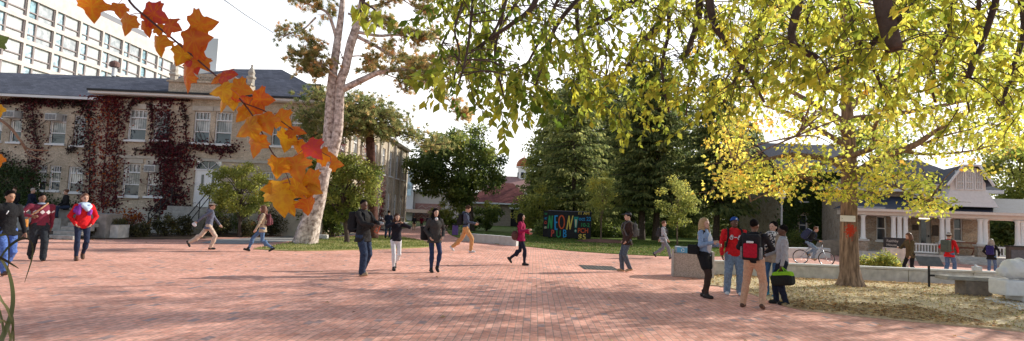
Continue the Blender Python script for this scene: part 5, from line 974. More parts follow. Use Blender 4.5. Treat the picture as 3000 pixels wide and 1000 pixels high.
# ================================================================== PEOPLE
class Sdf:
    """smoothly blended tapered capsules, ellipsoids and rounded boxes, meshed as one continuous skin"""
    def __init__(s): s.ops = []
    def cap(s, a, b, ra, rb, k=.03): s.ops.append(('c', np.array(a, float), np.array(b, float), ra, rb, k)); return s
    def ell(s, c, r, Rm=None, k=.03): s.ops.append(('e', np.array(c, float), np.array(r, float), np.eye(3) if Rm is None else Rm, 0, k)); return s
    def box(s, c, half, rad, Rm=None, k=.02): s.ops.append(('b', np.array(c, float), np.array(half, float), np.eye(3) if Rm is None else Rm, rad, k)); return s
    def cut(s, p, n): s.ops.append(('x', np.array(p, float), unit(np.array(n, float)), 0, 0, 0)); return s
    def bounds(s):
        lo = np.full(3, 9.); hi = np.full(3, -9.)
        for o in s.ops:
            if o[0] == 'c': r = max(o[3], o[4]); lo = np.minimum(lo, np.minimum(o[1], o[2])-r); hi = np.maximum(hi, np.maximum(o[1], o[2])+r)
            elif o[0] in 'eb': r = np.abs(o[3]) @ (o[2]+(o[4] if o[0] == 'b' else 0)); lo = np.minimum(lo, o[1]-r); hi = np.maximum(hi, o[1]+r)
        return lo, hi
    def mesh(s, h, wr=0., seed=0):
        lo, hi = s.bounds(); lo = lo-3*h-.01; n = np.ceil((hi-lo)/h).astype(int)+4; g = np.full(n, .2, np.float32)
        ax = [lo[i]+h*np.arange(n[i]) for i in range(3)]
        for o in s.ops:
            if o[0] == 'x':
                d = (ax[0]-o[1][0])[:, None, None]*o[2][0]+(ax[1]-o[1][1])[None, :, None]*o[2][1]+(ax[2]-o[1][2])[None, None, :]*o[2][2]; np.maximum(g, d, out=g); continue
            k = o[5]; m = k+3*h
            if o[0] == 'c': r = max(o[3], o[4]); l_ = np.minimum(o[1], o[2])-r-m; h_ = np.maximum(o[1], o[2])+r+m
            else: r = np.abs(o[3]) @ (o[2]+(o[4] if o[0] == 'b' else 0)); l_ = o[1]-r-m; h_ = o[1]+r+m
            i0 = np.clip(((l_-lo)/h).astype(int), 0, n-1); i1 = np.clip(((h_-lo)/h).astype(int)+2, 1, n); sl = tuple(slice(a, b) for a, b in zip(i0, i1))
            X, Y, Zz = ax[0][sl[0]][:, None, None], ax[1][sl[1]][None, :, None], ax[2][sl[2]][None, None, :]
            if o[0] == 'c':
                ab = o[2]-o[1]; L2 = max(ab @ ab, 1e-9); px, py, pz_ = X-o[1][0], Y-o[1][1], Zz-o[1][2]
                t = np.clip((px*ab[0]+py*ab[1]+pz_*ab[2])/L2, 0, 1); d = np.sqrt((px-t*ab[0])**2+(py-t*ab[1])**2+(pz_-t*ab[2])**2)-(o[3]+(o[4]-o[3])*t)
            else:
                px, py, pz_ = X-o[1][0], Y-o[1][1], Zz-o[1][2]; Q = o[3]
                u, v, w_ = (px*Q[0, j]+py*Q[1, j]+pz_*Q[2, j] for j in range(3)); r = o[2]
                if o[0] == 'e':
                    k0 = np.sqrt((u/r[0])**2+(v/r[1])**2+(w_/r[2])**2); k1 = np.sqrt((u/r[0]**2)**2+(v/r[1]**2)**2+(w_/r[2]**2)**2)+1e-6; d = k0*(k0-1)/k1
                else:
                    a, b_, c = np.abs(u)-r[0], np.abs(v)-r[1], np.abs(w_)-r[2]; d = np.sqrt(np.maximum(a, 0)**2+np.maximum(b_, 0)**2+np.maximum(c, 0)**2)+np.minimum(np.maximum(a, np.maximum(b_, c)), 0)-o[4]
            q = g[sl]; hh = np.maximum(k-np.abs(q-d), 0)/max(k, 1e-6); g[sl] = np.minimum(q, d)-hh*hh*k*.25
        if wr:
            f = seed*1.7; X, Y, Zz = ax[0][:, None, None], ax[1][None, :, None], ax[2][None, None, :]
            g = g+wr*(np.sin(X*31+Zz*17+f)*np.sin(Y*27-Zz*23+f*2)+.7*np.sin(Zz*46+X*19+f)*np.sin(X*37-Y*33+f)).astype(np.float32)
        ins = g < 0; c8 = [(a, b, c) for a in (0, 1) for b in (0, 1) for c in (0, 1)]
        sh = lambda A, o: A[o[0]:A.shape[0]-1+o[0], o[1]:A.shape[1]-1+o[1], o[2]:A.shape[2]-1+o[2]]
        cnt = sum(sh(ins, o).astype(np.int8) for o in c8); idx = np.argwhere((cnt > 0) & (cnt < 8)); mnum = len(idx)
        vals = np.stack([g[idx[:, 0]+o[0], idx[:, 1]+o[1], idx[:, 2]+o[2]] for o in c8], 1); acc = np.zeros((mnum, 3)); num = np.zeros(mnum)
        for a in range(8):
            for b in range(a+1, 8):
                oa, ob__ = np.array(c8[a]), np.array(c8[b])
                if np.abs(oa-ob__).sum() != 1: continue
                va, vb = vals[:, a], vals[:, b]; mk_ = (va < 0) != (vb < 0); t = np.where(mk_, va/(va-vb+1e-12), 0); acc += mk_[:, None]*(oa+(ob__-oa)*t[:, None]); num += mk_
        V = lo+h*(idx+acc/num[:, None]); vid = np.full(np.array(g.shape)-1, -1, np.int64); vid[tuple(idx.T)] = np.arange(mnum); F = []
        for axn in range(3):
            o = [0, 0, 0]; o[axn] = 1; A = ins[:g.shape[0]-o[0], :g.shape[1]-o[1], :g.shape[2]-o[2]]; B = ins[o[0]:, o[1]:, o[2]:]
            e = np.argwhere(A != B); b_, c_ = (axn+1) % 3, (axn+2) % 3; e = e[(e[:, b_] > 0) & (e[:, c_] > 0)]; fl = A[tuple(e.T)]
            q = [];
            for db, dc in ((-1, -1), (0, -1), (0, 0), (-1, 0)): ee = e.copy(); ee[:, b_] += db; ee[:, c_] += dc; q.append(vid[tuple(ee.T)])
            q = np.stack(q, 1); q[~fl] = q[~fl][:, ::-1]; F.append(q)
        return V, np.concatenate(F)
def ik(A, T, l1, l2, pole):
    A, T = np.array(A, float), np.array(T, float); d = T-A; Ln = np.linalg.norm(d); u = d/Ln; Ln = min(Ln, (l1+l2)*.998); T = A+u*Ln
    a = (l1*l1-l2*l2+Ln*Ln)/(2*Ln); hh = math.sqrt(max(l1*l1-a*a, 0)); p = np.array(pole, float); p = p-u*(p @ u); p = unit(p); return A+u*a+p*hh, T
def cloth(name, col, var=.18, scale=26, rough=.88): return mat('cloth_'+name, col, rough, var, scale, .9, spec=.12, bscale=20)
SKIN = {'light': mat('skin_light', (.56, .34, .25), .55, .08, 12), 'tan': mat('skin_tan', (.40, .22, .14), .55, .08, 12), 'dark': mat('skin_dark', (.12, .06, .04), .5, .1, 12), 'brown': mat('skin_brown', (.20, .105, .07), .5, .1, 12)}
HAIR = {'black': mat('hair_black', (.010, .008, .008), .9, .3, 30, .4, spec=.05), 'brown': mat('hair_brown', (.075, .038, .022), .75, .3, 30, .4, spec=.12), 'blond': mat('hair_blond', (.42, .27, .13), .5, .3, 40, .5), 'auburn': mat('hair_auburn', (.15, .06, .03), .5, .3, 30, .4), 'grey': mat('hair_grey', (.35, .30, .26), .6, .3, 30, .4)}
mEYE = mat('eye_dark', (.015, .012, .012), .2, .05); mLIP = mat('lips', (.36, .12, .10), .5, .1); mSOLE = mat('white_rubber', (.7, .7, .68), .7, .1)
PEOPLE = {}
def person(key, label, px, py, hy, face, top, bottom, shoes, skin='light', hair=('short', 'brown'), sex='m', b=1., feet=((.02, .11, 0, 0), (-.02, -.11, 0, 0)), hands=None, elbow=None, lean=0, head=(0, 0), hat=None, h=.014,
           hem=.80, legs='jeans', group=None, pel=None, jk=.02, extras=None, fixedH=None, base=None, z0=0., curl=.6, hood=False, sit=False, shin2=None):
    """one figure: px,py is where the feet stand, hy the top of the head; face 0 looks at the camera, 90 to image right"""
    g = gr(px, py, z0) if base is None else np.array(base, float); d = g[1]; hz = 626+.042*(px-1500)
    top_z = at(px, hy, d)[2]-z0; bear = math.degrees(math.atan2(g[0], g[1])); rot = R(180+face-bear)
    dropk = 1.0
    t = thing('person', label, 'person', group, (g[0], g[1], z0), rot)
    # ---- skeleton in a 1.75 m frame: +Y forward, +X the person's right
    tl = R(lean); Tl = rotx(-tl); sh = .185*b if sex == 'm' else .162*b
    ank = []; Z0 = 99
    for i, f in enumerate(feet):
        a = R(f[3]); hz_ = [-.08*math.cos(a)-y*math.sin(a) for y in (.16, -.06)]; ank.append(np.array([f[1], f[0], f[2]-min(hz_)]))
    if pel is None:
        pz_ = .93
        for i, A in enumerate(ank):
            hx = .09 if A[0] > 0 else -.09; hx = (.09, -.09)[i]; dh2 = (A[0]-hx)**2+A[1]**2; pz_ = min(pz_, A[2]+math.sqrt(max(.838**2-dh2, .05)))
        pel = (0, pz_)
    PC = np.array([0, pel[0], pel[1]]); ref = np.array([0, 0, .92]); tp = lambda x, y, z: PC+Tl @ (np.array([x, y, z])-ref)
    yaw, pit = R(head[0]), R(head[1]); Hd = Tl @ rotz(-yaw) @ rotx(-pit) @ rotx(tl*.7); nk = tp(0, -.01, 1.52); hp = lambda x, y, z: nk+Hd @ (np.array([x, y, z])-np.array([0, -.01, 1.52]))
    zt = hp(0, -.01, 1.755)[2] if not sit else 1.75
    S = (fixedH/1.75) if fixedH else top_z/max(zt+(.02 if hat else 0), .8)
    hipL = []; J = {}
    for i, (sx, A) in enumerate(zip((1, -1), ank)):
        hip = PC+np.array([sx*.09, 0, 0]); kn, an = ik(hip, A, .43, .425, (sx*.12, 1, .15)); J['leg%d' % i] = (hip, kn, an)
    hands = hands or ((.27, .05, .86), (-.27, .05, .86)); elbow = elbow or ((.4, -1, 0), (-.4, -1, 0))
    for i, sx in enumerate((1, -1)):
        s_ = tp(sx*sh, -.012, 1.415); T_ = tp(*hands[i]); e, w_ = ik(s_, T_, .29, .255, Tl @ np.array(elbow[i])); J['arm%d' % i] = (s_, e, w_)
    B = Sdf(); fm_ = sex == 'f'
    B.ell(tp(0, 0, .95), (.155*b, .105*b, .13), Tl).ell(tp(0, 0, 1.1), (.128*b, .09*b, .17), Tl).ell(tp(0, 0, 1.29), ((.155 if not fm_ else .138)*b, .10*b, .17), Tl)
    B.cap(tp(-sh+.02, -.012, 1.41), tp(sh-.02, -.012, 1.41), .055, .055, .05).cap(tp(0, -.025, 1.44), hp(0, -.012, 1.58), .056 if not fm_ else .047, .05 if not fm_ else .043, .03)
    for i in (0, 1):
        hip, kn, an = J['leg%d' % i]; B.cap(hip, kn, .082*b, .052, .05).cap(kn, an, .052, .036, .02).ell(kn*.68+an*.32+unit(np.cross(an-kn, (1, 0, 0)))*0, (.05, .055, .10), None, .03)
        fa = R(feet[i][3]); fd = np.array([0, math.cos(fa), -math.sin(fa)]); up_ = np.array([0, math.sin(fa), math.cos(fa)]); B.cap(an-up_*.045-fd*.03, an-up_*.055+fd*.13, .032, .026, .03)
        s_, e, w_ = J['arm%d' % i]; B.cap(s_, e, .048*b, .038, .03).cap(e, w_, .038, .027, .015)
        # the hand: palm, four unequal curled fingers and a thumb leaving the palm's side
        hd = unit(w_-e); inn = Tl @ np.array([-(1, -1)[i], .25, 0]); pn = unit(inn-hd*(inn @ hd)); sd_ = np.cross(hd, pn)*(1, -1)[i]; pc_ = w_+hd*.045; Rm = np.stack([sd_, pn, hd], 1)
        B.ell(pc_, (.038, .018, .05), Rm, .012)
        for q, fl in zip((-.028, -.0095, .0095, .027), (.066, .078, .074, .058)):
            k0 = w_+hd*.083+sd_*q; c1 = unit(hd*math.cos(curl*.6)+pn*math.sin(curl*.6)); c2 = unit(hd*math.cos(curl*1.6)+pn*math.sin(curl*1.6)); k1 = k0+c1*fl*.52; B.cap(k0, k1, .0095, .009, .004).cap(k1, k1+c2*fl*.48, .009, .0075, .004)
        tb = w_+hd*.025-sd_*.03; td = unit(hd*.75-sd_*.55+pn*.45); B.cap(tb, tb+td*.04, .012, .0105, .008).cap(tb+td*.04, tb+td*.04+unit(hd*.9-sd_*.1+pn*.5)*.032, .0105, .008, .004)
    # head: skull, face, jaw, nose, ears, brow and eye hollows
    B.ell(hp(0, -.012, 1.655), (.074, .094, .092), Hd, .02).ell(hp(0, .02, 1.605), (.060, .070, .082), Hd, .03).ell(hp(0, .055, 1.548), (.032, .03, .024), Hd, .03).cap(hp(0, .086, 1.635), hp(0, .104, 1.602), .0085, .014, .012).cap(hp(-.03, .078, 1.648), hp(.03, .078, 1.648), .011, .011, .012)
    for sx in (-1, 1): B.ell(hp(sx*.074, -.012, 1.61), (.010, .024, .032), Hd, .006)
    hB = h*.85
    def add(nm, sdf, m, par=t, hh=h, wr=0.):
        V, F = sdf.mesh(hh/S if S < 1 else hh, wr, len(PEOPLE)+len(nm)); return mk(nm, V*S, F, m, par, smooth=True, local=True)
    body = add('body', B, SKIN[skin], hh=hB)
    def bead(nm, c, r, m, Rm=Hd):
        b_ = MB(); prof = [(math.cos(a), math.sin(a)) for a in np.linspace(-1.5, 1.5, 6)]; b_.lathe((0, 0, 0), prof, 8); V = (np.array(b_.V)*np.array(r)) @ Rm.T+c; return mk(nm, V*S, b_.F, m, body, smooth=True, local=True)
    if not sit:
        for sx in (-1, 1): bead('eye', hp(sx*.030, .082, 1.627), (.012, .006, .007), mEYE)
        bead('mouth', hp(0, .083, 1.570), (.022, .006, .007), mLIP)
    # ---- clothes
    tm, tname = top; C = Sdf(); e = jk; k_ = .04
    C.ell(tp(0, 0, .95), (.155*b+e, .105*b+e, .16), Tl, k_).ell(tp(0, 0, 1.1), (.132*b+e, .092*b+e, .18), Tl, k_).ell(tp(0, 0, 1.29), ((.155 if not fm_ else .142)*b+e, (.10 if not fm_ else .112)*b+e, .18), Tl, k_)
    if hem < .84: C.cap(tp(-.06*b, 0, hem), tp(.06*b, 0, hem), .115*b+e, .115*b+e, .06)
    C.cut(tp(0, 0, hem), Tl @ np.array([0, 0, -1.]))
    C.cap(tp(-sh+.03, -.012, 1.405), tp(sh-.03, -.012, 1.405), .054+e*.35, .054+e*.35, .05).ell(tp(0, -.015, 1.475), (.074+e*.4, .07+e*.3, .035+e*.5), Tl, .04)
    if hood: C.ell(tp(0, -.105, 1.45), (.11, .06, .085), Tl, .05)
    for i in (0, 1):
        s_, e_, w_ = J['arm%d' % i]; C.cap(s_, e_, .050*b+e*.4, .041+e*.4, .04).cap(e_, e_+(w_-e_)*.97, .041+e*.4, .032+e*.3, .02)
    jk_o = add(tname, C, tm, wr=.005)
    bm, bname = bottom; L_ = Sdf(); r3 = {'jeans': (.094, .068, .062), 'chinos': (.096, .07, .06), 'leggings': (.086, .058, .044), 'loose': (.105, .082, .075)}[legs]
    L_.ell(tp(0, 0, .95), (.162*b, .115*b, .13), Tl, .04)
    for i in (0, 1):
        hip, kn, an = J['leg%d' % i]; L_.cap(hip, kn, r3[0]*b, r3[1], .05).cap(kn, kn+(an-kn)*.98, r3[1], r3[2], .02).ell(kn*.68+an*.32, (.061, .066, .12), None, .04)
    L_.cut(tp(0, 0, max(hem+.1, 1.02)), Tl @ np.array([0, 0, 1.])); tr_o = add(bname, L_, bm, wr=.005 if legs != 'leggings' else .0015)
    for i in (0, 1):
        hip, kn, an = J['leg%d' % i]; fa = R(feet[i][3]); fd = np.array([0, math.cos(fa), -math.sin(fa)]); up_ = np.array([0, math.sin(fa), math.cos(fa)]); s_ = Sdf(); o = an-up_*.04
        s_.cap(o-fd*.04, o+fd*.12, .043, .037, .02).cap(o+fd*.02+up_*.03, an+up_*.05, .042, .046, .03).ell(o+fd*.07-up_*.012, (.046, .10, .03), np.stack([(1, 0, 0), fd, up_], 1), .02).cut(an-up_*.078, -up_); so = add('shoe', s_, shoes[0], hh=h*.8)
        if len(shoes) > 1:
            q = Sdf(); q.cap(o-fd*.04, o+fd*.12, .046, .04, .02).cut(an-up_*.080, -up_).cut(an-up_*.052, up_); add('sole', q, shoes[1], so, h*.7)
    # ---- hair and hats
    st, hc = hair; Hh = Sdf()
    if st != 'none':
        Hh.ell(hp(0, -.02, 1.668), (.084, .098, .092) if st != 'buzz' else (.078, .096, .093), Hd, .02).cut(hp(0, .058, 1.665), Hd @ np.array([0, .85, -.5]))
        if st == 'short': Hh.ell(hp(0, -.005, 1.735), (.062, .08, .03), Hd, .03)
        if st == 'buzz': Hh.cut(hp(0, 0, 1.60), Hd @ np.array([0, .3, -1.]))
        if st == 'curly':
            for q in range(9): a = q*.7; Hh.ell(hp(.065*math.cos(a), -.03+.06*math.sin(a), 1.69+.02*(q % 3)), (.042, .042, .042), None, .015)
        if st in ('long', 'pony'):
            Hh.cap(hp(0, -.06, 1.66), hp(0, -.085, 1.56), .085, .07, .03)
        if st == 'long':
            Hh.cap(hp(0, -.07, 1.58), tp(0, -.125, 1.30), .08, .05, .04)
            for sx in (-1, 1): Hh.cap(hp(sx*.066, -.01, 1.67), hp(sx*.082, 0, 1.56), .032, .036, .03).cap(hp(sx*.082, 0, 1.56), tp(sx*.10, .075, 1.30), .036, .026, .03).cap(hp(sx*.05, -.06, 1.58), tp(sx*.12, -.06, 1.36), .05, .035, .04)
        if st == 'pony': Hh.cap(hp(0, -.11, 1.68), hp(.03, -.17, 1.62), .035, .04, .02).cap(hp(.03, -.17, 1.62), hp(.06, -.15, 1.46), .04, .02, .02)
        add('hair', Hh, HAIR[hc], body, h*.85, .002)
    if hat:
        q = Sdf(); q.ell(hp(0, -.012, 1.672), (.09, .108, .096), Hd, .02).cut(hp(0, 0, 1.678), Hd @ np.array([0, .12, -1.])); br = {'fwd': 1, 'back': -1, 'none': 0}[hat[1]]
        if br: q.ell(hp(0, br*.115, 1.688), (.068, .075, .012), Hd @ rotx(-.12*br), .015)
        add('cap', q, hat[0], t, h*.8)
    PEOPLE[key] = dict(t=t, S=S, J=J, tp=tp, hp=hp, Tl=Tl, Hd=Hd, add=add, sh=sh, b=b, g=g, rot=rot, h=h, z0=z0, jacket=jk_o, body=body, legs=tr_o, label=label); return PEOPLE[key]
def wpt(p, q):
    """a point of the figure's own frame in world coordinates"""
    return rotz(p['rot']) @ (np.array(q)*p['S'])+np.array([p['g'][0], p['g'][1], p['z0']])
def item(p, name, label, cat, at_=(0, 0, 0), group=None): return thing(name, label, cat, group, tuple(wpt(p, at_)), p['rot'])
def put(p, root, nm, sdf, m, hh=None, par=None, wr=0.):
    V, F = sdf.mesh((hh or p['h'])); V = V*p['S']; W_ = V @ rotz(p['rot']).T+np.array([p['g'][0], p['g'][1], p['z0']]); return mk(nm, W_, F, m, par or root, smooth=True)
def backpack(p, label, m, m2=None, size=(.13, .075, .2), drop=0., one=False, back=.205):
    tp, Tl = p['tp'], p['Tl']; c = tp(0, -back, 1.23-drop); r = item(p, 'backpack', label, 'backpack', tp(0, -back, 1.0-drop), 'backpacks worn by the students'); q = Sdf(); q.box(c, np.array(size)-.05, .05, Tl); put(p, r, 'pack', q, m, wr=.002)
    q = Sdf(); q.box(tp(0, -back-size[1]-.012, 1.17-drop), np.array((size[0]*.74, .045, size[2]*.55))-.03, .03, Tl); put(p, r, 'pocket', q, m2 or m)
    for sx in ((-1, 1) if not one else (1,)):
        x = sx*p['sh']*.62; q = Sdf(); P = [tp(x*.8, -back+.05, 1.42-drop*.5), tp(x, -.02, 1.495), tp(x, .115, 1.41), tp(x*1.12, .15, 1.27), tp(x*1.3, .07, 1.08), tp(x*1.1, -back+.06, 1.06-drop)]
        for a, b_ in zip(P[:-1], P[1:]): q.cap(a, b_, .021, .021, .01)
        put(p, r, 'strap', q, m)
    q = Sdf(); q.cap(tp(-.03, -back-.02, 1.44-drop), tp(0, -back-.03, 1.475-drop), .01, .01).cap(tp(0, -back-.03, 1.475-drop), tp(.03, -back-.02, 1.44-drop), .01, .01); put(p, r, 'loop', q, m); return r
BLK, NAVY = cloth('black', (.018, .018, .02)), cloth('navy', (.02, .025, .05)); DEN, DEND, LDEN = cloth('denim', (.10, .17, .30), .3), cloth('dark_denim', (.035, .05, .09), .3), cloth('pale_denim', (.20, .27, .36), .3)
CHAR = cloth('charcoal', (.05, .05, .055)); KHK = cloth('khaki', (.52, .34, .22)); WHT = cloth('white', (.70, .70, .72), .06); RED = cloth('red', (.62, .02, .025)); MAR = cloth('maroon', (.20, .015, .04)); GRY = cloth('grey', (.38, .38, .40), .1)
sBLK, sBRN, sTAN, sWHT, sTEAL = (mat('shoe_'+n_, c, .6, .15, 20) for n_, c in (('black', (.015, .015, .015)), ('brown', (.10, .05, .03)), ('tan', (.40, .27, .16)), ('white', (.66, .66, .66)), ('teal', (.02, .25, .34))))
def walk(f=.32, r=-.34, rp=38, lead=0, fp=-12): a, c = (f, .085, 0, fp), (r, -.085, 0, rp); return (a, c) if lead == 0 else ((r, .085, 0, rp), (f, -.085, 0, fp))
def swing(f=.22, lead=0, z=.9): a, c = (.25, -f, z), (-.25, f, z+.03); return (a, c) if lead == 0 else ((.25, f, z+.03), (-.25, -f, z))
POCK = ((.17, .07, .92), (-.17, .07, .92)); OUT = ((.8, -1, 0), (-.8, -1, 0))
def argyle():
    m, nt, b, out = newmat('cloth_argyle'); L = nt.links.new; t = N(nt, 'ShaderNodeTexCoord'); s = N(nt, 'ShaderNodeSeparateXYZ'); L(t.outputs['Object'], s.inputs[0])
    def mth(op, a, v=None, c=None):
        n_ = N(nt, 'ShaderNodeMath', operation=op)
        for i, x in enumerate((a, v, c)):
            if x is None: continue
            if hasattr(x, 'links'): L(x, n_.inputs[i])
            else: n_.inputs[i].default_value = x
        return n_.outputs[0]
    fx = mth('ABSOLUTE', mth('SUBTRACT', mth('FRACT', mth('MULTIPLY_ADD', s.outputs[0], 1/.13, .5)), .5)); fz = mth('ABSOLUTE', mth('MULTIPLY', mth('SUBTRACT', s.outputs[2], 1.235), 1/.11)); d = mth('ADD', mth('MULTIPLY', fx, 1.15), fz)
    inside = mth('LESS_THAN', d, .50); fr = mth('GREATER_THAN', s.outputs[1], .02); k = mth('MULTIPLY', inside, fr); mx = N(nt, 'ShaderNodeMix', data_type='RGBA'); mx.inputs[6].default_value = (.20, .02, .045, 1); mx.inputs[7].default_value = (.66, .62, .62, 1); L(k, mx.inputs[0]); L(mx.outputs[2], b.inputs['Base Color']); b.inputs['Roughness'].default_value = .9; return m
G1 = 'students crossing the brick plaza'
# -- the three coming towards the camera
p = person('p1', 'person in a black jacket and bright blue jeans, half cut off by the frame', 6, 806, 557, 25, (BLK, 'jacket'), (cloth('bright_denim', (.09, .16, .42), .35), 'jeans'), (sBRN,), 'tan', ('short', 'black'), feet=walk(.24, -.2, 25), hands=((.30, .0, .86), (-.28, .1, .86)), group=G1, hem=.83)
q = Sdf(); q.cap(p['tp'](.07, .135, 1.33), p['tp'](.10, .14, 1.27), .012, .008); put(p, p['t'], 'jacket_emblem', q, WHT, .006)
p = person('p2', 'person in a maroon argyle sweater and dark jeans with an orange shoulder bag', 106, 764, 566, 12, (argyle(), 'sweater'), (cloth('black_denim', (.03, .035, .042), .3), 'jeans'), (sBLK, mSOLE), 'brown', ('buzz', 'black'), b=1.22, feet=walk(.2, -.24, 30, 1, -5), hands=((.23, .18, 1.17), (-.26, -.10, .88)), elbow=((1, -.5, -.4), (-1, -1, 0)), legs='loose', group=G1, hem=.93, jk=.026)
tp = p['tp']; r = item(p, 'shoulder_bag', 'small orange leather bag on a long strap across the maroon sweater', 'bag', tp(.3, .02, .95)); q = Sdf(); q.box(tp(.315, .03, .98), (.03, .07, .075), .03); put(p, r, 'bag', q, mat('orange_leather', (.55, .24, .05), .5, .2, 20)); q = Sdf()
P = [tp(.30, .06, 1.05), tp(.22, .165, 1.2), tp(.05, .185, 1.36), tp(-.10, .10, 1.50), tp(-.1, -.1, 1.47)]
for a, c in zip(P[:-1], P[1:]): q.cap(a, c, .022, .022, .01)
put(p, r, 'strap', q, mat('tan_leather', (.42, .22, .12), .6, .2, 20))
q = Sdf(); q.ell(tp(0, .03, 1.485), (.10, .09, .03), p['Tl']); put(p, p['t'], 'collar', q, cloth('shirt_blue', (.35, .42, .55)))
p = person('p3', 'person in a bright red fleece jacket with a purple and pale blue scarf', 232, 763, 566, 8, (RED, 'jacket'), (cloth('ink', (.025, .035, .07)), 'leggings'), (sBRN,), 'light', ('pony', 'auburn'), 'f', feet=walk(.1, -.16, 30, 0, 0), hands=((.17, .10, .96), (-.17, .10, .96)), elbow=((1, -.7, 0), (-1, -.7, 0)), legs='leggings', group=G1, hem=.84, jk=.036, head=(-8, 0))
tp = p['tp']; q = Sdf(); q.ell(tp(0, .02, 1.47), (.14, .12, .055), p['Tl'], .03).cap(tp(-.11, .11, 1.42), tp(-.05, .175, 1.33), .05, .05, .03).cap(tp(.05, .13, 1.44), tp(-.03, .17, 1.36), .055, .05, .03); sc = put(p, p['t'], 'scarf', q, cloth('scarf_blue', (.50, .60, .74), .35, 14), wr=.004)
q = Sdf(); q.cap(tp(.10, .11, 1.42), tp(.14, .16, 1.24), .055, .06, .03).cap(tp(-.12, .16, 1.30), tp(-.10, .175, 1.22), .045, .05, .03).cap(tp(.15, .0, 1.44), tp(.2, .09, 1.28), .04, .045, .03); put(p, p['t'], 'scarf_end', q, cloth('scarf_purple', (.25, .05, .34), .5, 14), par=sc, wr=.004)
q = MB()
for sx in (-1, 1): q.torus(p['hp'](sx*.032, .092, 1.627), .022, .003, p['Hd'] @ np.array([0, 1, 0]), 12, 4)
mk('spectacles', np.array(q.V)*p['S'], q.F, mEYE, p['t'], local=True)
# -- seated on the low wall behind them
for i, (px, py, hy, f, lab, cm, hc) in enumerate(((38, 640, 560, -30, 'person in a dark coat sitting on the stone wall near the frame edge', BLK, 'brown'), (82, 646, 572, 60, 'person in navy sitting on the stone wall, partly behind the maroon sweater', NAVY, 'grey'), (192, 642, 566, -70, 'person in black sitting on the stone wall beside the red fleece jacket', BLK, 'auburn'))):
    b_ = at(px, py, 27.2); zb = .62
    person('s%d' % i, lab, px, py, hy, f, (cm, 'jacket'), (DEND, 'jeans'), (sBLK,), 'light', ('curly' if i == 2 else 'short', hc), feet=((.42, .1, 0, 0), (.40, -.1, 0, 0)), hands=((.16, .3, 1.02), (-.16, .3, 1.02)), pel=(0, .52), base=(b_[0], 27.2, 0), z0=zb, fixedH=1.72, sit=True, h=.02, lean=8, group='people sitting on the stone wall')
# -- walkers in front of the hall
p = person('p5', 'person in a pale cap and cream trousers striding with a paper in hand', 606, 731, 592, 88, (cloth('slate', (.13, .14, .19)), 'jacket'), (cloth('cream', (.60, .46, .36)), 'trousers'), (sBLK,), 'light', ('short', 'brown'), feet=((.12, .09, 0, 0), (-.58, -.09, .06, 62)), hands=((.28, -.42, .98), (-.24, .34, 1.0)), elbow=((.2, -.4, .3), (-.3, -1, -.5)), lean=6, hat=(cloth('cap_beige', (.42, .38, .32)), 'fwd'), group=G1, hood=True)
r = item(p, 'paper', 'crumpled white paper held by the person in the pale cap', 'paper', wpt(p, (0, 0, 0))*0+np.array([.28, -.46, .86])); w_ = p['J']['arm0'][2]; e_ = p['J']['arm0'][1]; q = Sdf(); c = w_+unit(w_-e_)*.12; q.ell(c, (.02, .07, .06)).ell(c+np.array([0, .03, -.05]), (.025, .05, .04)); put(p, r, 'sheet', q, WHT, .01, wr=.006)
p = person('p6', 'person in a beige jacket and light blue jeans walking with a flowered backpack', 765, 738, 602, -90, (cloth('beige', (.42, .34, .24)), 'jacket'), (DEN, 'jeans'), (sBLK,), 'light', ('long', 'auburn'), 'f', feet=((.42, .08, 0, -14), (-.36, -.08, 0, 30)), hands=((.24, -.05, .9), (-.24, .22, .93)), legs='leggings', group=G1, lean=4, head=(10, 6))
backpack(p, 'maroon patterned backpack on the person in light blue jeans', cloth('flower', (.16, .06, .07), .8, 14))
p = person('p7', 'person in a dark suit jacket standing in shade behind the pale pine', 986, 690, 611, 5, (NAVY, 'jacket'), (cloth('tan', (.30, .21, .12)), 'trousers'), (sTAN,), 'light', ('short', 'brown'), hands=((.14, .28, 1.1), (-.14, .28, 1.1)), h=.02)
# -- the middle three
p = person('p8', 'person in a black coat and blue jeans looking aside while holding a camera', 1057, 808, 584, 52, (cloth('black_coat', (.028, .026, .026)), 'coat'), (DEND, 'jeans'), (sTAN,), 'dark', ('buzz', 'black'), b=1.08, feet=((.12, .12, 0, -6), (-.10, -.16, 0, 12)), hands=((.20, .42, 1.16), (-.16, .40, 1.24)), elbow=((.8, -1, -.6), (-.8, -.6, -1)), head=(22, -3), hem=.78, legs='loose', group=G1, jk=.034, hood=True, lean=-2)
backpack(p, 'plain black backpack on the person holding a camera', BLK, size=(.15, .1, .24), back=.235)
tp = p['tp']; r = item(p, 'camera', 'black camera with an orange neck strap held at the chest', 'camera', tp(.05, .42, 1.14)); q = Sdf(); q.box(tp(.02, .46, 1.2), (.055, .02, .035), .012); put(p, r, 'camera_body', q, mat('camera_black', (.015, .015, .016), .4), .008); q = Sdf(); q.cap(tp(.02, .47, 1.2), tp(.02, .545, 1.2), .034, .036); put(p, r, 'lens', q, mat('lens_grey', (.35, .35, .36), .3), .008)
q = Sdf()
for a, c in (((.02, .44, 1.15), (.06, .35, 1.02)), ((.06, .35, 1.02), (.0, .40, .98)), ((0, .40, .98), (-.02, .45, 1.14))): q.cap(tp(*a), tp(*c), .012, .012, .004)
put(p, r, 'strap', q, mat('orange_strap', (.5, .12, .05), .7), .009)
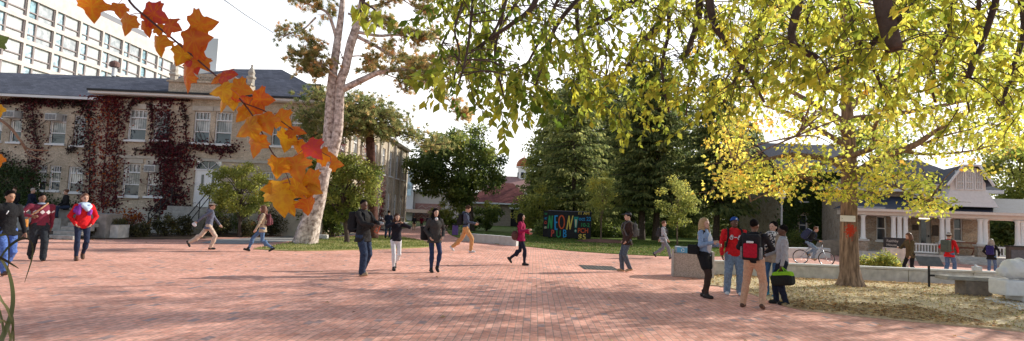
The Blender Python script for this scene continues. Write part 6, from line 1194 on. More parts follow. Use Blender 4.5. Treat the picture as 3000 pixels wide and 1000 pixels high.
p = person('p9', 'person in white trousers and a black jacket with both hands raised to the face', 1155, 792, 625, 15, (cloth('jet', (.02, .02, .028)), 'jacket'), (WHT, 'trousers'), (sBLK,), 'light', ('long', 'brown'), 'f', feet=((.14, .06, 0, 0), (-.22, -.07, .02, 48)), hands=((.13, .24, 1.45), (-.13, .24, 1.46)), elbow=((1, -.1, -.5), (-1, -.1, -.5)), legs='leggings', group=G1, hem=.90, jk=.024)
p = person('p10', 'person in dark clothing walking away half hidden by the white trousers', 1135, 700, 617, 175, (NAVY, 'jacket'), (DEND, 'jeans'), (sBLK,), 'light', ('short', 'black'), feet=walk(), h=.02)
p = person('p11', 'person with long dark hair in a grey and black parka and navy jeans', 1268, 798, 610, 18, (cloth('parka', (.055, .052, .05)), 'parka'), (cloth('jean_navy', (.03, .045, .10)), 'jeans'), (sBLK,), 'light', ('long', 'black'), 'f', feet=((.05, .07, 0, 4), (.06, -.10, 0, 24)), hands=((.17, .10, .96), (-.19, .13, .98)), elbow=OUT, legs='leggings', group=G1, hem=.80, jk=.032, hood=True)
q = Sdf(); q.ell(p['tp'](0, .085, 1.455), (.045, .04, .05)); put(p, p['t'], 'shirt_front', q, WHT)
q = item(p, 'shoulder_bag', 'black bag hanging behind the grey and black parka', 'bag', p['tp'](.25, -.14, .9)); s_ = Sdf(); s_.box(p['tp'](.21, -.16, 1.05), (.09, .06, .15), .04); put(p, q, 'bag', s_, BLK)
p = person('p12', 'person in orange trousers and a navy hooded top walking with eyes on a phone', 1362, 740, 603, 82, (cloth('blue_grey', (.07, .085, .13), .25), 'top'), (cloth('orange_chino', (.56, .30, .13)), 'trousers'), (sWHT,), 'light', ('short', 'brown'), feet=((.22, .08, 0, -4), (-.48, -.08, 0, 50)), hands=((.14, .34, 1.12), (-.14, .30, 1.1)), head=(0, 22), legs='chinos', group=G1, hood=True, hem=.9)
backpack(p, 'black backpack on the person in orange trousers', BLK)
r = item(p, 'phone', 'dark phone held by the person in orange trousers', 'phone', p['tp'](.05, .42, 1.1)); q = Sdf(); q.box(p['tp'](.06, .43, 1.16), (.03, .004, .06), .006, rotx(.8)); put(p, r, 'phone_body', q, mEYE, .007)
for i, (px, py, hy, f, cm, lab) in enumerate(((1212, 676, 632, 178, BLK, 'farthest path walker all in black'), (1234, 671, 634, 175, MAR, 'far path walker in a dark red top'), (1252, 672, 633, 170, NAVY, 'far path walker in navy next to the hedge'))):
    person('f%d' % i, lab, px, py, hy, f, (cm, 'coat'), (KHK if i == 0 else BLK, 'trousers'), (sBLK,), 'light', ('short', 'black'), feet=walk(.2, -.2, 20, i % 2), h=.03, group='people far down the brick path')
p = person('p14', 'person in a maroon coat with long black hair walking with a brown bag', 1523, 777, 625, 80, (cloth('berry', (.30, .015, .07)), 'coat'), (cloth('inky', (.018, .022, .04)), 'leggings'), (sBLK,), 'light', ('long', 'black'), 'f', feet=((.16, .07, 0, 0), (-.36, -.07, .03, 50)), hands=((.16, .26, 1.2), (-.18, .24, 1.1)), legs='leggings', group=G1, hem=.82, jk=.026)
r = item(p, 'shoulder_bag', 'brown red bag hanging at the back of the maroon coat', 'bag', p['tp'](.1, -.2, .9)); q = Sdf(); q.ell(p['tp'](.12, -.19, 1.0), (.1, .12, .16)); put(p, r, 'bag', q, cloth('bag_brown', (.11, .05, .045), .3)); q = Sdf(); q.cap(p['tp'](.12, -.14, 1.12), p['tp'](.12, -.02, 1.5), .014, .014); put(p, r, 'strap', q, cloth('bag_brown', (.11, .05, .045)))
p = person('p15', 'person in a dark brown jacket and grey cap standing in profile on the plaza', 1835, 797, 620, -72, (cloth('umber', (.045, .028, .024)), 'jacket'), (cloth('grey_denim', (.09, .11, .14), .3), 'jeans'), (sTAN,), 'light', ('short', 'black'), feet=((.10, .09, 0, 0), (-.08, -.08, 0, 14)), hands=POCK, elbow=OUT, hat=(cloth('cap_grey', (.07, .075, .09)), 'fwd'), hem=.80, jk=.028, group=G1)
backpack(p, 'grey backpack on the person in the grey cap', cloth('pack_grey', (.12, .12, .125)), size=(.13, .07, .2))
p = person('p16', 'person in pale grey walking before the conifers with a dark backpack', 1943, 758, 648, 75, (cloth('pale_grey', (.42, .44, .48)), 'top'), (cloth('mid_grey', (.22, .23, .26)), 'trousers'), (sBLK,), 'light', ('short', 'auburn'), feet=((.34, .08, 0, -14), (-.42, -.08, .03, 48)), hands=swing(.25, 1), legs='chinos', group=G1)
backpack(p, 'dark backpack on the person in pale grey', CHAR)
# -- the group talking by the concrete bin
G2 = 'students talking in a circle by the concrete bin'; hq = .011
p = person('g1', 'blond person in a light blue cardigan, black skirt and tall brown boots', 2062, 872, 638, 62, (cloth('sky_cardigan', (.25, .34, .50), .15), 'cardigan'), (cloth('boot_brown', (.055, .035, .028), .2), 'boots'), (mat('boot_black', (.02, .015, .013), .5),), 'light', ('long', 'blond'), 'f', feet=((.10, .08, 0, 0), (-.06, -.10, 0, 0)), hands=((.13, .25, 1.22), (-.14, .26, 1.16)), elbow=((.8, -1, -.4), (-.8, -1, -.4)), legs='leggings', group=G2, h=hq, hem=.92, jk=.024, head=(12, 0))
tp = p['tp']; q = Sdf(); hipA, hipB = p['J']['leg0'], p['J']['leg1']; q.ell(tp(0, 0, .95), (.175, .13, .13)).cap(hipA[0], hipA[0]*.45+hipA[1]*.55, .108, .098, .06).cap(hipB[0], hipB[0]*.45+hipB[1]*.55, .108, .098, .06); p['add']('skirt', q, BLK)
q = Sdf(); q.ell(tp(0, .075, 1.17), (.085, .085, .24), p['Tl']).ell(tp(0, .1, 1.3), (.085, .065, .09), p['Tl']); put(p, p['t'], 'shirt', q, WHT)
q = item(p, 'handbag', 'black shoulder bag on the person in the blue cardigan', 'bag', tp(.2, -.15, 1.0)); s_ = Sdf(); s_.box(tp(.235, -.14, 1.05), (.03, .09, .07), .035); put(p, q, 'bag', s_, BLK); s_ = Sdf(); s_.cap(tp(.21, -.08, 1.14), tp(.15, .07, 1.46), .013, .013).cap(tp(.15, .07, 1.46), tp(.14, -.06, 1.48), .013, .013); put(p, q, 'strap', s_, BLK)
p = person('g2', 'person in a bright red hoodie, blue cap and faded jeans facing the camera', 2149, 864, 634, 8, (RED, 'hoodie'), (LDEN, 'jeans'), (sWHT, mSOLE), 'dark', ('buzz', 'black'), b=1.14, feet=((.05, .15, 0, 0), (.02, -.13, 0, 0)), hands=((.27, .10, .90), (-.26, .14, .90)), elbow=((.6, -1, 0), (-.6, -1, 0)), hat=(cloth('cap_blue', (.02, .07, .28)), 'back'), legs='loose', group=G2, h=hq, hem=.87, jk=.032, hood=True, head=(-14, 0))
tp = p['tp']; s_ = p['S']; b_ = MB()
for cx_ in (-.085, .085):
    for rr in (.030,): b_.torus(tp(cx_, .172, 1.285), rr, .011, (0, 1, .1), 14, 5)
    b_.torus(tp(cx_-.012, .174, 1.325), .022, .010, (0, 1, .1), 12, 5)
b_.box(tp(0, .18, 1.30), (.03, .008, .010)); cp = mk('chest_print', np.array(b_.V)*s_, b_.F, mat('print_white', (.66, .66, .70), .7, .3, 30), p['jacket'], local=True)
q = Sdf(); q.ell(p['hp'](.0, .102, 1.715), (.022, .008, .02), p['Hd']); put(p, p['t'], 'cap_badge', q, WHT, .007)
for sx in (-1, 1):
    q = Sdf(); x = sx*p['sh']*.66; P = [tp(x, -.06, 1.50), tp(x*1.05, .10, 1.45), tp(x*1.1, .165, 1.3), tp(x*1.35, .10, 1.08)]
    for a, c in zip(P[:-1], P[1:]): q.cap(a, c, .022, .022, .01)
    if sx == -1: rk = item(p, 'backpack', 'black straps of the backpack on the person in the red hoodie', 'backpack', tp(0, -.2, 1.0), 'backpacks worn by the students'); s2 = Sdf(); s2.box(tp(0, -.235, 1.2), (.09, .03, .17), .05); put(p, rk, 'pack', s2, BLK)
    put(p, rk, 'strap', q, BLK)
p = person('g3', 'person in a black sweater and tan chinos seen from behind', 2208, 905, 642, 168, (cloth('soot', (.022, .022, .026)), 'sweater'), (cloth('tan_chino', (.54, .33, .22)), 'chinos'), (sBRN,), 'brown', ('buzz', 'black'), b=1.05, feet=((-.08, .17, 0, 14), (.06, -.22, 0, 0)), hands=((.16, .34, 1.12), (-.20, .30, 1.06)), elbow=((1, -.5, -.3), (-1, -.5, -.3)), legs='chinos', group=G2, h=hq, hem=.90, head=(14, 0), jk=.02)
r = backpack(p, 'black and red backpack carried by the person in tan chinos', cloth('pack_black', (.022, .022, .026)), cloth('pack_red', (.42, .015, .035)), size=(.165, .105, .25), back=.235, drop=.02)
tp = p['tp']; q = Sdf(); q.box(tp(.005, -.405, 1.31), (.06, .004, .014), .006); put(p, r, 'label_patch', q, WHT, .008)
for sx in (-1, 1):
    q = Sdf(); q.box(tp(sx*.165, -.25, 1.1), (.01, .055, .1), .018); put(p, r, 'side_pocket', q, cloth('mesh_grey', (.20, .20, .21), .3))
p = person('g4', 'person with tied black hair, a black and white scarf and blue jeans', 2263, 870, 648, -28, (cloth('fawn', (.40, .32, .24), .2), 'jacket'), (cloth('mid_denim', (.06, .13, .25), .3), 'jeans'), (sTEAL, mSOLE), 'light', ('pony', 'black'), 'f', feet=((.04, .10, 0, 0), (.0, -.09, 0, 0)), hands=((.14, .26, 1.05), (-.14, .26, 1.05)), elbow=((.8, -1, -.3), (-.8, -1, -.3)), legs='leggings', group=G2, h=hq, jk=.022)
def checks():
    m, nt, b, out = newmat('cloth_checked'); L = nt.links.new; t = N(nt, 'ShaderNodeTexCoord'); v = N(nt, 'ShaderNodeTexVoronoi'); v.inputs['Scale'].default_value = 30; L(t.outputs['Object'], v.inputs['Vector']); r_ = N(nt, 'ShaderNodeValToRGB'); r_.color_ramp.interpolation = 'CONSTANT'; r_.color_ramp.elements[0].color = (.02, .02, .025, 1); r_.color_ramp.elements[1].position = .5; r_.color_ramp.elements[1].color = (.62, .60, .58, 1)
    s = N(nt, 'ShaderNodeSeparateXYZ'); L(v.outputs['Color'], s.inputs[0]); L(s.outputs[0], r_.inputs[0]); L(r_.outputs[0], b.inputs['Base Color']); b.inputs['Roughness'].default_value = .9; return m
tp = p['tp']; q = Sdf(); q.ell(tp(0, .02, 1.46), (.15, .13, .07), p['Tl'], .03).cap(tp(-.07, .13, 1.42), tp(-.08, .155, 1.2), .055, .05, .03).cap(tp(.08, .13, 1.42), tp(.10, .15, 1.15), .055, .055, .03); put(p, p['t'], 'scarf', q, checks(), wr=.004)
p = person('g5', 'person in a pale grey sweater and dark jeans holding a sports bag', 2291, 893, 659, -80, (GRY, 'sweater'), (cloth('jean_dark', (.02, .025, .045), .3), 'jeans'), (sBLK, mSOLE), 'dark', ('buzz', 'black'), b=1.02, feet=((.10, .09, 0, 0), (-.06, -.09, 0, 0)), hands=((.15, .32, 1.06), (-.25, .06, .84)), elbow=((.7, -1, -.4), (-.6, -1, 0)), legs='chinos', group=G2, h=hq, hem=.90, jk=.022, head=(6, 0))
tp = p['tp']; cw = p['J']['arm1'][2]; r = item(p, 'sports_bag', 'lime green and black sports bag hanging from the hand of the person in grey', 'bag', (cw[0], cw[1], .45)); c = np.array([cw[0]-.02, cw[1]-.02, .60]); Rb = rotz(.9) @ roty(.14)
q = Sdf(); q.box(c-np.array([0, 0, .035]), (.16, .055, .05), .075, Rb); put(p, r, 'bag', q, cloth('bag_black', (.025, .027, .025)), .011)
q = Sdf(); q.box(c+np.array([0, 0, .06]), (.15, .045, .012), .068, Rb, .01).cap(c+Rb @ np.array([.19, 0, 0]), c+Rb @ np.array([.215, 0, 0]), .075, .07); put(p, r, 'panel', q, cloth('lime', (.28, .55, .03)), .011)
q = Sdf()
for s2 in (-1, 1):
    for sx in (-1, 1): q.cap(c+Rb @ np.array([sx*.13, s2*.1, .08]), cw+np.array([0, 0, -.03]), .011, .011, .004)
put(p, r, 'strap', q, cloth('lime', (.28, .55, .03)), .009)
q = Sdf(); q.box(c+Rb @ np.array([.05, -.135, .0]), (.05, .002, .028), .008, Rb); put(p, r, 'print', q, WHT, .008)
# -- the people behind the low wall
G3 = 'people walking in front of the porch house'
p = person('w1', 'person with long fair hair in an olive jacket looking at a phone', 2668, 818, 683, -48, (cloth('olive', (.10, .075, .04)), 'jacket'), (BLK, 'trousers'), (sBLK,), 'light', ('long', 'auburn'), 'f', feet=walk(.2, -.2, 20), hands=((.16, .34, 1.22), (-.22, .22, .9)), legs='leggings', group=G3, hem=.82, lean=6, head=(10, 12), h=.018)
p = person('w2', 'person in a red jacket and blue jeans seen from behind with a green backpack', 2782, 812, 681, 150, (RED, 'jacket'), (DEN, 'jeans'), (sBLK,), 'light', ('short', 'brown'), feet=walk(.16, -.16, 18), hands=((.24, .14, 1.0), (-.24, .14, 1.0)), elbow=OUT, hat=(cloth('cap_white', (.5, .5, .48)), 'none'), group=G3, h=.018)
backpack(p, 'grey green backpack on the person in the red jacket', cloth('pack_green', (.10, .12, .10)), size=(.16, .11, .24))
p = person('w3', 'person with fair hair in black seen from behind with a purple backpack', 2906, 812, 700, 165, (BLK, 'jacket'), (DEN, 'jeans'), (sBLK,), 'light', ('long', 'grey'), 'f', feet=walk(.14, -.14, 15), hands=((.22, .18, 1.0), (-.22, .18, 1.0)), elbow=OUT, group=G3, h=.018, legs='leggings')
backpack(p, 'indigo purple backpack on the fair haired person in black', cloth('pack_purple', (.035, .03, .14)), size=(.14, .09, .21))
# -- the cyclist and the bicycle
cb = gr(2382, 777); cf = R(180+82-math.degrees(math.atan2(cb[0], cb[1]))); CS = 1.0
bk = thing('bicycle', 'silver bicycle ridden along the path behind the low wall', 'bicycle', loc=(cb[0], cb[1], 0), rot=cf); LBk = lambda b_, n_, m, par=None: b_.build(n_, m, par or bk, local=True, smooth=True)
mTYRE = mat('tyre', (.02, .02, .02), .8, .1); mALU = mat('bare_metal', (.5, .5, .52), .35, .1, metal=.8); mFRAME = mat('frame_silver', (.42, .45, .5), .35, .1, metal=.3)
for yc in (-.50, .52):
    wh = MB(); wh.torus((0, yc, .32), .285, .012, (1, 0, 0), 32, 6); rim = LBk(wh, 'wheel', mALU); ty = MB(); ty.torus((0, yc, .32), .305, .02, (1, 0, 0), 32, 8); LBk(ty, 'tyre', mTYRE, rim); sp = MB()
    for k in range(14): a = k*2*math.pi/14; sp.tube([(.02*(-1)**k, yc, .32), (0, yc+.28*math.cos(a), .32+.28*math.sin(a))], .002, 3)
    sp.lathe((0, yc, .32), [(.02, -.02), (.02, .02)], 8); LBk(sp, 'spokes', mALU, rim)
b_ = MB()
for P in ([(0, -.06, .29), (0, -.18, .80)], [(0, -.06, .29), (0, .36, .72)], [(0, -.17, .74), (0, .35, .80)], [(0, .34, .88), (0, .37, .68)], [(.05, .375, .68), (.05, .52, .32)], [(-.05, .375, .68), (-.05, .52, .32)], [(.04, -.06, .29), (.05, -.5, .32)], [(-.04, -.06, .29), (-.05, -.5, .32)], [(.02, -.17, .74), (.05, -.5, .32)], [(-.02, -.17, .74), (-.05, -.5, .32)]): b_.tube(P, .017, 8)
LBk(b_, 'frame', mFRAME); b_ = MB(); b_.tube([(0, .34, .86), (0, .36, .98), (.12, .40, 1.0), (.28, .30, 1.0)], .013, 6); b_.tube([(0, .36, .98), (-.12, .40, 1.0), (-.28, .30, 1.0)], .013, 6); LBk(b_, 'handlebar', mTYRE)
b_ = MB(); b_.tube([(0, -.18, .80), (0, -.19, .9)], .014, 6); LBk(b_, 'seat_post', mALU); s_ = Sdf(); s_.ell((0, -.24, .92), (.075, .11, .03)).cap((0, -.2, .92), (0, -.05, .92), .035, .02); V, F = s_.mesh(.015); mk('saddle', V, F, mTYRE, bk, smooth=True, local=True)
b_ = MB(); b_.torus((.06, -.06, .29), .085, .006, (1, 0, 0), 20, 4); b_.tube([(.07, -.06, .29), (.09, .08, .21)], .01, 5); b_.tube([(-.07, -.06, .29), (-.09, -.2, .37)], .01, 5); LBk(b_, 'crank', mALU)
for c in ((.13, .08, .21), (-.13, -.2, .37)): LBk(MB().box(c, (.045, .035, .01)), 'pedal', mTYRE)
p = person('cy', 'person in black leaning forward riding the bicycle', 2382, 777, 668, 82, (BLK, 'jacket'), (LDEN, 'jeans'), (sTAN,), 'light', ('short', 'auburn'), feet=((.02, .12, .22, 8), (-.24, -.12, .38, 20)), hands=((.25, .34, 1.27), (-.25, .34, 1.27)), elbow=((.6, -.6, -.6), (-.6, -.6, -.6)), pel=(-.22, .99), lean=32, base=(cb[0], cb[1], 0), fixedH=1.70, h=.016, curl=1.1)
backpack(p, 'big dark blue backpack on the cyclist', cloth('pack_blue', (.035, .045, .09)), size=(.18, .12, .26), back=.25)
# ================================================================== STREET FURNITURE AND PROPS
def px_box(px, py, h_): pass
# retaining wall: cast segments with a coping
wl = thing('retaining_wall', 'long low pale concrete wall edging the leaf strewn grass', 'wall', loc=(12, 18.9, 0)); wx0 = gr(2078, 803)[0]
seg = 2.15; x = wx0; k = 0
while x < 24:
    yk = 18.75+.35*math.sin((x-wx0)*.16); yk2 = 18.75+.35*math.sin((x+seg-wx0)*.16); a = math.atan2(yk2-yk, seg); c = (x+seg/2, (yk+yk2)/2+.17)
    MB().box((c[0], c[1], .20), (seg/2-.012, .16, .197), rotz(a), .012).build('wall_segment', mCONC, wl); MB().box((c[0], c[1], .435), (seg/2-.006, .2, .033), rotz(a), .008).build('coping', mat('coping_concrete', (.60, .58, .55), .85, .1, 6, .2), wl); x += seg; k += 1
mWALLW = mat('pale_concrete', (.60, .59, .57), .9, .1, 5, .25)
lw_ = thing('lawn_wall', 'short whitish low wall at the edge of the lawn beside the orange trousers', 'wall', loc=tuple(gr(1430, 712)[:2])+(0,)); PP = [gr(q[0], q[1]) for q in ((1348, 706), (1400, 711), (1460, 716), (1512, 722))]; b = MB()
PO_ = [(p[0], p[1]) for p in PP]; ins_ = [(p[0]+.12, p[1]+.45) for p in PP]; b.prism(PO_+ins_[::-1], 0, .46); b.build('wall_body', mWALLW, lw_)
wl2 = thing('planter_wall', 'pale blue grey low planter wall behind the bicycle', 'wall', loc=tuple(gr(2360, 756)[:2])+(0,)); a_, b__ = gr(2305, 757), gr(2428, 757); L_ = np.linalg.norm(b__-a_); ang = math.atan2(b__[1]-a_[1], b__[0]-a_[0]); MB().box(((a_[0]+b__[0])/2, (a_[1]+b__[1])/2+.25, .27), (L_/2, .25, .27), rotz(ang), .02).build('wall_body', mWALLW, wl2)
sl = thing('slab_bench', 'slanting brown grey concrete slab standing beside the ivy house', 'sculpture', loc=tuple(gr(2432, 745)[:2])+(0,)); c = gr(2432, 748); b = MB(); b.add([(c[0]-.9, c[1], .0), (c[0]+.55, c[1], 0), (c[0]+1.0, c[1], 1.0), (c[0]-.45, c[1], .85), (c[0]-.9, c[1]+.5, 0), (c[0]+.55, c[1]+.5, 0), (c[0]+1.0, c[1]+.5, 1.0), (c[0]-.45, c[1]+.5, .85)], [(0, 1, 2, 3), (5, 4, 7, 6), (1, 5, 6, 2), (4, 0, 3, 7), (3, 2, 6, 7)]); b.build('slab', mat('brown_concrete', (.30, .25, .20), .9, .2, 5, .4), sl)
# the concrete litter and recycling bin
bc = gr(2034, 815); bc = np.array([bc[0]+.05, bc[1]+.38, 0]); ba = R(-14); bn = thing('litter_bin', 'square exposed aggregate concrete bin with blue recycling stickers round its top', 'bin', loc=tuple(bc), rot=ba); mAGG = mat('aggregate', (.46, .37, .31), .95, .35, 40, .8, bscale=70)
LBn = lambda b_, n_, m, par=None: b_.build(n_, m, par or bn, local=True)
LBn(MB().box((0, 0, .36), (.56, .36, .36), None, .02), 'bin_body', mAGG); LBn(MB().box((-.58, 0, .40), (.03, .38, .40), None, .01), 'side_panel', mat('smooth_concrete', (.46, .42, .38), .9, .12, 8, .3)); LBn(MB().box((.58, 0, .40), (.03, .38, .40), None, .01), 'side_panel', mat('smooth_concrete', (.46, .42, .38)))
LBn(MB().box((0, 0, .81), (.52, .34, .09), None, .015), 'lid', mat('bin_steel', (.30, .36, .42), .5, .15, 10)); mSTK = mat('sticker_blue', (.12, .38, .60), .4, .1)
for x_ in (-.3, .08, .36):
    s_ = LBn(MB().box((x_, -.345, .81), (.17 if x_ < .3 else .1, .004, .075)), 'sticker', mSTK); b_ = MB()
    for k in range(3): aa_ = k*2*math.pi/3+.5; b_.tube([(x_+.05*math.cos(aa_), -.353, .81+.05*math.sin(aa_)), (x_+.05*math.cos(aa_+1.3), -.353, .81+.05*math.sin(aa_+1.3))], .009, 4)
    LBn(b_, 'recycling_mark', mWHITEP, s_)
for x_ in (-.25, .25): LBn(MB().lathe((x_, 0, .902), [(.11, 0), (.11, .004), (.09, .006)], 16), 'opening', mDARK)
# stone bench
sc = gr(2852, 868); sb = thing('stone_bench', 'plain weathered stone slab bench on a block foot near the low wall', 'bench', loc=(sc[0], sc[1], 0)); xa, xb = gr(2787, 868)[0]-.05, gr(2960, 868)[0]+.5
MB().box(((xa+xb)/2, sc[1], .47), ((xb-xa)/2, .26, .05), rotz(R(-3)), .015).build('seat', mCONCD, sb)
for x_ in (sc[0], xb-.3): MB().box((x_, sc[1], .21), (.36 if x_ == sc[0] else .2, .2, .208), None, .015).build('foot', mat('brown_stone', (.22, .18, .15), .9, .25, 8, .5), sb)
# slanting info panel on a stake
ic = gr(2722, 847); ip = thing('info_stake', 'thin dark iron stake with a slanted reading panel before the low wall', 'sign', loc=tuple(ic)); k = ic[1]/FPX; hz_ = at(2722, 770, ic[1])[2]
MB().box((ic[0], ic[1], hz_/2), (.022, .022, hz_/2)).build('post', mDARK, ip); MB().box((ic[0], ic[1]-.03, hz_+.04), (.36, .17, .012), rotx(R(52)), .004).build('panel', mat('panel_grey', (.12, .12, .13), .4, .2, 10), ip); MB().box((ic[0]+.09, ic[1]-.03, hz_*.52), (.08, .015, .03)).build('plate', mDARK, ip)
# the white painted cannon on its blocks
cc = gr(2985, 886); cn = thing('painted_cannon', 'old cannon breech on stacked blocks, all thickly painted white', 'cannon', loc=(cc[0], cc[1], 0)); mTHK = mat('thick_white_paint', (.74, .73, .72), .55, .07, 7, .6, bscale=14); k = cc[1]/FPX; zc = at(2985, 796, cc[1])[2]
q = Sdf(); q.cap((cc[0]-.10, cc[1], zc+.06), (cc[0]+1.6, cc[1]+.25, zc+.12), .25, .20, .03).ell((cc[0]-.22, cc[1], zc+.05), (.16, .24, .24), None, .06).cap((cc[0]-.44, cc[1]-.02, zc-.02), (cc[0]-.3, cc[1], zc+.03), .12, .14, .04); V, F = q.mesh(.022, .004); mk('barrel', V, F, mTHK, cn, smooth=True)
q = MB(); q.torus((cc[0]+.05, cc[1]+.01, zc+.07), .25, .03, (1, .12, .04), 24, 8); q.build('ring', mTHK, cn, smooth=True)
for dx, dz, hx, hz2, dy in ((-.34, zc-.40, .25, .2, -.04), (.22, zc-.43, .30, .22, 0), (.22, .19, .33, .187, .02), (.85, zc-.43, .30, .22, .05), (.85, .19, .33, .187, .05)): q = Sdf(); q.box((cc[0]+dx, cc[1]+dy, dz), (hx-.05, .24, hz2-.05), .045); V, F = q.mesh(.022, .003, int(dx*9)+5); mk('block', V, F, mTHK, cn, smooth=True)
q = Sdf(); q.ell((cc[0]+.03, cc[1]-.235, zc+.15), (.03, .02, .03)); V, F = q.mesh(.008); mk('vent_hole', V, F, mDARK, cn, smooth=True)
pb_ = (cc[0]+1.12, cc[1]+.5, 0); person('h1', 'person in navy jeans sitting hidden behind the painted cannon', 2940, 862, 760, -88, (NAVY, 'jacket'), (cloth('jean_navy', (.03, .045, .10)), 'jeans'), (sBLK,), 'light', ('short', 'brown'), feet=((.72, .1, 0, 0), (.66, -.1, 0, 0)), hands=((.16, .3, 1.05), (-.16, .3, 1.05)), pel=(0, .46), base=pb_, fixedH=1.7, h=.02, sit=True, lean=20)
# house sign
sgc = gr(2618, 790); sgn = thing('house_sign', 'dark house name sign on a pale concrete base before the porch', 'sign', loc=(sgc[0], sgc[1]+2, 0)); sy = sgc[1]+2; z0_, z1_ = at(2618, 726, sy)[2], at(2618, 697, sy)[2]; xa, xb = at(2594, 710, sy)[0], at(2652, 710, sy)[0]; yaw = rotz(R(-12))
cen = np.array([(xa+xb)/2, sy, 0]); MB().box(cen+np.array([0, 0, (z0_)/2]), ((xb-xa)/2+.02, .16, z0_/2), yaw, .01).build('base', mCONC, sgn); MB().box(cen+np.array([0, 0, (z0_+z1_)/2+.004]), ((xb-xa)/2+.02, .07, (z1_-z0_)/2), yaw, .008).build('board', mat('sign_black', (.025, .025, .03), .45, .1), sgn)
def text_mesh(s, size, align='CENTER'):
    cu = bpy.data.curves.new('lettering', 'FONT'); cu.body = s; cu.size = size; cu.align_x = align; cu.extrude = .004; cu.offset = size*.018; ob = bpy.data.objects.new('lettering', cu); COL.objects.link(ob); bpy.context.view_layer.update(); me = bpy.data.meshes.new_from_object(ob.evaluated_get(bpy.context.evaluated_depsgraph_get()))
    V = np.array([v.co[:] for v in me.vertices]); F = [tuple(p.vertices) for p in me.polygons]; bpy.data.objects.remove(ob); bpy.data.curves.remove(cu); bpy.data.meshes.remove(me); return V, F
def letters(parent, s, size, O, eu, ez, en, m, name='lettering', align='CENTER'):
    V, F = text_mesh(s, size, align); W_ = np.array(O)+V[:, :1]*np.array(eu)+V[:, 1:2]*np.array(ez)+V[:, 2:3]*np.array(en); return mk(name, W_, F, m, parent)
yx = yaw @ np.array([1, 0, 0]); yn = yaw @ np.array([0, -1, 0]); hh_ = z1_-z0_; o_ = cen+yn*.076-yx*((xb-xa)/2-.06)
mLET = mat('letter_grey', (.34, .34, .34), .6, .1); letters(sgn, 'Raithby', hh_*.36, o_+Z*(z0_+hh_*.56), yx, Z, yn, mLET, align='LEFT'); letters(sgn, 'House', hh_*.36, o_+Z*(z0_+hh_*.16), yx, Z, yn, mLET, align='LEFT')
# NEON board
ny = gr(1660, 702)[1]; na = at(1590, 702, ny); nb = at(1733, 702, ny); k = ny/FPX; zt, zb = at(1660, 620, ny)[2], at(1660, 697, ny)[2]; nb_ = thing('painted_board', 'black painted board covered in bright hand painted letters on the lawn', 'sign', loc=((na[0]+nb[0])/2, ny, .03)); mBRD = mat('board_black', (.014, .014, .018), .65, .3, 6, .2)
xL, xR = at(1592, 660, ny)[0], at(1732, 660, ny)[0]; xs = at(1606, 660, ny)[0]; MB().box(((xs+xR)/2, ny+.25, (zt+zb)/2), ((xR-xs)/2, .25, (zt-zb)/2), None, .015).build('front_panel', mBRD, nb_)
b = MB(); b.add([(xs, ny+.004, zb), (xs, ny+.004, zt), (xL, ny+.35, zt), (xL, ny+.35, zb), (xs, ny+.44, zb), (xs, ny+.44, zt)], [(0, 1, 2, 3), (3, 2, 5, 4), (1, 5, 2), (0, 3, 4)]); b.build('end_panel', mBRD, nb_)
MB().box(((xs+xR)/2, ny+.25, zt+.025), ((xR-xs)/2, .26, .02)).build('top_edge', mat('worn_grey', (.16, .16, .22), .6, .3), nb_)
for q in (1612, 1640, 1668, 1690): MB().box((at(q, 700, ny)[0], ny+.2, (zb+.03)/2), (.12, .12, (zb-.03)/2), None, .03).build('foot', mBRD, nb_)
PAINT = {n_: mat('paint_'+n_, c, .6, .12, 20) for n_, c in (('green', (.03, .28, .10)), ('blue', (.02, .28, .62)), ('orange', (.62, .10, .03)), ('yellow', (.68, .52, .10)), ('teal', (.02, .25, .22)), ('cream', (.62, .60, .42)), ('red', (.60, .07, .05)))}
def stroke(name, col, lines, wpx=4.2):
    b = MB()
    for li in lines:
        P = np.array([at(q[0], q[1], ny) for q in li]); P[:, 1] = ny-.004
        for a, c in zip(P[:-1], P[1:]):
            d = c-a; Ln = math.hypot(d[0], d[2])+1e-6; w_ = wpx*k/2; n_ = np.array([-d[2], 0, d[0]])/Ln*w_; e = d/Ln*w_*.6; a2, c2 = a-e, c+e; off = np.array([0, -.004*(len(b.F) % 5)*.2, 0])
            b.quad(a2-n_+off, c2-n_+off, c2+n_+off, a2+n_+off)
    b.build(name, PAINT[col], nb_)
bx = lambda x: 1570+x*200/1432; byy = lambda y: 600+y*120/859
def SK(*ls): return [[(bx(x), byy(y)) for x, y in l] for l in ls]
arc = lambda cx_, cy_, rx, ry, a0, a1, n_=14: [(cx_+rx*math.cos(R(a)), cy_-ry*math.sin(R(a))) for a in np.linspace(a0, a1, n_)]
stroke('letter_n', 'green', SK([(255, 490), (285, 240), (325, 490), (345, 240)])); stroke('letter_e', 'blue', SK([(450, 235), (400, 240), (405, 515), (445, 515)], [(405, 375), (440, 370)])); stroke('letter_o', 'orange', SK(arc(540, 365, 58, 135, 0, 360, 22)), 3.6); stroke('letter_n', 'yellow', SK([(645, 515), (695, 240), (715, 510), (775, 240)]), 3.6)
def patch(name, col, pts, dy):
    V = np.array([at(bx(x), byy(y), ny) for x, y in pts]); V[:, 1] = ny-dy; mk(name, V, [tuple(range(len(V)))], PAINT[col], nb_)
patch('exclamation_mark', 'teal', [(815, 490), (856, 490), (895, 255), (795, 255)], .004); patch('exclamation_dot', 'teal', arc(832, 550, 26, 34, 0, 345, 12), .004); patch('exclamation_core', 'cream', [(826, 470), (844, 470), (862, 310), (820, 310)], .008); patch('exclamation_core', 'cream', arc(830, 548, 14, 20, 0, 340, 10), .008)
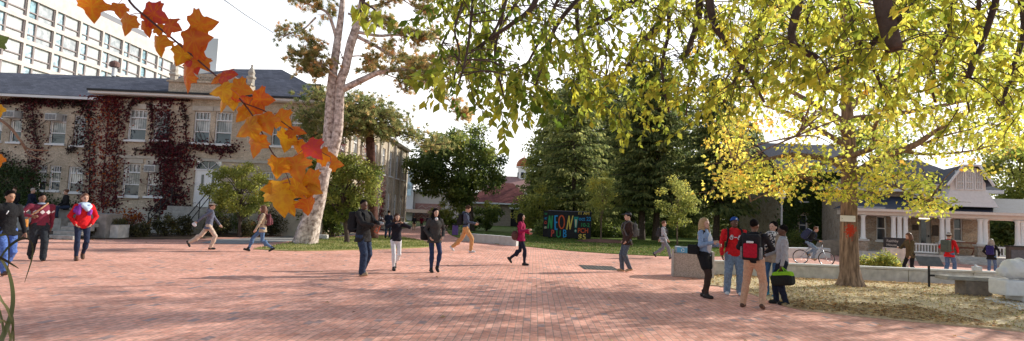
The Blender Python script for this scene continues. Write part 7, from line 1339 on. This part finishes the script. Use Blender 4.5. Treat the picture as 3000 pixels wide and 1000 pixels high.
stroke('letter_p', 'red', SK([(325, 665), (335, 530)], [(335, 535), (372, 545), (372, 590), (335, 605)]), 2.8); stroke('letter_u', 'green', SK([(440, 540), (440, 650), (470, 685), (510, 650), (510, 545)]), 2.8); stroke('letter_b', 'blue', SK([(580, 530), (580, 680), (630, 665), (632, 620), (590, 600), (628, 580), (622, 540), (580, 530)]), 2.8)
lx = lambda px: np.array([at(px, 660, ny)[0], ny-.004, 0])
for s_, x, y, sz_, c in (('11 AM', 995, 212, 72, 'yellow'), ('oct 22', 1025, 335, 92, 'blue'), ('10-2', 1032, 462, 84, 'green'), ('PCH', 992, 590, 108, 'orange'), ('$5', 978, 730, 128, 'yellow')):
    O = lx(bx(x)); O[2] = at(bx(x), byy(y), ny)[2]; letters(nb_, s_, sz_*120/859*k*1.25, O, (.86 if s_ in ('PCH', 'oct 22') else 1, 0, 0), Z, (0, -1, 0), PAINT[c])
ed = unit(np.array([xs-xL, -.346, 0])); en_ = np.array([ed[1], -ed[0], 0])
for s_, y, c in (('E', 190, 'green'), ('R', 285, 'blue'), ('D', 375, 'red'), ('B', 480, 'cream')):
    O = np.array([(xs+xL)/2, ny+.175, 0])+en_*.012; O[2] = at(bx(195), byy(y), ny)[2]; V, F = text_mesh(s_, .30); V[:, 0] -= 0; W_ = O+np.outer(V[:, 0], Z)+np.outer(-(V[:, 1]-.1), ed)+np.outer(V[:, 2], en_); mk('lettering', W_, F, PAINT[c], nb_)
# drain cover, planter, steps and wall at the far side of the plaza
dg = [gr(1697, 781), gr(1830, 784), gr(1800, 791), gr(1716, 789)]
c = (gr(1700, 780)+gr(1790, 791))/2; dc = thing('drain_cover', 'dark mottled rectangular drain cover set in the bricks', 'drain cover', loc=(c[0], c[1], 0)); x0, x1 = gr(1705, 785)[0], gr(1800, 785)[0]; y0, y1 = gr(1750, 791)[1], gr(1750, 779)[1]; MB().box(((x0+x1)/2, (y0+y1)/2, .003), ((x1-x0)/2, (y1-y0)/2, .005)).build('plate', mat('iron_plate', (.17, .15, .12), .7, .5, 7, .4), dc); b = MB()
for q in range(9): b.box((x0+(x1-x0)*(q+.5)/9, (y0+y1)/2, .0095), (.03, (y1-y0)/2-.08, .004))
b.build('grating', mDARK, dc)
pc_ = gr(318, 699); pl = thing('planter', 'square concrete planter tub with weeds at the edge of the bricks', 'planter', loc=(pc_[0], pc_[1]+.35, 0)); q = MB(); q.prism([(pc_[0]-.36, pc_[1]), (pc_[0]+.36, pc_[1]), (pc_[0]+.36, pc_[1]+.7), (pc_[0]-.36, pc_[1]+.7)], 0, .56); q.build('tub', mCONC, pl)
P = np.column_stack([rng.uniform(pc_[0]-.33, pc_[0]+.33, 260), rng.normal(pc_[1]+.35, .2, 260), np.full(260, .55)]); V, F = leaves(P, np.array([0, 0, 1.])+rdir(260)*.5, rdir(260), rng.uniform(.15, .4, 260), .035, .1); mk('foliage', V, F, mSHRUB, pl, tint=np.repeat(np.clip(rng.normal(.5, .2, 260), 0, 1), 4))
s0 = gr(120, 700); stn = thing('stone_steps', 'grey stone steps with side blocks leading up from the bricks', 'steps', loc=(gr(205, 700)[0], s0[1]+.6, 0)); xa, xb = gr(135, 700)[0], gr(272, 700)[0]
for k in range(4): MB().box(((xa+xb)/2, s0[1]+.25+.36*k, .075*(2*k+1)+.0), ((xb-xa)/2, .2, .075), None, .01).build('step', mCONCD, stn)
MB().box((xa+.28+.5, s0[1]+1.9, .5), (.55, .5, .5), None, .02).build('side_block', mat('shaded_stone', (.26, .24, .22), .9, .3, 4, .4), stn)
swl = thing('stone_wall', 'grey stone wall with a flat coping where people sit', 'wall', loc=(at(100, 640, 27.4)[0], 27.4, 0)); xa, xb = at(-80, 640, 27.4)[0], at(212, 640, 27.4)[0]; zz_ = 1.09; MB().box(((xa+xb)/2, 27.45, zz_/2-.04), ((xb-xa)/2, .25, zz_/2-.04)).build('wall_body', mat('shaded_stone', (.42, .39, .35)), swl); MB().box(((xa+xb)/2, 27.45, zz_-.035), ((xb-xa)/2+.05, .31, .04)).build('coping', mCONCD, swl)  # wall colour darkened to put its shade into the stone
MB().box(((xa+xb)/2, 26.95, .31), ((xb-xa)/2, .23, .31)).build('footing', mCONCD, swl)
# light post and stone by the pine, lamp post by the ivy house
lpz = gr(955, 694); lp_ = thing('wooden_post', 'slim brown wooden post standing behind the pale pine trunk', 'post', loc=tuple(lpz)); MB().tube([lpz, lpz+np.array([.05, 0, 2.6])], .07, 8).build('shaft', mBARK, lp_); MB().lathe((lpz[0]+.05, lpz[1], 2.6), [(.09, 0), (.09, .06), (.02, .1)], 8).build('cap', mDARK, lp_)
rkp = gr(945, 703); rk_ = thing('kerb_stone', 'pale squared stone block on the grass beside the pale pine', 'stone', loc=tuple(rkp)); q = Sdf(); q.box((rkp[0], rkp[1]+.1, .13), (.18, .1, .07), .05); V, F = q.mesh(.02, .006); mk('block', V, F, mCONC, rk_, smooth=True)
lq = gr(2289, 741); lm = thing('lamp_post', 'grey lamp post rising between the conifers and the ivy house', 'lamp post', loc=tuple(lq)); hz2 = at(2289, 585, lq[1])[2]; MB().lathe((lq[0], lq[1], 0), [(.12, 0), (.12, .3), (.06, .4), (.05, hz2)], 12).build('pole', mat('grey_steel', (.35, .36, .37), .5, .1), lm); MB().lathe((lq[0], lq[1], hz2), [(.05, 0), (.2, .12), (.22, .4), (.1, .55), (.02, .6)], 14).build('lantern', mTRIM, lm)
# purple waste bin far across the lawn, cup on the wall, board by the porch, picnic table
vb = gr(1333, 690); pv = thing('purple_box', 'small purple notice box standing at the lawn beside the hedge', 'box', loc=tuple(vb)); MB().box((vb[0], vb[1], .35), (.2, .15, .35), None, .02).build('box_body', mat('purple_plastic', (.16, .09, .30), .5, .1), pv); MB().box((vb[0], vb[1], .77), (.25, .17, .05), None, .02).build('lid', mDARK, pv)
cxp = at(2860, 783, 18.95); cp_ = thing('takeaway_bag', 'small white paper bag left on the low wall coping', 'bag', loc=(cxp[0], cxp[1], .47)); q = Sdf(); q.box((cxp[0], cxp[1]-.02, .55), (.10, .05, .05), .03).ell((cxp[0]-.03, cxp[1]-.02, .64), (.05, .03, .05)); V, F = q.mesh(.014, .006); mk('bag', V, F, WHT, cp_, smooth=True)
bq = gr(2975, 792); bb = thing('notice_case', 'dark brown metal case standing on the path before the porch steps', 'case', loc=(bq[0], bq[1]+1.2, 0)); zt_ = at(2975, 723, bq[1]+1.2)[2]; x0, x1 = at(2951, 740, bq[1]+1.2)[0], at(3060, 740, bq[1]+1.2)[0]; MB().box(((x0+x1)/2, bq[1]+1.2, zt_/2+.1), ((x1-x0)/2, .12, zt_/2-.1), None, .02).build('case_body', mat('brown_metal', (.10, .075, .06), .55, .15), bb); MB().box(((x0+x1)/2, bq[1]+1.2, zt_+.02), ((x1-x0)/2+.04, .16, .025)).build('case_top', mDARK, bb)
MB().box(((x0+x1)/2, bq[1]+1.07, zt_*.55), ((x1-x0)/2-.08, .012, zt_*.3)).build('panel', mat('panel_grey', (.12, .12, .13)), bb)
ptc = PO+e1*pu(2826, 1.3)+e2*1.3; pt = thing('picnic_table', 'reddish brown wooden picnic table under the porch roof', 'table', loc=(ptc[0], ptc[1], FZ), rot=pang); mWOOD = mat('red_wood', (.20, .075, .05), .7, .25, 6, .3); LP_ = lambda b_, n_, par=None: b_.build(n_, mWOOD, par or pt, local=True)
LP_(MB().box((0, 0, .72), (.65, .36, .03), None, .008), 'table_top')
for s in (-1, 1): LP_(MB().box((0, s*.62, .43), (.65, .13, .025), None, .006), 'bench_seat'); b = MB(); b.tube([(s*.5, -.5, 0), (s*.5, .22, .70)], .035, 4); b.tube([(s*.5, .5, 0), (s*.5, -.22, .70)], .035, 4); b.box((s*.5, 0, .40), (.03, .7, .035)); LP_(b, 'trestle')
# thin cable crossing the sky
ca, cz_ = at(600, -40, 40), at(800, 96, 60); cbl = MB(); cbl.tube([ca, (ca+cz_)/2-np.array([0, 0, .1]), cz_], .03, 5); tag(cbl.build('cable', mDARK), 'thin dark cable slanting across the sky above the slate roof', 'cable')
